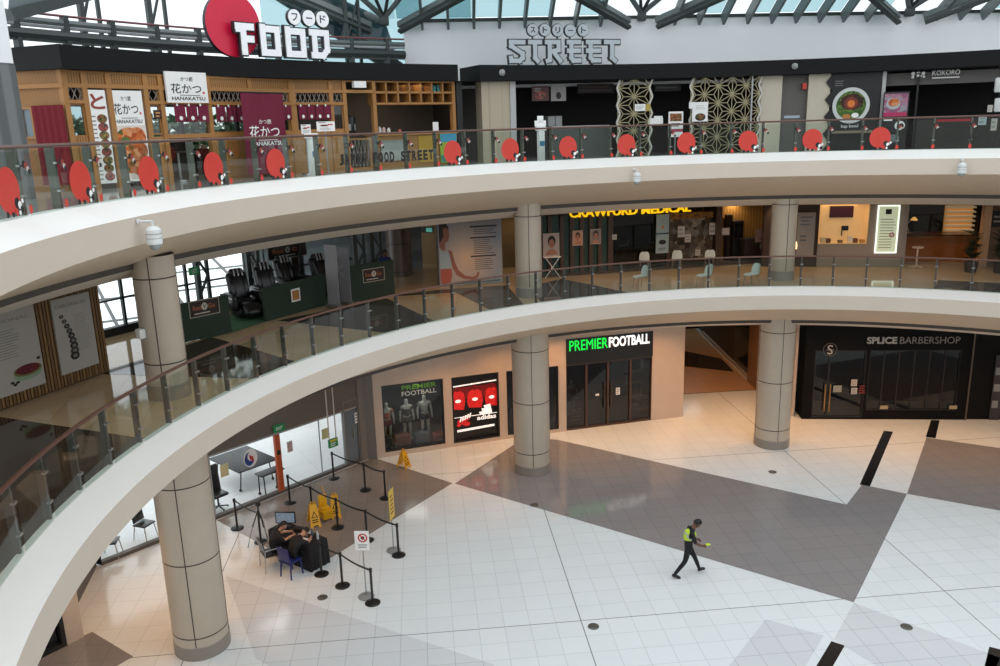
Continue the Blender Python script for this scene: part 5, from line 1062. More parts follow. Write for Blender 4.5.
def hana(b, fr, r, dark, red, d, mid=.42, big=(.3, .62), top=(.7, .84), low=(.08, .2)):
    x0, x1, z0, z1 = r; w, h = x1 - x0, z1 - z0
    b.text(fr, 'かつ膳', x0 + w * .35, x0 + w * .65, z0 + h * top[0], z0 + h * top[1], d, dark, .004, 0); b.text(fr, '花かつ', x0 + w * .1, x0 + w * .84, z0 + h * big[0], z0 + h * big[1], d, dark, .008, 0)
    b.text(fr, 'HANAKATSU', x0 + w * .1, x0 + w * .92, z0 + h * low[0], z0 + h * low[1], d, dark, .015, 0)
    b.lines(fr, x0 + w * .3, x0 + w * .8, z0 + h * (low[1] + .03), z0 + h * (low[1] + .06), 1, d, dark, .6, .05); b.fquad(fr, (x0 + w * .87, x0 + w * .92, z0 + h * big[0], z0 + h * (big[0] + .07)), d, red)
r = (X_(HA, 165.5), X_(HA, 206), zpx(HA, 186, 103), zpx(HA, 186, 72.5)); b = MB(); b.fbox(HA, *r, .08, .14, PAPER); hana(b, HA, r, INK, RED, .145); tag(b.build('restaurant_sign'), 'white restaurant sign board with black brush characters above the front', 'sign')
# tall wine banner
rx0, rx1 = X_(HA, 243.5), X_(HA, 287); zt = zpx(HA, 265, 93); t = thing('tall_banner', 'tall wine-red banner with white characters before the wooden front', 'banner', HA.w((rx0 + rx1) / 2, Z3, .6))
rx0, rx1, _, zt = HA.rect(244, 286, 173, 93.5, .6); zt = HA.px(265, 93.5, .6)[1]
b = MB(); n = 10
for k in range(n): x0, x1 = rx0 + (rx1 - rx0) * k / n, rx0 + (rx1 - rx0) * (k + 1) / n; d0, d1 = .6 + .01 * math.sin(k), .6 + .01 * math.sin(k + 1); b.poly([HA.w(x0, Z3 + .08, d0), HA.w(x1, Z3 + .08, d1), HA.w(x1, zt, d1), HA.w(x0, zt, d0)], WINEFAB)
zq = HA.px(265, 145, .6)[1]; zq2 = HA.px(265, 118, .6)[1]; hana(b, HA, (rx0 + .03, rx1 - .03, zq, zq2), PAPER, RED, .625, top=(.78, .95), big=(.26, .72), low=(-.02, .14)); b.build('cloth', t)
b = MB(); b.cyl(HA.w(rx0, zt + .02, .6), HA.w(rx1, zt + .02, .6), .02, SATIN); b.cyl(HA.w((rx0 + rx1) / 2, Z3, .56), HA.w((rx0 + rx1) / 2, zt, .56), .022, SATIN); b.cyl(HA.w((rx0 + rx1) / 2, Z3, .56), HA.w((rx0 + rx1) / 2, Z3 + .05, .56), .25, SATIN, n=20); b.build('stand', t)
# posters on the left of the wooden front
FOODP = mottled('fried_food_print', ['c9703a', 'a8481f', 'e0a070', '8a3414', 'd98a4a', 'b85a2a', '4a5a28'], 9, .5); DISH = [mottled('dish_print_%d' % k, c, 22, .5) for k, c in enumerate((['4a2a1c', 'a05a3a', '6a6f3a', '2a1c18'], ['7a3a3a', 'b06a5a', '3a3a34', '913838'], ['5a6a3a', '3a4a2a', 'a08a5a', '7a3a2a']))]
r = (X_(HA, 90, 136), X_(HA, 110, 136), Z3 + .12, zl1 - .08); r2 = (X_(HA, 113, 136), X_(HA, 146, 136), Z3 + .12, zl1 - .08)
b = MB(); b.fbox(HA, *r, .0, .03, PAPER); b.text(HA, 'と', r[0] + .1, r[0] + .45, r[3] - .42, r[3] - .08, .034, mat('dull_red_print', '8e3a30'), .03, 0); h = r[3] - r[2]; w = r[1] - r[0]
for k in range(8): z = r[3] - .55 - k * (h - .6) / 8; b.fellipse(HA, r[0] + w * .68, z - .08, w * .26, .1, .033, DISH[k % 3], 12); b.lines(HA, r[0] + w * .06, r[0] + w * .38, z - .18, z + .02, 2, .033, GREYINK, .3)
tag(b.build('menu_poster'), 'white menu poster with rows of dishes at the left of the wooden front', 'poster')
b = MB(); b.fbox(HA, *r2, .0, .03, PAPER); hz = r2[3] - r2[2]; hana(b, HA, (r2[0], r2[1], r2[2] + hz * .63, r2[3]), INK, RED, .034, low=(.04, .15)); b.fquad(HA, (r2[0] + .02, r2[1] - .02, r2[2] + .05, r2[2] + hz * .62), .033, mat('print_ground', 'd9cfc4', .5))
w = r2[1] - r2[0]
for k, (fx_, fz, a, c) in enumerate(((.45, .47, .42, .13), (.62, .34, .36, .12), (.4, .22, .4, .13), (.7, .5, .28, .1), (.68, .16, .3, .1))): b.fellipse(HA, r2[0] + w * fx_, r2[2] + hz * fz, w * a * .98, hz * c, .035 + .001 * k, FOODP, 18)
b.fellipse(HA, r2[0] + w * .32, r2[2] + hz * .45, w * .14, hz * .05, .042, mat('parsley_print', '4f6a2c', .5), 12); tag(b.build('food_poster'), 'large fried chicken poster with black characters on the wooden front', 'poster')
# small framed thing in narrow bay
b = MB(); r = HA.rect(154, 161, 110, 119); b.fbox(HA, *r, -.02, .02, mat('dark_menu_card', '3a2018', .6)); b.lines(HA, r[0] + .03, r[1] - .03, r[2] + .03, r[3] - .03, 2, .022, mat('orange_print', 'c08a50')); tag(b.build('menu_card'), 'small dark menu card in the narrow window bay', 'notice')
# bistro table seen through the open bay and pole tables
t = thing('pedestal_table', 'round pedestal table with a pale base inside the open bay', 'table', HA.w(X_(HA, 183), Z3 + .01, -.4)); b = MB(); b.lathe([(0, .72), (.4, .72), (.4, .75), (0, .75)], mat('dark_wood_table', '3a2a1e', .4)); b.build('tabletop', t, local=True); b = MB(); b.cyl((0, 0, .04), (0, 0, .72), .03, STEEL); b.build('pole', t, local=True); b = MB(); b.lathe([(0, 0), (.24, 0), (.22, .03), (.05, .05)], STEEL); b.build('base', t, local=True)
# right half: shelf grid, counter
x0, x1 = postsB[2], postsB[3]; zt, zm, zb = ZC - .06, zpx(HB, 410, 92.5), zpx(HB, 410, 103.5)
t = thing('cubby_shelf', 'two-row wooden cubby shelf hung under the canopy over the counter', 'shelf', HB.w((x0 + x1) / 2, zb, 0)); b = MB()
for z in (zm, zb): b.fbox(HB, x0, x1, z - .03, z + .03, -.35, .05, WOODD)
for k in range(8): x = x0 + (x1 - x0) * k / 7; b.fbox(HB, x - .025, x + .025, zb, zt, -.35, .05, WOODD)
b.build('frame', t); b = MB(); b.fbox(HB, x0, x1, zb, zt, -.4, -.36, mat('tan_back_board', '6b4a28', .7)); b.build('back_board', t)
for k, (a, z) in enumerate(((5.3, .5), (5.7, .5))): x = x0 + (x1 - x0) * (a + .2) / 7; b = MB(); b.lathe([(0, 0), (.06, 0), (.065, .15), (.04, .2), (0, .2)], mat('teal_jar', '3f8f96', .4), HB.w(x, zm + .03, -.15), 12); tag(b.build('teal_jar'), ('left' if k == 0 else 'right') + ' teal jar in the upper right of the cubby shelf', 'jar', 'teal jars on the cubby shelf')
b = MB(); b.fbox(HB, *HB.rect(351, 363, 81.5, 88), .05, .2, PAPER); tag(b.build('white_box_lamp'), 'white box light fixed above the wooden door bay', 'light')
zct = zpx(HB, 415, 133)
t = thing('order_counter', 'wooden order counter with glass display and yellow front, right end', 'counter', HB.w((x0 + x1) / 2, Z3, -.1)); b = MB(); b.fbox(HB, x0, x1 + .05, Z3, zct - .05, -.7, .0, WOOD); b.build('body', t); b = MB(); b.fbox(HB, x0 - .02, x1 + .1, zct - .05, zct, -.75, .08, WOODD); b.build('counter_top', t)
b = MB(); r = HB.rect(418.5, 437, 135.5, 159); b.fbox(HB, r[0], r[1], Z3 + .1, r[3], 0, .03, mat('mustard_panel', 'b8912c', .5)); b.build('yellow_front', t)
r = HB.rect(380, 407, 140, 158); b = MB(); b.fbox(HB, r[0], r[1], Z3 + .2, r[3], 0, .04, mat('pale_case_inside', '9da29c', .4)); framed(b, HB, (r[0], r[1], Z3 + .2, r[3]), .03, .0, .07, STEEL); b.build('display_case', t)
r = HB.rect(440, 456.5, 133, 158, .05); b = MB(); b.fbox(HB, r[0], r[1], Z3 + .05, r[3], .04, .07, mat('lime_poster', '9db83a', .5)); h = r[3] - Z3; b.fquad(HB, (r[0] + .01, r[1] - .01, r[3] - h * .28, r[3] - .01), .073, mat('sky_blue_print', '3f9fc4', .5)); b.fquad(HB, (r[0] + .01, r[1] - .01, Z3 + .08, Z3 + h * .3), .073, mat('teal_print', '3f8f7a', .5)); b.fellipse(HB, (r[0] + r[1]) / 2, Z3 + h * .5, .2, .12, .074, mat('yellow_print', 'd8c04a'), 14); tag(b.build('bright_poster'), 'lime and blue poster at the right end of the order counter', 'poster')
for u, hh, c, q in ((383, .22, 'cfd3cf', 'white bottle at the left of the counter'), (387, .2, 'c9b0aa', 'pinkish bottle second from the left of the counter'), (392, .18, 'dedfdb', 'white tub in the middle of the counter'), (403, .13, 'b0604a', 'red-capped jar right of the white tub')):
    b = MB(); b.lathe([(0, 0), (.055, 0), (.055, hh * .75), (.03, hh * .85), (.03, hh), (0, hh)], mat('jar_%s' % c, c, .4), HB.w(X_(HB, u, 130), zct + .005, -.2), 12); tag(b.build('counter_jar'), q, 'jar', 'jars on the order counter')
b = MB(); r = HB.rect(433, 438.5, 122, 132, -.1); b.fbox(HB, r[0], r[1], zct + .002, r[3], -.12, -.1, PAPER); tag(b.build('menu_sheet'), 'upright white menu sheet at the right of the order counter', 'notice')
t = thing('coffee_machine', 'dark machine on the bench inside the wooden door bay', 'machine', HB.w(X_(HB, 363), Z3 + 1.0, -1.0)); b = MB(); b.bbox(HB.w(X_(HB, 363), Z3 + 1.3, -1.0), (.42, .4, .6), SATIN, .05); b.build('body', t); b = MB(); b.fbox(HB, X_(HB, 363) - .12, X_(HB, 363) + .12, Z3 + 1.15, Z3 + 1.35, -.79, -.77, STEEL); b.build('front_plate', t)
b = MB(); b.fbox(HB, X_(HB, 348), X_(HB, 372), Z3, Z3 + 1.0, -1.3, -.7, mat('dim_bench', '40342a', .6)); tag(b.build('back_bench'), 'dim bench inside the wooden door bay', 'bench')
DIMW = mat('dim_lattice_strip', '8f8a80', .6); b = MB(); fr = HB; r = (X_(HB, 347, 150), X_(HB, 372, 150), Z3, zct - .1); framed(b, HB, r, .05, -.05, .0, WOODD)
for k in range(6): x = r[0] + .05 + (r[1] - r[0] - .1) * k / 6; dx = (r[1] - r[0] - .1) / 6; b.bar(HB.w(x, Z3 + .05, -.02), HB.w(x + dx, r[3] - .05, -.02), .012, .012, DIMW); b.bar(HB.w(x + dx, Z3 + .05, -.02), HB.w(x, r[3] - .05, -.02), .012, .012, DIMW)
tag(b.build('lattice_gate'), 'low wooden gate with pale diagonal lattice at the door bay', 'gate')
lamp('AREA', HB.w((x0 + x1) / 2, ZC - .12, -1.2), 25, (1, .8, .55), size=2)
def easel_board(fr, uL, uR, vt, d, label, food=True):
    r = fr.rect(uL, uR, vt + 14, vt, d); r = (r[0], r[1], r[2] - .25, fr.px((uL + uR) / 2, vt, d)[1]); t = thing('menu_stand', label, 'menu stand', fr.w((r[0] + r[1]) / 2, Z3, d)); b = MB(); b.fbox(fr, *r, d - .02, d, PAPER); x0, x1, z0, z1 = r; w, h = x1 - x0, z1 - z0
    b.fellipse(fr, x0 + w * .4, z0 + h * .6, w * .24, h * .1, d + .003, DISH[1], 12); b.fquad(fr, (x0 + w * .6, x0 + w * .88, z0 + h * .62, z0 + h * .74), d + .003, RED); b.lines(fr, x0 + w * .15, x0 + w * .85, z0 + h * .1, z0 + h * .4, 3, d + .003, GREYINK, .3); b.fquad(fr, (x0 + w * .1, x0 + w * .5, z0 + h * .85, z0 + h * .92), d + .003, mat('dull_red_print', '8e3a30')); b.build('board', t)
    b = MB(); b.cyl(fr.w((x0 + x1) / 2, Z3 + .03, d - .05), fr.w((x0 + x1) / 2, z1 - .1, d - .05), .02, STEEL); b.build('pole', t); b = MB(); b.lathe([(0, Z3), (.2, Z3), (.18, Z3 + .03), (0, Z3 + .04)], STEEL, fr.w((x0 + x1) / 2, 0, d - .05)); b.build('base', t)
easel_board(HB, 317, 335, 121.5, 2.3, 'white menu stand with red food prints right of the sanitiser post'); easel_board(HB, 301.5, 311, 124.5, 1.2, 'small white and pink menu stand left of the sanitiser post')
def sanitiser(u, v, label, cross=False):
    th = drum(u, v, 14.9)[0]; p = pol(th, 14.9, Z3); t = thing('sanitiser_post', label, 'dispenser', p, th, 'white sanitiser posts on the top gallery')
    b = MB(); b.bbox((0, 0, .5), (.17, .2, 1.0), WHITE, .03); k = b.build('post', t, local=True); b = MB(); b.box((-.087, 0, .62), (.006, .16, .14), mat('blue_label', '3f7fa6', .5)); b.build('blue_label', k, local=True)
    b = MB(); b.bbox((0, 0, 1.05), (.22, .3, .12), WHITE, .03); b.build('dispenser_head', t, local=True); b = MB()
    if cross: b.bbox((.02, 0, 1.2), (.03, .38, .17), PAPER, .01); b.bbox((.02, 0, 1.32), (.03, .2, .2), PAPER, .01); b.build('notice_top', t, local=True)
sanitiser(313, 158, 'white sanitiser post before the wooden restaurant, left of the menu stand'); sanitiser(541, 148, 'white sanitiser post with a paper notice on top before the dark stall', True)

# ---- dark food stalls
RS = 18.35; DK = mat('stall_black', '121112', .5); STW = mat('beige_stall_pillar', 'c2baa6', .45)
def seg(uL, uR): return chord(uL, uR, 110, RS)
m = MB(); m.arc([(22, Z3), (22, ZC)], rad(50), rad(117), [mat('stall_back', '171514', .8)]); m.arc([(18.05, ZC - .01), (22, ZC - .01)], rad(50), rad(117), [DK]); struct(m, 'wall_stall_back')
m = MB(); fr = seg(457, 482); m.fbox(fr, 0, fr.L, Z3, ZC, -2.0, -1.9, DK); m.fbox(fr, 0, .2, Z3, ZC, -1.9, 0, DK); struct(m, 'wall_stall_gap')
m = MB(); m.fbox(fr, .3, fr.L - .1, Z3, ZC - .5, -1.9, -1.85, mat('ochre_door', '8a5f28', .6)); rnd = random.Random(5)
for k in range(40): m.fellipse(fr, .4 + (fr.L - .6) * rnd.random(), Z3 + .3 + 1.0 * rnd.random(), .03 + .05 * rnd.random(), .05 * rnd.random() + .02, -1.845, INK, 7)
struct(m, 'door_5')
m = MB(); fr = seg(482, 510); m.fbox(fr, 0, fr.L, Z3, ZC, -.5, 0, tiles('beige_wall_tile', 'b3a891', 'a0957f', size=.4, ang=0, rough=.4)); fr = seg(510, 515.5); m.fbox(fr, 0, fr.L, Z3, ZC, -.3, .05, mat('pale_steel_post', 'b5b5b3', .35)); struct(m, 'wall_beige_pillar')
m = MB()
for a, b_ in ((760, 781), (807, 829)): fr = seg(a, b_); m.fbox(fr, 0, fr.L, Z3, ZC, -.4, 0, STW)
struct(m, 'wall_pale_pillars')
fr = seg(781, 807); m = MB(); m.fbox(fr, 0, fr.L, Z3, ZC, -.4, -.2, stripes('grey_roller_door', '55524f', '625f5b', 7, 'Z')); o = struct(m, 'door_6'); b = MB(); b.fbox(fr, .15, fr.L - .2, zpx(fr, 794, 118), zpx(fr, 794, 115.5), -.2, -.19, mat('pale_print', 'a9b4c0', .5)); b.build('door_sign', o)
b = MB(); r = fr.rect(803, 807, 83, 89, .1); b.fbox(fr, *r, -.18, .05, RED); tag(b.build('fire_alarm'), 'red fire alarm box at the right of the grey roller door', 'alarm')
def screen(uL, uR, label, rows=4.0, left=True, right=True):
    fr = seg(uL, uR); t = thing('lattice_screen', label, 'screen', fr.w(fr.L / 2, Z3, .1), 0, 'hemp-leaf lattice screens'); BR = mat('brass_lattice', 'a39a78', .4, metal=.3); L = fr.L; s = (ZC - Z3) / rows; hx = s * math.sqrt(3) / 2
    b = MB(); w = .026
    def ln(p, q):
        if max(p[0], q[0]) > L + .02 or min(p[0], q[0]) < -.02 or max(p[1], q[1]) > ZC + .01 or min(p[1], q[1]) < Z3 - .01: return
        b.bar(fr.w(p[0], p[1], .1), fr.w(q[0], q[1], .1), w, w, BR)
    nC = int(round(L / hx)); hx = L / nC
    for c in range(nC + 1):
        for k in range(-1, int(rows) + 2):
            z = Z3 + (k + (c % 2) * .5) * s; p = (c * hx, z); ln(p, (c * hx, z + s))
            for dz in (.5, -.5): ln(p, (c * hx + hx, z + dz * s))
            for sx in (1, -1):  # the six small spokes meeting in each triangle
                ce = (c * hx + sx * hx / 3, z + s / 2)
                for q in (p, (c * hx, z + s), (c * hx + sx * hx, z + s / 2)): ln(ce, q)
    b.build('lattice', t)
    for x, on in ((0, left), (L, right)):
        if not on: continue
        e = MB(); n = int(rows * 2); h = (ZC - Z3) / n
        for k in range(n): e.bar(fr.w(x + (.08 if k % 2 else -.04), Z3 + k * h, .1), fr.w(x + (-.04 if k % 2 else .08), Z3 + (k + 1) * h, .1), .04, .06, mat('pale_zigzag', 'c9c6bb', .4))
        e.build('zigzag_edge', t)
screen(617, 649, 'narrow brass hemp-leaf lattice screen, left of the two', 4.5); screen(690, 758, 'wide brass hemp-leaf lattice screen, right of the two', 4.5)
fr = seg(750, 753); b = MB(); b.cyl(fr.w(0, Z3, .2), fr.w(0, ZC, .2), .03, mat('pale_steel_post', 'b5b5b3')); tag(b.build('steel_pole'), 'slim pale pole before the wide lattice screen', 'pole')
# dark stall between pillar and first screen
fr = seg(516, 616); zc1 = Z3 + 1.05
t = thing('stall_counter', 'long dim stall counter with pale front behind the railing', 'counter', fr.w(fr.L * .55, Z3, -1)); b = MB(); b.fbox(fr, fr.L * .42, fr.L, Z3, zc1, -1.2, -.6, mat('grey_counter_front', '4d5350', .5)); b.build('body', t); b = MB(); b.fbox(fr, fr.L * .4, fr.L, zc1, zc1 + .05, -1.25, -.55, STEEL); b.build('counter_top', t)
r = fr.rect(548.5, 563, 116, 128, -1.3); t = thing('steel_fridge', 'pale two-door steel fridge at the back of the dark stall', 'fridge', fr.w((r[0] + r[1]) / 2, Z3, -1.6)); xm = (r[0] + r[1]) / 2
b = MB(); b.fbox(fr, r[0], r[1], Z3, r[3], -2.0, -1.4, mat('fridge_steel', '8e918f', .35)); b.build('body', t)
for a, c in ((r[0], xm), (xm, r[1])): b = MB(); b.fbox(fr, a + .015, c - .015, Z3 + .1, r[3] - .03, -1.4, -1.36, mat('fridge_steel_door', '9a9d9b', .3)); k = b.build('door', t); h = MB(); xx = xm - .05 if a < xm - .1 else xm + .05; h.cyl(fr.w(xx, r[3] - .7, -1.33), fr.w(xx, r[3] - .3, -1.33), .012, STEEL); h.build('handle', k)
r = fr.rect(532, 549, 86, 101, -.5); b = MB(); b.fbox(fr, *r, -.53, -.5, mat('dim_red_poster', '4a2626', .5)); b.fellipse(fr, r[0] + .3, r[2] + .2, .2, .14, -.497, DISH[1], 12); b.lines(fr, r[0] + .08, r[0] + .35, r[3] - .2, r[3] - .06, 2, -.497, GREYINK); tag(b.build('hanging_poster'), 'dim reddish poster hanging in the dark stall', 'poster')
r = fr.rect(551, 566, 85.5, 101, -.5); b = MB(); b.fbox(fr, *r, -.53, -.5, mat('dim_pale_poster', '8a8683', .5)); b.fellipse(fr, (r[0] + r[1]) / 2, r[2] + .18, .1, .12, -.497, INK, 12); b.lines(fr, r[0] + .1, r[1] - .1, r[3] - .22, r[3] - .08, 2, -.497, GREYINK); tag(b.build('hanging_poster'), 'pale poster with a dark bowl hanging in the dark stall', 'poster')
b = MB(); r = fr.rect(578, 614, 84, 93, -1.4); b.fbox(fr, r[0], r[1], r[2], r[3], -1.5, -1.4, mat('dim_menu_strip', '2b2827', .6)); b.lines(fr, r[0] + .05, r[1] - .05, r[2] + .03, r[3] - .03, 2, -1.395, mat('dim_brown_print', '4a3a34'), .5, .1); tag(b.build('menu_strip'), 'dim wide menu strip high in the dark stall', 'menu board')
# between the screens
fr = seg(651, 689)
def stand(fr, uL, uR, vt, vb, label, top, low, d=.3):
    r = fr.rect(uL, uR, vt, vb, d); t = thing('menu_stand', label, 'menu stand', fr.w((r[0] + r[1]) / 2, Z3, d)); b = MB(); b.fbox(fr, *r, d - .03, d, PAPER); h = r[3] - r[2]; w = r[1] - r[0]; b.fquad(fr, (r[0] + w * .1, r[1] - w * .1, r[2] + h * .62, r[3] - h * .08), d + .003, top); b.fquad(fr, (r[0], r[1], r[2] + h * .2, r[2] + h * .32), d + .003, low); b.lines(fr, r[0] + w * .15, r[1] - w * .15, r[2] + h * .38, r[2] + h * .58, 2, d + .003, GREYINK); b.build('board', t)
    b = MB(); b.cyl(fr.w((r[0] + r[1]) / 2, Z3, d - .05), fr.w((r[0] + r[1]) / 2, r[2] + .1, d - .05), .025, STEEL); b.lathe([(0, Z3), (.2, Z3), (0, Z3 + .03)], STEEL, fr.w((r[0] + r[1]) / 2, 0, d - .05)); b.build('stand', t)
stand(fr, 668.5, 683, 111.5, 137, 'white and pink menu stand between the two lattice screens', DISH[0], mat('pink_print_bright', 'a83a5a', .5))
b = MB(); r = fr.rect(650, 663, 118, 126, .1); b.fbox(fr, *r, .06, .1, PAPER); b.fbox(fr, r[0] + .15, r[0] + .45, r[3], r[3] + .07, .06, .1, PAPER); tag(b.build('paper_notice'), 'white double paper notice right of the narrow lattice screen', 'notice')
b = MB(); fx_ = seg(617, 649); r = fx_.rect(635, 645.5, 104, 111, .15); b.fbox(fx_, *r, .13, .15, PAPER); b.lines(fx_, r[0] + .05, r[1] - .05, r[2] + .05, r[3] - .05, 3, .153, GREYINK, .3); tag(b.build('paper_notice'), 'white paper notice on the narrow lattice screen', 'notice')
b = MB(); r = fx_.rect(646, 650.5, 104, 111, .16); b.fbox(fx_, *r, .14, .16, mat('yellow_card', 'b8a04a', .5)); tag(b.build('yellow_card'), 'yellow card at the right edge of the narrow lattice screen', 'card')
b = MB(); fx_ = seg(690, 758); r = fx_.rect(692.5, 708, 102, 121.5, .3); b.fbox(fx_, *r, .25, .28, PAPER); b.fbox(fx_, r[0] - .12, r[0], r[2] + .45, r[3], .25, .28, PAPER); w = r[1] - r[0]; b.fellipse(fx_, r[0] + w * .52, r[2] + .15, w * .34, .13, .283, INK, 16); b.fellipse(fx_, r[0] + w * .52, r[2] + .16, w * .27, .1, .285, DISH[0], 14); b.lines(fx_, r[0] + w * .2, r[1] - w * .1, r[2] + .4, r[3] - .1, 3, .283, GREYINK, .2); tag(b.build('bowl_notice'), 'white notice with a black bowl of soup on the wide lattice screen', 'notice')
b = MB(); r = fr.rect(655, 681, 84, 91, -1); b.fbox(fr, *r, -1.03, -1, mat('dim_menu_strip', '2b2827', .6)); b.lines(fr, r[0] + .05, r[1] - .05, r[2] + .05, r[3] - .05, 1, -.99, mat('dim_grey_letter', '5a5856', .6)); tag(b.build('dim_menu_strip'), 'dim short menu strip high between the lattice screens', 'menu board')
# black bowl panel with zigzag edge
fr = seg(827, 879); x0 = 0; n = 9; h = (ZC - Z3) / n; pts = [(.12 if k % 2 else -.1, Z3 + k * h) for k in range(n + 1)]
t = thing('bowl_billboard', 'black zigzag-edged panel with a large white bowl of rice and egg', 'sign', fr.w(fr.L / 2, Z3, .1)); b = MB(); b.fbox(fr, .12, fr.L, Z3, ZC, -.3, .05, DK)
for (xa_, za), (xb, zb_) in zip(pts, pts[1:]): b.fpoly(fr, [(xa_, za), (.14, za), (.14, zb_), (xb, zb_)], .05, DK)
b.build('panel', t); x, z = fr.px(851, 105.5, .08); R_ = fr.px(869.8, 105.5, .08)[0] - x; b = MB(); BW = mat('bowl_white', 'c9ccca', .4)
b.fdisc(fr, x, z, R_, .05, .08, BW, 36); b.fdisc(fr, x, z, R_ * .8, .08, .085, mottled('greens_print', ['3f6a2c', '24401c', '6a8a3a', '2a2a20'], 16), 32); b.fellipse(fr, x + .02, z + R_ * .2, R_ * .62, R_ * .45, .088, mottled('dark_meat_print', ['3a241c', '201614', '5a3424', '2a1a14'], 20), 24); b.fellipse(fr, x, z + R_ * .12, R_ * .36, R_ * .34, .09, mat('red_sauce_print', '7a2a18', .5, var=.3, scale=20), 20); b.fellipse(fr, x, z + R_ * .1, R_ * .2, R_ * .2, .093, mat('egg_yolk', 'd9792a', .4), 18)
b.fellipse(fr, x - R_ * .2, z - R_ * .6, R_ * .22, R_ * .12, .091, mat('carrot_print', 'c0783a'), 12); b.fellipse(fr, x + R_ * .25, z - R_ * .55, R_ * .2, R_ * .14, .09, PAPER, 12); b.build('bowl_picture', t)
b = MB(); b.lines(fr, *fr.rect(835, 844, 80, 86.5, .06), 3, .056, mat('dim_print', '6b6967', .5), .4, .2); b.text(fr, 'bap bowl', *fr.rect(841, 858, 124.5, 128.5, .06), .056, PAPER, .01, 0); b.build('lettering', t)
b = MB(); fr2 = seg(829, 872); b.fbox(fr2, .1, fr2.L, zpx(fr2, 850, 133), zpx(fr2, 850, 130.5), .3, .35, mat('pale_wood_rail', '8a7c66', .5)); tag(b.build('ledge'), 'slim pale ledge below the black bowl panel', 'ledge')
# rightmost stall
fr = seg(880, 1010); m = MB(); GB = mat('grey_stall_band', '5a5855', .6)
x1 = X_(fr, 982, 78); zb1, zb2 = zpx(fr, 930, 84), zpx(fr, 930, 71.5); m.fbox(fr, 0, fr.L + .5, zb1, zb2, -.5, -.3, GB); m.fbox(fr, X_(fr, 915), X_(fr, 917), Z3, ZC, -.3, -.2, DK); m.fbox(fr, 0, .12, Z3, ZC, -.4, 0, mat('pale_steel_post', 'b5b5b3')); struct(m, 'wall_stall_right')
t = thing('shop_sign', 'pale stall name lettering and cat-like logo under the canopy, right end', 'sign', fr.w(X_(fr, 936, 74), zpx(fr, 936, 78), .05)); SL = mat('pale_letter', 'b4b4b0', .5, emit=.1)
r = fr.rect(932.5, 960, 70, 75, .02); b = MB(); b.text(fr, 'KOKORO', r[0], r[1], r[2], r[3], .02, SL, .0, .02); b.lines(fr, r[0], r[1], r[2] - .12, r[2] - .04, 1, .03, SL, .5, .0); b.build('lettering', t)
r = fr.rect(910.5, 926.5, 70.5, 79, .02); b = MB(); w = (r[1] - r[0]); hh = r[3] - r[2]
for k, (a, z, q, c) in enumerate(((.16, .65, .15, .28), (.16, .25, .1, .2), (.42, .75, .07, .12), (.55, .75, .07, .12), (.48, .4, .14, .2), (.8, .65, .13, .25), (.85, .25, .13, .18), (.68, .35, .07, .12))): b.fdisc(fr, r[0] + w * a, r[2] + hh * z, hh * c * .8, .0, .02 + .002 * k, SL, 10)
b.build('logo', t)
r = fr.rect(882, 908, 91.5, 140, .3); t = thing('menu_lightbox', 'dark menu lightbox with a rice bowl picture, right of the black bowl panel', 'menu board', fr.w((r[0] + r[1]) / 2, Z3, .2)); zt = zpx(fr, 895, 92); b = MB(); b.fbox(fr, r[0], r[1], Z3, zt, .1, .2, SATIN); b.build('case', t); b = MB(); w = r[1] - r[0]; h = zt - Z3; zz = lambda a: Z3 + h * a; xx = lambda a: r[0] + w * a
b.fquad(fr, (xx(.05), xx(.95), zz(.62), zz(.97)), .205, mottled('magenta_food_print', ['6a5a70', '9a4a6a', '8a8a94', 'a8556a'], 7, emit=.12)); b.fellipse(fr, xx(.4), zz(.8), w * .28, h * .1, .208, mat('bowl_rim_print', 'a9b0b4', .5), 16); b.fellipse(fr, xx(.42), zz(.82), w * .22, h * .07, .21, FOODP, 14); b.fquad(fr, (xx(.05), xx(.95), zz(.58), zz(.65)), .209, mat('magenta_band', 'b02a5a', .5)); b.fellipse(fr, xx(.72), zz(.42), w * .2, h * .08, .207, PAPER, 16); b.fellipse(fr, xx(.78), zz(.41), w * .1, h * .05, .209, INK, 12); b.lines(fr, xx(.08), xx(.45), zz(.5), zz(.56), 1, .207, PAPER, .8); b.fellipse(fr, xx(.5), zz(.2), w * .25, h * .07, .207, mat('grey_bowl', '6f767a', .5), 14); b.build('printed_face', t)
b = MB(); q = fr.rect(937, 971, 119, 121.5, .6); b.fbox(fr, *q, .3, .6, mat('red_awning', 'a5202c', .6)); tag(b.build('red_ledge'), 'long red ledge just above the handrail at the right', 'ledge')
for u, v, wv, hv, q, c in ((998, 85, 7, 15, 'upper white rounded lantern at the right edge', 'c9cac8'), (998, 105, 8, 14, 'lower white rounded lantern at the right edge', 'c9cac8')):
    rr = fr.rect(u - wv / 2, u + wv / 2, v - hv / 2, v + hv / 2, .3); b = MB(); b.bbox(fr.w((rr[0] + rr[1]) / 2, (rr[2] + rr[3]) / 2, .3), (rr[1] - rr[0], .12, rr[3] - rr[2]), mat('lantern_white', c, .5), .05, rz=math.atan2(fr.X.y, fr.X.x)); b.cyl(fr.w((rr[0] + rr[1]) / 2, rr[3], .3), fr.w((rr[0] + rr[1]) / 2, ZC, .3), .008, SATIN); tag(b.build('hanging_lantern'), q, 'lantern')
for u, v, wv, hv, q in ((982.5, 120, 8, 10, 'pale blue paper menu hanging at the handrail, right side'), (994, 124.5, 6, 12, 'pale paper menu nearest the right edge above the handrail'), (990, 108.5, 5, 7, 'small pinkish card left of the lower white lantern')):
    notice(fr, fr.rect(u - wv / 2, u + wv / 2, v - hv / 2, v + hv / 2, .35), q, mat('pale_blue_paper', 'a9b8bd', .6) if 'blue' in q else mat('pale_card', 'b9b2aa'), d=.35, lines=2)
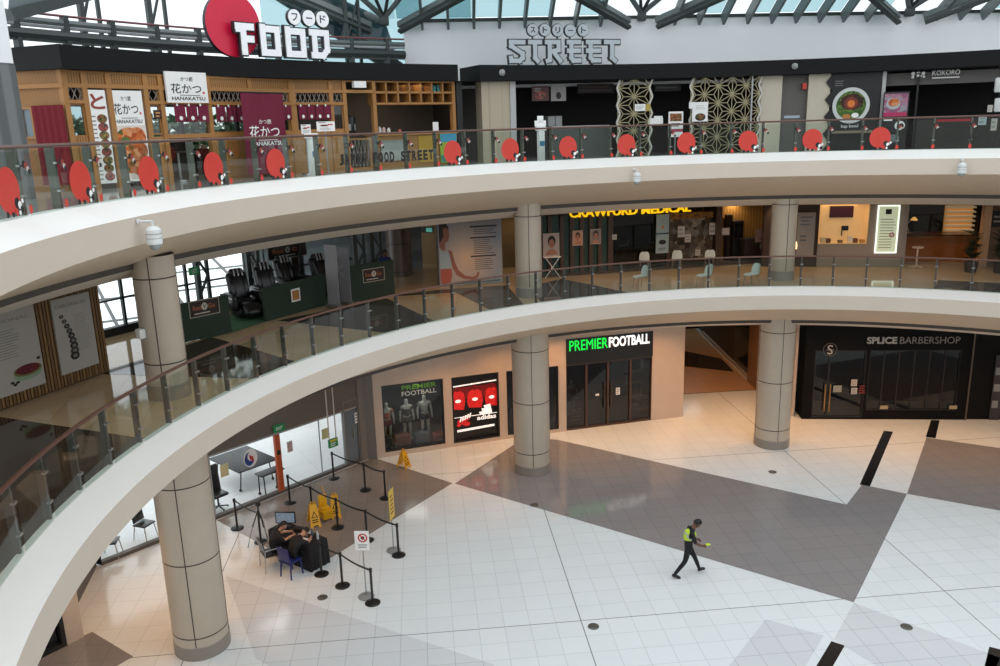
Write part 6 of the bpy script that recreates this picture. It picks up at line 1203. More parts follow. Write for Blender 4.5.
t = thing('stall_counter', 'dark stall counter in the rightmost stall behind the railing', 'counter', fr.w(4, Z3, -.6)); b = MB(); b.fbox(fr, X_(fr, 918), fr.L, Z3, Z3 + 1.0, -.9, -.35, mat('dark_olive_counter', '2d2c27', .5)); b.build('body', t); b = MB(); b.fbox(fr, X_(fr, 918), fr.L, Z3 + 1.0, Z3 + 1.05, -.95, -.3, SATIN); b.build('counter_top', t)
# ================================================================== UPPER WALL, ROOF STEEL, SIGNS
UW = Fr((-10.7, 19.0), (19.5, 21.72)); ZW = 14.93; s0 = UW.px(404, 45)[0]
m = MB(); UWM = mat('upper_wall_paint', 'f2f5f6', .6, var=.02, scale=1); m.fbox(UW, s0, UW.L, ZC - .1, ZW, -.4, 0, UWM); m.fbox(UW, s0, UW.L, ZW, ZW + .12, -.4, .02, DKSTEEL); m.fbox(UW, s0, X_(UW, 482, 80), Z3, ZC - .1, -.5, -.42, DK); struct(m, 'wall_upper')
D = -ray(470, 540).normalized(); NRM = UW.X.cross(D).normalized(); NRM = NRM if NRM.z > 0 else -NRM
u0 = UW.px(422.5, 31)[0]; st = (UW.px(978.6, 25)[0] - u0) / 23
base = lambda s, dz=0: UW.w(s, ZW + .1 + dz, .02)
t = thing('roof_rafters', 'row of grey steel fins rising over the upper white wall to the glass roof', 'roof structure', UW.w(9, ZW, 0))
nodes = [UW.px(u, 24)[0] for u in (385, 640, 905)]
for k in range(-1, 32):
    s = u0 + st * k
    if any(abs(s - n) < .75 for n in nodes) or s < s0 + .2: continue
    b = MB(); p = base(s) - NRM * .22; b.bar(p, p + D * 9, .09, .42, GREYSTEEL, up=NRM); b.build('fin', t)
g = MB(); rnd = random.Random(11)
t2 = thing('glass_roof', 'sloping roof of teal and pale glass panes over the upper white wall', 'glass roof', UW.w(9, ZW + .1, 0)); s = u0 - st * 2; k = 0
while s < UW.L:
    for j in range(3):
        a, c = base(s + .03, .04) + D * (j * 3 + .0), base(s + st - .03, .04) + D * (j * 3); b = MB(); b.poly([a, c, c + D * 2.96, a + D * 2.96], ROOFGLASS[(k // 2 + (k % 3 == 0) + j) % 2]); b.build('roof_pane', t2)
    s += st; k += 1
for i, n in enumerate(nodes):
    t = thing('roof_truss', ['V-shaped roof truss meeting at the left end of the upper wall', 'V-shaped roof truss meeting above the white STREET letters', 'V-shaped roof truss meeting above the bowl panel at the right'][i], 'roof truss', base(n), 0, 'V-shaped roof trusses')
    c = base(n, -.05) + D * .2
    for w, dep in ((-1, 0), (1, 0)):
        b = MB(); p = c + UW.X * w * .5 - NRM * .3; q = p + (D * 3 + UW.X * w * 3.7) * 1.7; b.bar(p, q, .2, .2, GREYSTEEL, up=NRM); b.bar(p - NRM * .26, q - NRM * .26, .18, .1, DKSTEEL, up=NRM); b.build('main_beam', t)
        b = MB(); b.cyl(c, c + (D * 3 + UW.X * w * 1.9) * 1.6 + NRM * .3, .09, GREYSTEEL); b.build('tube_strut', t)
        b = MB(); b.cyl(c, c + (D * 3 + UW.X * w * .7) * 1.6 + NRM * .8, .06, DKSTEEL); b.build('tie_rod', t)
    b = MB(); b.bbox(c - NRM * .12, (.3, .3, .3), DKSTEEL, .05); b.build('node_plate', t)
# left end: valley beam, pipes behind the red disc sign, outer glazing above the restaurant
fr = UW; e = Vector((-10.9, 18.9, 13.35))
t = thing('valley_beam', 'thick dark valley beam slanting up to the left behind the FOOD letters', 'roof beam', e)
q = CAM + ray(285, -3) * ((18.2 - CAM.y) / ray(285, -3).y) ; b = MB(); b.bar(e, q + (q - e) * .4, .34, .5, DKSTEEL); b.build('lower_beam', t)
q2 = CAM + ray(326, -3) * ((18.6 - CAM.y) / ray(326, -3).y); e2 = base(nodes[0], -.1); b = MB(); b.cyl(e2, q2 + (q2 - e2) * .4, .14, GREYSTEEL); b.build('upper_tube', t)
b = MB(); b.poly([e + Vector((0, .3, .2)), q + (q - e) * .4 + Vector((0, .3, .2)), q2 + (q2 - e2) * .4 + Vector((0, .3, 0)), e2 + Vector((0, .3, 0))], mat('grey_roof_soffit', '8a979b', .5, var=.2, scale=.6)); b.build('soffit_panel', t)
GR = 21.4; a0, a1 = rad(163), rad(120.2)
t = thing('pipe_rack', 'bundle of dark horizontal pipes above the wooden restaurant roof', 'pipes', pol(rad(140), GR, 13.6))
for z, r, mm in ((drum(110, 29.5, GR)[1], .09, GREYSTEEL), (drum(110, 28, GR)[1] + .14, .03, mat('dull_red_pipe', '7d4a4c', .5)), (drum(110, 33, GR)[1], .06, mat('pale_pipe', 'b9bfc2', .5)), (drum(110, 42, GR)[1], .14, DKSTEEL), (drum(110, 38.5, GR)[1], .05, DKSTEEL), (drum(110, 46.5, GR)[1], .05, GREYSTEEL)):
    b = MB(); n = 30; b.tube([pol(a0 + (a1 - a0) * i / n, GR - .3, z) for i in range(n + 1)], r, mm); b.build('pipe', t)
for i in range(12): th = a0 + (a1 - a0) * (i + .5) / 12; b = MB(); b.box(pol(th, GR - .3, 13.75), (.2, .12, 1.1), DKSTEEL, rz=th); b.build('bracket', t)
for u, lab in ((91, 'dark truss mast left of centre above the wooden restaurant'), (158, 'dark truss mast left of the red disc sign'), (352, 'dark truss mast behind the last FOOD letter')): truss_col(drum(u, 20, 21.8)[0], 21.8, 12.8, 18.5, lab, .5)
m = MB(); 
for z in (13.0, 15.9): m.arc([(22.2, z), (22.26, z), (22.26, z + .1), (22.2, z + .1), (22.2, z)], a0, rad(112), [FRAME] * 4)
o = struct(m, 'window_13')
for i in range(10): ta, tb = a0 + (rad(112) - a0) * i / 10, a0 + (rad(112) - a0) * (i + 1) / 10; g = MB(); g.poly([pol(ta, 22.2, 13), pol(tb, 22.2, 13), pol(tb, 22.2, 18), pol(ta, 22.2, 18)], MATS['outer_glass'] if i < 6 else ROOFGLASS[0]); g.build('pane', o)
qa, qb = drum(8, 15.5, 18.6), drum(88, -5, 18.6); pa, pb = pol(qa[0], 18.6, qa[1]), pol(qb[0], 18.6, qb[1]); pb = pb + (pb - pa) * .8; b = MB(); b.bar(pa, pb, .3, .22, DKSTEEL); b.poly([pa, pb, pb + Vector((2, -2, 4)), pa + Vector((2, -2, 4))], mat('grey_roof_soffit', '8a979b')); tag(b.build('eaves_beam'), 'dark eaves beam rising from the white wall in the upper left corner', 'roof beam')
fr = chord(-70, 13, 60, 17.4); m = MB(); m.fbox(fr, -1, fr.L, 12.72, 19, -.5, 0, UWM); m.fbox(fr, -1, fr.L + .05, Z3, 12.72, -.4, -.02, stripes('grey_ribbed_cladding', '5e6262', '777b7a', 3, 'X')); struct(m, 'wall_upper_left')
for x, y, w, h, q in ((-70, 44, 7, 9.5, 'hipped pale block far outside, left of the truss mast'), (-47, 52, 6, 14, 'tall pale teal block far outside, left of the red disc'), (-40.5, 56, 5, 14, 'tall pale teal block far outside, nearest the red disc')):
    b = MB(); b.box((x, y, h / 2), (w, 6, h), mat('distant_teal_tower', 'b9d2d6', .6, var=.08)); tag(b.build('distant_building'), q, 'building', 'hazy buildings outside')
# stroke letters
def glyph(b, fr, strokes, r, w, d0, d1, m, grow=0):
    x0, x1, z0, z1 = r; P = lambda p: (x0 + (x1 - x0) * p[0], z0 + (z1 - z0) * p[1])
    d1 += 0
    for s in strokes:
        for p, q in zip(s, s[1:]):
            d1 += .0015; d0 -= .0007
            p, q = P(p), P(q); dx, dz = q[0] - p[0], q[1] - p[1]; L = math.hypot(dx, dz); ux, uz = dx / L, dz / L; h = w / 2 + grow
            a = [(p[0] - ux * h - uz * h, p[1] - uz * h + ux * h), (p[0] - ux * h + uz * h, p[1] - uz * h - ux * h), (q[0] + ux * h + uz * h, q[1] + uz * h - ux * h), (q[0] + ux * h - uz * h, q[1] + uz * h + ux * h)]
            b.hexa([fr.w(*v, d0) for v in a] + [fr.w(*v, d1) for v in a], m)
GL_ = {'F': [[(.05, .92), (.95, .92)], [(.38, .92), (.38, .06)], [(.38, .5), (.9, .5)], [(.08, .92), (.08, .84)]], 'O': [[(.12, .93), (.88, .93)], [(.12, .98), (.12, .07)], [(.88, .93), (.88, .1)], [(.12, .07), (.85, .07)]],
       'D': [[(.05, .93), (.9, .93)], [(.2, .93), (.2, .1)], [(.9, .93), (.9, .3)], [(.9, .3), (.65, .07)], [(.65, .07), (.1, .07)]],
       'S': [[(.1, .92), (.92, .92)], [(.12, .92), (.12, .74)], [(.12, .74), (.85, .4)], [(.85, .4), (.85, .2)], [(.85, .2), (.65, .07)], [(.65, .07), (.1, .07)], [(.1, .07), (.08, .2)]],
       'T': [[(.06, .92), (.94, .92)], [(.5, .92), (.5, .2)], [(.5, .2), (.72, .06)]], 'R': [[(.06, .92), (.85, .92)], [(.25, .92), (.25, .1)], [(.25, .1), (.1, .06)], [(.85, .92), (.85, .55)], [(.85, .55), (.3, .48)], [(.5, .48), (.95, .06)]],
       'E': [[(.06, .92), (.94, .92)], [(.28, .92), (.28, .2)], [(.28, .2), (.45, .07)], [(.45, .07), (.96, .07)], [(.06, .52), (.94, .52)]]}
SIGNW = mat('sign_white_face', 'eef0f2', .4, emit=.12); SIGND = mat('sign_dark_edge', '25272a', .5); SIGNG = mat('sign_grey_face', 'b4bcc1', .45)
FS = chord(200, 335, 50, 18.05); t = thing('roof_sign', 'white FOOD letters with a big red disc standing on the black canopy', 'sign', FS.w(FS.L / 2, 13.25, 0))
x, z = FS.px(233.4, 30, -.25); R_ = FS.px(259.8, 30, -.25)[0] - x; z = max(z, 13.27 + R_); b = MB(); b.fdisc(FS, x, z, R_, -.36, -.22, CRIMSON, 48, mat('disc_dark_rim', '2a1626', .4)); b.build('red_disc', t)
for ch, uL, uR, vT, vB in (('F', 235.5, 254, 22, 57.5), ('O', 258.5, 281, 25, 59), ('O', 283.5, 306.5, 27.5, 60.5), ('D', 309, 329.5, 29, 61.5)):
    r = FS.rect(uL, uR, vT, vB); r = (r[0] + .06, r[1] - .06, 13.27 + .08, r[3] - .06); b = MB(); glyph(b, FS, GL_[ch], r, .17, -.08, .02, SIGND, .035); glyph(b, FS, GL_[ch], r, .17, .02, .05, SIGNW); b.build('letter', t)
for u, v, c in ((293.7, 17.2, 'フ'), (308.2, 18.3, 'ー'), (321.8, 19.4, 'ド')):
    x, z = FS.px(u, v); q = FS.px(u + 6.6, v)[0] - x; b = MB(); b.fdisc(FS, x, z, q, -.08, .02, SIGND, 24); b.fdisc(FS, x, z, q * .92, .02, .04, SIGNW, 24); b.text(FS, c, x - q * .45, x + q * .45, z - q * (.45 if c != 'ー' else .08), z + q * (.45 if c != 'ー' else .08), .042, SIGND, .02, 0); b.build('round_badge', t)
    b = MB(); b.cyl(FS.w(x, z - q, -.03), FS.w(x, z - q - .15, -.03), .03, SIGND); b.build('badge_post', t)
SS = chord(504, 622, 50, 18.05); t = thing('roof_sign', 'pale grey STREET letters with five round badges on the black canopy', 'sign', SS.w(SS.L / 2, 13.25, 0))
for ch, uL, uR in (('S', 507.5, 526), ('T', 527.5, 542), ('R', 544, 562), ('E', 566, 581), ('E', 585, 601), ('T', 603, 620)):
    r = SS.rect(uL, uR, 38.5, 64); r = (r[0] + .06, r[1] - .06, 13.25 + .08, r[3] - .06); b = MB(); glyph(b, SS, GL_[ch], r, .14, -.08, .02, SIGND, .035); glyph(b, SS, GL_[ch], r, .14, .02, .05, SIGNG); b.build('letter', t)
for u, v, c in ((532.5, 30, 'ス'), (544.6, 30, 'ト'), (557.4, 30.3, 'リ'), (570, 30.6, 'ー'), (583, 30.3, 'ト')):
    x, z = SS.px(u, v); q = SS.px(u + 6, v)[0] - x; b = MB(); b.fdisc(SS, x, z, q, -.08, .02, SIGND, 24); b.fdisc(SS, x, z, q * .9, .02, .04, SIGNG, 24); b.text(SS, c, x - q * .42, x + q * .42, z - q * (.45 if c != 'ー' else .08), z + q * (.45 if c != 'ー' else .08), .042, SIGND, .03, 0); b.build('round_badge', t)
    b = MB(); b.cyl(SS.w(x, z - q, -.03), SS.w(x, z - q - .12, -.03), .03, SIGND); b.build('badge_post', t)
# cameras
CW = mat('camera_white', 'd9dbd9', .4)
def fascia_cam(u, v, k, label):
    th, z = drum(u, v, 13.2); t = thing('dome_camera', label, 'camera', pol(th, 13.2, z), th); b = MB(); b.lathe([(0, .3 * k), (.12 * k, .28 * k), (.2 * k, .2 * k), (.21 * k, -.16 * k), (.19 * k, -.2 * k), (0, -.2 * k)], CW, n=20); b.build('housing', t, local=True)
    b = MB(); b.lathe([(.205 * k, .1 * k), (.215 * k, .09 * k), (.205 * k, .08 * k)], GREYINK, n=20); b.lathe([(.205 * k, -.02 * k), (.215 * k, -.03 * k), (.205 * k, -.04 * k)], GREYINK, n=20); b.build('band', t, local=True)
    b = MB(); b.ball((0, 0, -.2 * k), .16 * k, mat('dome_smoke', '8f9696', .15)); b.build('dome', t, local=True)
    b = MB(); b.cyl((0, 0, .28 * k), (0, 0, .44 * k), .035 * k, CW); b.cyl((0, 0, .42 * k), (.23, 0, .42 * k), .035 * k, CW); b.bbox((.235, 0, .42 * k), (.02, .14 * k, .14 * k), CW, .005); b.build('bracket', t, local=True)
fascia_cam(154, 237, .6, 'white dome camera on a bracket on the left of the top gallery edge'); fascia_cam(637, 178, .55, 'white dome camera on the top gallery edge above the clinic'); fascia_cam(962, 169, .6, 'white dome camera on the top gallery edge at the right')
for u, v, q in ((502.5, 72.5, 'left'), (795, 66, 'right')):
    th, z = drum(u, v, 17.95); b = MB(); p = pol(th, 17.95, z); b.ball(p, .09, mat('small_dome_grey', '9a9c9c', .3)); b.cyl(pol(th, 18.02, z), p, .1, CW); tag(b.build('small_dome_camera'), 'small grey dome camera on the black canopy, %s of the two' % q, 'camera')
x = CA; d = (Vector((CAM.x, CAM.y, 0)) - Vector((CA[0], CA[1], 0))).normalized(); a = math.atan2(d.y, d.x) - .95; p = Vector((CA[0], CA[1], 0)) + pol(a, .49); b = MB(); b.bbox((p.x, p.y, 7.45), (.14, .16, .2), CW, .02, rz=a); tag(b.build('wall_box'), 'small white box on the middle-gallery column left of the booth', 'fitting')
# ================================================================== PEOPLE AND LOOSE THINGS ON THE GROUND FLOOR
# queue posts
def stanchion(p, label, nxt=None, h=.95, grp='queue posts with belts'):
    t = thing('queue_post', label, 'queue post', Vector((p[0], p[1], .004)), 0, grp)
    b = MB(); b.lathe([(0, .0), (.19, .0), (.19, .015), (.15, .035), (.04, .055), (0, .055)], SATIN, n=28); b.build('base', t, local=True)
    b = MB(); b.cyl((0, 0, .05), (0, 0, h - .04), .032, SATIN, n=14); b.build('pole', t, local=True)
    b = MB(); b.lathe([(0, h - .1), (.042, h - .1), (.042, h - .01), (.03, h), (0, h)], SATIN, n=14); b.build('belt_head', t, local=True)
    if nxt:
        d = Vector((nxt[0] - p[0], nxt[1] - p[1], 0)); n = 8; b = MB(); pts = [Vector((d.x * i / n, d.y * i / n, h - .05 - .05 * math.sin(PI * i / n))) for i in range(n + 1)]
        for a, c in zip(pts, pts[1:]): b.bar(a, c, .012, .05, SATIN)
        b.build('belt', t, local=True)
    return t
rows = [[(-15.5, 10.44), (-14.56, 9.57)], [(-14.33, 12.06), (-13.43, 11.17), (-12.5, 10.3), (-11.51, 9.47), (-10.52, 8.58)], [(-13.29, 13.84), (-12.08, 12.84), (-11.34, 12.19)], [(-12.45, 7.7), (-11.79, 7.1), (-10.9, 6.28)]]
rn = ['short row beside the near column', 'long row behind the table', 'far row by the glass front', 'front row right of the table']
on = [['left post', 'right post'], ['first post', 'second post', 'third post', 'fourth post', 'last post'], ['left post', 'middle post', 'right post'], ['left post', 'middle post', 'right post']]
for r, n, o_ in zip(rows, rn, on):
    for i, p in enumerate(r): stanchion(p, 'black belt queue post, %s of the %s' % (o_[i], n), r[i + 1] if i + 1 < len(r) else None, grp='black queue posts')
# sign stands
def sign_stand(p, h, label, yellow):
    t = thing('sign_stand', label, 'sign', Vector((p[0], p[1], .004)), math.atan2(CAM.y - p[1], CAM.x - p[0]) + (1.2 if yellow else -.25))
    b = MB(); b.lathe([(0, 0), (.2, 0), (.2, .02), (.05, .05), (0, .05)], mat('grey_stand_base', '8b8d8d', .4), n=24); b.build('base', t, local=True); b = MB(); b.cyl((0, 0, .04), (0, 0, h), .016, STEEL); b.build('pole', t, local=True)
    PM = mat('yellow_sign_panel', 'd8b94a', .5) if yellow else PAPER; w, hh = (.36, .85) if yellow else (.36, .52); z = h - (.55 if yellow else .2)
    b = MB(); b.box((.025, 0, z), (.012, w, hh), PM); fr = Fr((.032, -w / 2), (.032, w / 2)); fr.N = Vector((1, 0, 0))
    k = b
    if yellow: k.lines(fr, .06, .3, z - .3, z + .3, 5, .002, mat('dull_red_print', '8e3a30'))
    else:
        for i in range(20): a, c = 2*PI*i/20, 2*PI*(i+1)/20; k.fpoly(fr, [(.2 + .12 * math.cos(a), z + .08 + .12 * math.sin(a)), (.2 + .12 * math.cos(c), z + .08 + .12 * math.sin(c)), (.2 + .085 * math.cos(c), z + .08 + .085 * math.sin(c)), (.2 + .085 * math.cos(a), z + .08 + .085 * math.sin(a))], .002, RED)
        k.fpoly(fr, [(.12, z + .15), (.14, z + .17), (.28, z + .01), (.26, z - .01)], .003, RED); k.fellipse(fr, .2, z + .08, .05, .05, .001, INK, 8); k.lines(fr, .08, .3, z - .2, z - .08, 2, .002, GREYINK)
    b.build('sign_panel', t, local=True)
sign_stand((-10.69, 8.85), 1.95, 'yellow sign panel on a thin pole behind the last post of the long row', True); sign_stand((-11.1, 6.57), 1.75, 'white prohibition sign on a thin pole beside the front row of posts', False)
# wet floor signs and bucket
YEL = mat('yellow_plastic', 'e2a90f', .4, var=.05)
def wet_sign(p, rz, label, h=.65, w=.32, sp=.28):
    t = thing('wet_floor_sign', label, 'floor sign', Vector((p[0], p[1], .004)), rz, 'yellow wet floor signs')
    for q in (1, -1):
        b = MB(); top, bot = Vector((q * .025, 0, h)), Vector((q * sp, 0, .0)); n = Vector((q * h, 0, sp)).normalized() * .012
        o_ = [(-w * .32, 1), (w * .32, 1), (w * .5, 0), (w * .5 - .07, 0), (w * .4 - .06, .12), (-w * .4 + .06, .12), (-w * .5 + .07, 0), (-w * .5, 0)]
        pt = [bot + (top - bot) * f_ + Vector((0, y, 0)) for y, f_ in o_]; m_ = len(pt)
        b.add([v + n for v in pt] + [v - n for v in pt], [tuple(range(m_)), tuple(range(m_, 2 * m_))[::-1]] + [(i, m_ + i, m_ + (i + 1) % m_, (i + 1) % m_) for i in range(m_)], YEL)
        c = bot + (top - bot) * .55; u_ = (top - bot).normalized(); s_ = Vector((0, 1, 0)); nn = n * 1.15
        b.poly([c + nn + u_ * .12, c + nn - u_ * .08 + s_ * .1, c + nn - u_ * .08 - s_ * .1], INK); b.poly([c + nn * 1.05 + u_ * .07, c + nn * 1.05 - u_ * .06 + s_ * .06, c + nn * 1.05 - u_ * .06 - s_ * .06], YEL)
        for k in (0, 1): b.poly([c + nn - u_ * (.13 + .06 * k) + s_ * .09, c + nn - u_ * (.16 + .06 * k) + s_ * .09, c + nn - u_ * (.16 + .06 * k) - s_ * .09, c + nn - u_ * (.13 + .06 * k) - s_ * .09], INK)
        b.build('leaf_panel', t, local=True)
    b = MB(); b.tube([(0, -.06, h - .01), (0, -.05, h + .07), (0, .05, h + .07), (0, .06, h - .01)], .014, YEL); b.build('handle', t, local=True)
wet_sign((-13.25, 10.55), rad(-65), 'yellow wet floor sign, left of the cluster between the queue rows'); wet_sign((-12.72, 11.12), rad(-75), 'yellow wet floor sign, right of the cluster between the queue rows'); wet_sign((-11.02, 14.62), rad(-35), 'lone yellow wet floor sign by the football shop window', .6, .3, .2)
t = thing('mop_bucket', 'yellow mop bucket with wringer between two yellow wet floor signs', 'bucket', (-12.97, 10.86, .004), rad(-50)); b = MB(); vs = []
for z, a, c in ((.06, .17, .13), (.34, .22, .17)): vs += [(a, c, z), (-a, c, z), (-a, -c, z), (a, -c, z)]
b.hexa([Vector(v) for v in vs], YEL); b.build('tub', t, local=True); b = MB(); b.bbox((-.12, 0, .55), (.12, .26, .42), YEL, .03); b.bbox((.0, 0, .38), (.2, .24, .1), YEL, .03); k = b.build('wringer', t, local=True); b = MB(); b.cyl((-.12, .1, .72), (-.3, .1, .95), .014, YEL); b.build('lever', k, local=True)
for x, y in ((.14, .1), (.14, -.1), (-.14, .1), (-.14, -.1)): b = MB(); b.cyl((x, y - .015, .035), (x, y + .015, .035), .035, SATIN); b.build('castor', t, local=True)
# floor service covers
for u, v, q in ((593.5, 626.5, 'left of the walking guard, front'), (906.5, 627, 'front right by the black strip'), (772.5, 472, 'below the right-hand column'), (534.5, 505, 'on the grey band below the middle column'), (322.5, 597.5, 'before the registration table'), (700, 448, 'faint, left of the right-hand column')):
    if u == 700: continue
    p = gp(u, v, .004); b = MB(); b.lathe([(0, .0), (.13, .0), (.13, .01), (.1, .022), (0, .024)], mat('grey_floor_cover', '6b6862', .4, metal=.5), p, 24); tag(b.build('floor_cover'), 'round grey floor cover ' + q, 'floor cover', 'round floor covers')
# registration table
TA = rad(-38); TC = Vector((-13.235, 8.56, 0)); t = thing('registration_table', 'long table under a black cloth with papers and a monitor', 'table', Vector((TC.x, TC.y, .004)), TA)
CLOTH = mat('black_table_cloth', '141316', .85, var=.15); b = MB(); L, Wd, H = 1.72, .6, .75; n = 44
def rim(k, z, amp):
    s = k / n * 4; side = int(s); f_ = s - side; c = [(L/2, -Wd/2), (L/2, Wd/2), (-L/2, Wd/2), (-L/2, -Wd/2)]; p, q = c[side % 4], c[(side + 1) % 4]; x, y = p[0] + (q[0] - p[0]) * f_, p[1] + (q[1] - p[1]) * f_; r = 1 + amp * (1 + math.sin(k * 2.4)) ; return Vector((x * (1 + (r - 1) * .5), y * r, z))
ring = [[rim(k, z, a) for k in range(n)] for z, a in ((H, 0), (H - .03, .012), (.4, .03), (.02, .045))]
for a, c in zip(ring, ring[1:]): b.add(a + c, [(i, (i + 1) % n, n + (i + 1) % n, n + i) for i in range(n)], CLOTH, True)
b.poly(ring[0][::-1], CLOTH); b.build('table_cloth', t, local=True); b = MB(); b.box((0, 0, H - .03), (L - .04, Wd - .04, .03), mat('grey_table_board', '6a6a6a', .6)); b.build('tabletop', t, local=True)
for x in (-.75, .75):
    for y in (-.22, .22): b = MB(); b.cyl((x, y, 0), (x, y, H - .05), .018, STEEL); b.build('leg', t, local=True)
TM = Matrix.Translation(Vector((TC.x, TC.y, .004))) @ Matrix.Rotation(TA, 4, 'Z'); TW = lambda x, y, z=H + .002: TM @ Vector((x, y, z))
t = thing('monitor', 'black monitor with a pale screen at the far end of the table', 'monitor', TW(-.52, .06), TA + rad(-55)); b = MB(); b.bbox((0, 0, .3), (.04, .56, .34), SATIN, .01); b.build('case', t, local=True); b = MB(); b.box((.0215, 0, .3), (.004, .5, .28), mat('pale_blue_screen', '7d93a6', .2, emit=.25, var=.3, scale=14)); b.build('screen', t, local=True); b = MB(); b.cyl((-.01, 0, .01), (-.01, 0, .2), .025, SATIN); b.bbox((0, 0, .01), (.16, .22, .018), SATIN, .006); b.build('stand', t, local=True)
for x, y, w, d, rz, q in ((.48, -.12, .3, .22, .2, 'white papers before the nearer seated person'), (-.32, -.1, .22, .12, .6, 'white slip before the farther seated person'), (.12, .02, .12, .08, 1.0, 'small white card in the middle of the black table')): b = MB(); p = TW(x, y, H + .004); b.box(p, (w, d, .006), PAPER, rz=TA + rz); tag(b.build('paper_sheet'), q, 'paper')
def bottle(x, y, h, c, q, cat='bottle', r=.032): b = MB(); b.lathe([(0, 0), (r, 0), (r, h * .7), (r * .45, h * .85), (r * .45, h), (0, h)], mat('bottle_' + c, c, .2), TW(x, y), 14); tag(b.build(cat), q, cat)
bottle(.72, .12, .24, 'b9c4cc', 'clear water bottle at the right end of the black table'); bottle(.42, .18, .2, '5f6a78', 'grey bottle near the right end of the black table'); bottle(.28, .2, .1, 'e6e2da', 'white cup in the middle of the black table', 'cup', .04)
b = MB(); b.bbox(TW(-.1, .14, H + .05), (.26, .18, .09), mat('dark_box_mix', '2b211f', .6), .02, rz=TA + .3); tag(b.build('small_case'), 'small dark case among the things on the black table', 'case')
# tripod with a camera
p = gp(262, 545, .004); t = thing('tripod', 'black tripod with pale lower legs beside the registration table', 'tripod', p, 0)
for k in range(3): a = rad(200 + 120 * k); b = MB(); b.cyl((0, 0, 1.1), (.2 * math.cos(a), .2 * math.sin(a), .6), .018, SATIN); b.cyl((.2 * math.cos(a), .2 * math.sin(a), .6), (.38 * math.cos(a), .38 * math.sin(a), 0), .012, STEEL); b.build('leg', t, local=True)
b = MB(); b.cyl((0, 0, .8), (0, 0, 1.22), .022, SATIN); b.build('centre_column', t, local=True)
t = thing('camera', 'small black camera mounted on the tripod', 'camera', p + Vector((0, 0, 1.222)), rad(-60)); b = MB(); b.bbox((0, 0, .06), (.1, .14, .1), SATIN, .015); b.build('camera_body', t, local=True); b = MB(); b.cyl((.05, 0, .06), (.13, 0, .06), .04, SATIN); b.build('lens', t, local=True)
# chairs at the table
def seatpos(x, y): v = TW(x, y, 0); return Vector((v.x, v.y, .004))
F = TA + PI / 2
t = thing('armchair', 'black chair with a silver tube frame at the left of the table', 'chair', seatpos(-.22, -.72), F - rad(20)); TB = mat('silver_tube', 'b5b7b9', .3, metal=.7)
b = MB(); b.bbox((0, 0, .45), (.46, .46, .06), SATIN, .02); b.build('seat', t, local=True); b = MB(); b.bbox((-.24, 0, .72), (.05, .44, .36), SATIN, .02, ry=rad(-8)); b.build('backrest', t, local=True)
for y in (-.25, .25): b = MB(); b.tube([(-.3, y, .9), (-.24, y, .64), (.2, y, .64), (.24, y, 0)], .014, TB); b.tube([(-.22, y, .64), (-.26, y, 0)], .014, TB); b.build('side_frame', t, local=True)
t = thing('plastic_chair', 'dark blue plastic chair at the near side of the table', 'chair', seatpos(.52, -.66), F + rad(5)); BLU = mat('dark_blue_plastic', '232a6b', .4)
b = MB(); b.bbox((0, 0, .44), (.42, .42, .035), BLU, .012); b.build('seat', t, local=True); b = MB(); b.bbox((-.22, 0, .68), (.03, .4, .42), BLU, .012, ry=rad(-9)); b.build('backrest', t, local=True)
for x, y in ((.17, .17), (.17, -.17), (-.17, .17), (-.17, -.17)): b = MB(); b.cyl((x, y, .43), (x * 1.22, y * 1.15, 0), .026, BLU, .02, 8); b.build('leg', t, local=True)

def hand(J, E, w, d, side, q, curl=.5, s=1.0):
    """palm and five fingers of unequal length growing from the wrist joint w along direction d; side points to the thumb"""
    d = Vector(d).normalized(); side = Vector(side); side = (side - d * side.dot(d)).normalized(); nrm = d.cross(side); W = J[w][0]
    J['pm' + q] = (W + d * .05 * s, .026 * s); E.append((w, 'pm' + q))
def fingers(W, d, side, down, m, s=1.0, curl=.5):
    d = Vector(d).normalized(); side = Vector(side); side = (side - d * side.dot(d)).normalized(); down = Vector(down); down = (down - d * down.dot(d)).normalized(); mb = MB()
    for k, (o_, L) in enumerate(((.026, .07), (.009, .078), (-.009, .072), (-.026, .056))):
        r = Vector(W) + d * .07 * s + side * o_ * s; a = r; ang = .2
        pts = [r]
        for f_ in (.45, .32, .23): ang += curl * .55; a = a + (d * math.cos(ang) + down * math.sin(ang)) * L * f_ * s; pts.append(a)
        J = {i: (p, (.0095 - .0012 * i) * s) for i, p in enumerate(pts)}; g = skin(J, [(0, 1), (1, 2), (2, 3)], None, None, lambda c: m, 1); mb.add(g.v, g.f, m, True)
    r = Vector(W) + d * .03 * s + side * .028 * s; pts = [r, r + (side * .6 + d * .6 + down * .2) * .035 * s, r + (side * .5 + d * 1.2 + down * .4) * .045 * s]
    g = skin({i: (p, .0105 * s - .001 * i) for i, p in enumerate(pts)}, [(0, 1), (1, 2)], None, None, lambda c: m, 1); mb.add(g.v, g.f, m, True)
    return mb
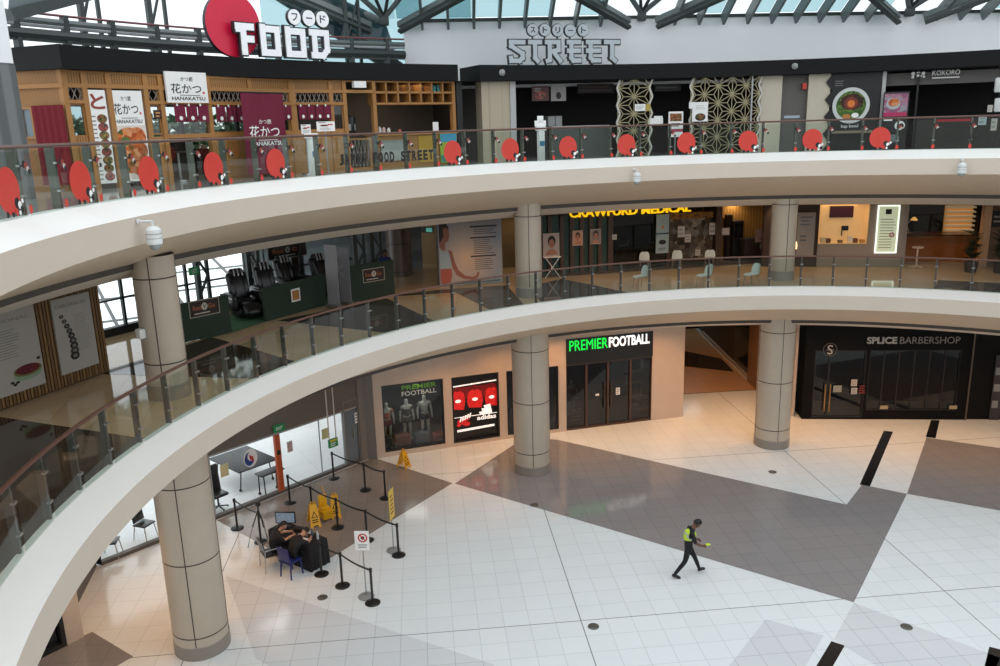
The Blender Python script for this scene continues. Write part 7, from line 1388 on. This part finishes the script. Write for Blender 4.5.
def person(label, loc, rz, J, cloth, skin_m=SKIN, hair=True, vest=None, look=(1, 0, -.3), long_hair=False, shoes=SATIN, grp=None, hands=None):
    t = thing('person', label, 'person', loc, rz, grp); E = [('pel', 'wst'), ('wst', 'ch'), ('ch', 'nk'), ('nk', 'hd')]
    for q in 'lr': E += [('ch', 'sh' + q), ('sh' + q, 'el' + q), ('el' + q, 'wr' + q), ('wr' + q, 'pm' + q), ('pel', 'hp' + q), ('hp' + q, 'kn' + q), ('kn' + q, 'an' + q), ('an' + q, 'to' + q)]
    Rr = {'pel': (.125, .15), 'wst': (.11, .14), 'ch': (.12, .165), 'nk': .058, 'hd': .07, 'shl': .07, 'shr': .07, 'ell': .047, 'elr': .047, 'wrl': .03, 'wrr': .03, 'pml': (.034, .018), 'pmr': (.034, .018), 'hpl': .1, 'hpr': .1, 'knl': .065, 'knr': .065, 'anl': .043, 'anr': .043, 'tol': .035, 'tor': .035}
    JJ = {k: (Vector(v), Rr[k]) for k, v in J.items() if k in Rr}
    nk, hd = JJ['nk'][0], JJ['hd'][0]; trouser, shirt = cloth
    def colour(c):
        best = min(((c - JJ[k][0]).length, k) for k in JJ)[1]
        if best in ('hd',): return skin_m
        if best == 'nk': return skin_m if (c - nk).dot(hd - nk) > 0 else shirt
        if best[:2] in ('wr', 'pm'): return skin_m
        if best[:2] == 'el': return skin_m if (c - JJ[best][0]).dot(JJ['wr' + best[2]][0] - JJ[best][0]) > 0 else shirt
        if best[:2] in ('sh', 'ch') or best in ('wst',): return shirt
        return trouser
    body = skin(JJ, E, 'body', t, colour, root='pel')
    lk = Vector(look).normalized(); upv = (hd - nk).normalized(); sd = upv.cross(lk).normalized(); lk = sd.cross(upv).normalized(); hc = hd + upv * .055
    b = MB(); M3 = Matrix((lk, sd, upv)).transposed()
    def loc_ball(c, r, m, n=14, k=10):
        g = MB(); g.ball((0, 0, 0), r, m, n, k); b.add([hc + M3 @ (Vector(c) + v) for v in g.v], g.f, m, True)
    loc_ball((0, 0, .0), (.098, .078, .118), skin_m, 18, 14); loc_ball((.04, 0, -.07), (.055, .052, .05), skin_m); loc_ball((.1, 0, -.015), (.02, .014, .026), skin_m, 8, 6)
    for y in (.032, -.032): loc_ball((.084, y, .012), (.01, .016, .009), PAPER, 8, 6); loc_ball((.092, y, .012), (.005, .007, .007), INK, 8, 6); loc_ball((.088, y, .035), (.008, .02, .005), HAIR, 8, 6)
    loc_ball((.088, 0, -.06), (.01, .022, .008), mat('lip_brown', '6a3a34', .5), 8, 6)
    for y in (.078, -.078): loc_ball((0, y, -.01), (.022, .012, .034), skin_m, 8, 6)
    b.build('head', t, local=True)
    b = MB(); g = MB(); g.ball((0, 0, 0), (.108, .088, .122), HAIR, 18, 14)
    keep = [f_ for f_ in g.f if all(g.v[i].z > (-.075 if g.v[i].x < .035 else .035 + g.v[i].x * .25) for i in f_)]; b.add([hc + M3 @ v for v in g.v], keep, HAIR, True)
    if long_hair: loc_ball((-.07, 0, -.1), (.045, .08, .13), HAIR)
    b.build('hair', t, local=True)
    for q in 'lr':
        a, to = JJ['an' + q][0], JJ['to' + q][0]; b = MB(); dv = (to - a); dv = Vector((dv.x, dv.y, dv.z)); h0 = a - dv.normalized() * .06 + Vector((0, 0, -.045)); f1 = to + Vector((0, 0, -.015)) + dv.normalized() * .04
        g = skin({0: (h0 + Vector((0, 0, .03)), (.042, .045)), 1: ((h0 + f1) / 2 + Vector((0, 0, .03)), (.048, .045)), 2: (f1, (.046, .03))}, [(0, 1), (1, 2)], None, None, lambda c: shoes, 2); b.add(g.v, g.f, shoes, True); b.build('shoe', t, local=True)
    if vest:
        ks = {'pel': (JJ['pel'][0] * .25 + JJ['wst'][0] * .75, (.145, .165)), 'wst': (JJ['wst'][0] * .4 + JJ['ch'][0] * .6, (.14, .175)), 'ch': (JJ['ch'][0] + (JJ['ch'][0] - JJ['wst'][0]) * .18, (.135, .18)), 'up': (JJ['ch'][0] * .35 + JJ['nk'][0] * .65, (.075, .11))}
        skin(ks, [('pel', 'wst'), ('wst', 'ch'), ('ch', 'up')], 'safety_vest', t, lambda c: vest[1] if abs((c - ks['wst'][0]).dot(upv) + .02) < .03 else vest[0], root='pel')
    for q in 'lr':
        w, pm = JJ['wr' + q][0], JJ['pm' + q][0]; d = pm - w; sg = 1 if q == 'l' else -1; g = fingers(w, d, (d.cross(Vector((0, 0, 1))) * sg + Vector((0, 0, .6))) if hands is None else hands[q], (0, 0, -1) if hands is None else (0, -sg, -.2), skin_m); g.build('fingers', t, local=True)
    return t
BLKC = mat('black_clothing', '17171a', .8, var=.15); BLKC2 = mat('black_trousers', '111113', .8, var=.15)
VEST = (mat('lime_vest', 'b9d62c', .6, emit=.05), mat('pale_reflective_band', 'aab0a0', .4))
walk = {'pel': (0, 0, .93), 'wst': (.02, 0, 1.07), 'ch': (.05, 0, 1.27), 'nk': (.12, 0, 1.46), 'hd': (.2, 0, 1.53),
        'shl': (.07, .185, 1.37), 'ell': (.12, .24, 1.1), 'wrl': (.3, .2, .98), 'pml': (.38, .18, .96), 'shr': (.05, -.185, 1.37), 'elr': (.13, -.23, 1.1), 'wrr': (.34, -.18, .97), 'pmr': (.42, -.16, .955),
        'hpl': (.02, .09, .88), 'knl': (.23, .1, .5), 'anl': (.38, .1, .11), 'tol': (.5, .11, .13), 'hpr': (-.01, -.09, .88), 'knr': (-.1, -.1, .49), 'anr': (-.4, -.1, .1), 'tor': (-.25, -.11, .035)}
walk = {k: tuple(c * .93 for c in v) for k, v in walk.items()}; gm = (gp(676, 577.5, 0) + gp(698, 574, 0)) / 2; wl_ = person('guard in black with a lime vest walking right across the white floor, looking down', (gm.x, gm.y, .004), rad(4), walk, (BLKC2, BLKC), SKIN, vest=VEST, look=(.75, 0, -.65))
hp = Matrix.Translation(Vector((gm.x, gm.y, .004))) @ Matrix.Rotation(rad(4), 4, 'Z') @ Vector((.47, -.13, .92)); b = MB(); b.bbox(hp, (.12, .08, .03), mat('lime_yellow_object', 'c6dc3c', .5, emit=.05), .01, rz=rad(17)); tag(b.build('handheld_card'), 'small lime yellow object held in the walking guard’s hand', 'handheld object')
def seated(lean, arm_z, arm_x, head_dx, drop=0):
    return {'pel': (-.02, 0, .54), 'wst': (.0 + lean * .3, 0, .7), 'ch': (.06 + lean, 0, .9 - drop * .5), 'nk': (.1 + lean * 1.5, 0, 1.09 - drop), 'hd': (.13 + lean * 1.5 + head_dx, 0, 1.18 - drop * 1.3), 'shl': (.08 + lean, .18, 1.0 - drop * .75), 'ell': (.2 + lean, .25, .8), 'wrl': (arm_x, .14, arm_z), 'pml': (arm_x + .08, .1, arm_z - .005), 'shr': (.08 + lean, -.18, 1.0 - drop * .75), 'elr': (.2 + lean, -.25, .8), 'wrr': (arm_x, -.14, arm_z), 'pmr': (arm_x + .08, -.1, arm_z - .005),
            'hpl': (.05, .1, .53), 'knl': (.42, .13, .5), 'anl': (.36, .13, .1), 'tol': (.5, .14, .04), 'hpr': (.05, -.1, .53), 'knr': (.42, -.13, .5), 'anr': (.36, -.13, .1), 'tor': (.5, -.14, .04)}
p1 = seatpos(-.22, -.7); person('person in black with dark hair seated left at the registration table', p1, F - rad(20), seated(.1, .82, .56, .06, .07), (BLKC2, BLKC), LIGHTSKIN, look=(1, -.3, -.5), long_hair=True)
p2 = seatpos(.52, -.64); person('person in black seated on the blue chair, bending over papers', p2, F + rad(5), seated(.2, .81, .6, .1, .16), (BLKC2, BLKC), LIGHTSKIN, look=(.8, 0, -.7), long_hair=False)
p3 = pol(rad(125.2), 20.0, Z2 + .004); person('person in a blue top behind the taller green hoarding', p3, rad(-60), seated(.02, .7, .4, .02), (BLKC2, mat('blue_clothing', '23306b', .8)), SKIN, look=(1, 0, -.2))
b = MB(); b.bbox(p3 + pol(rad(-60), -.02) + Vector((0, 0, .2)), (.45, .45, .4), SATIN, .03, rz=rad(-60)); tag(b.build('stool'), 'dark stool under the person in blue', 'stool')
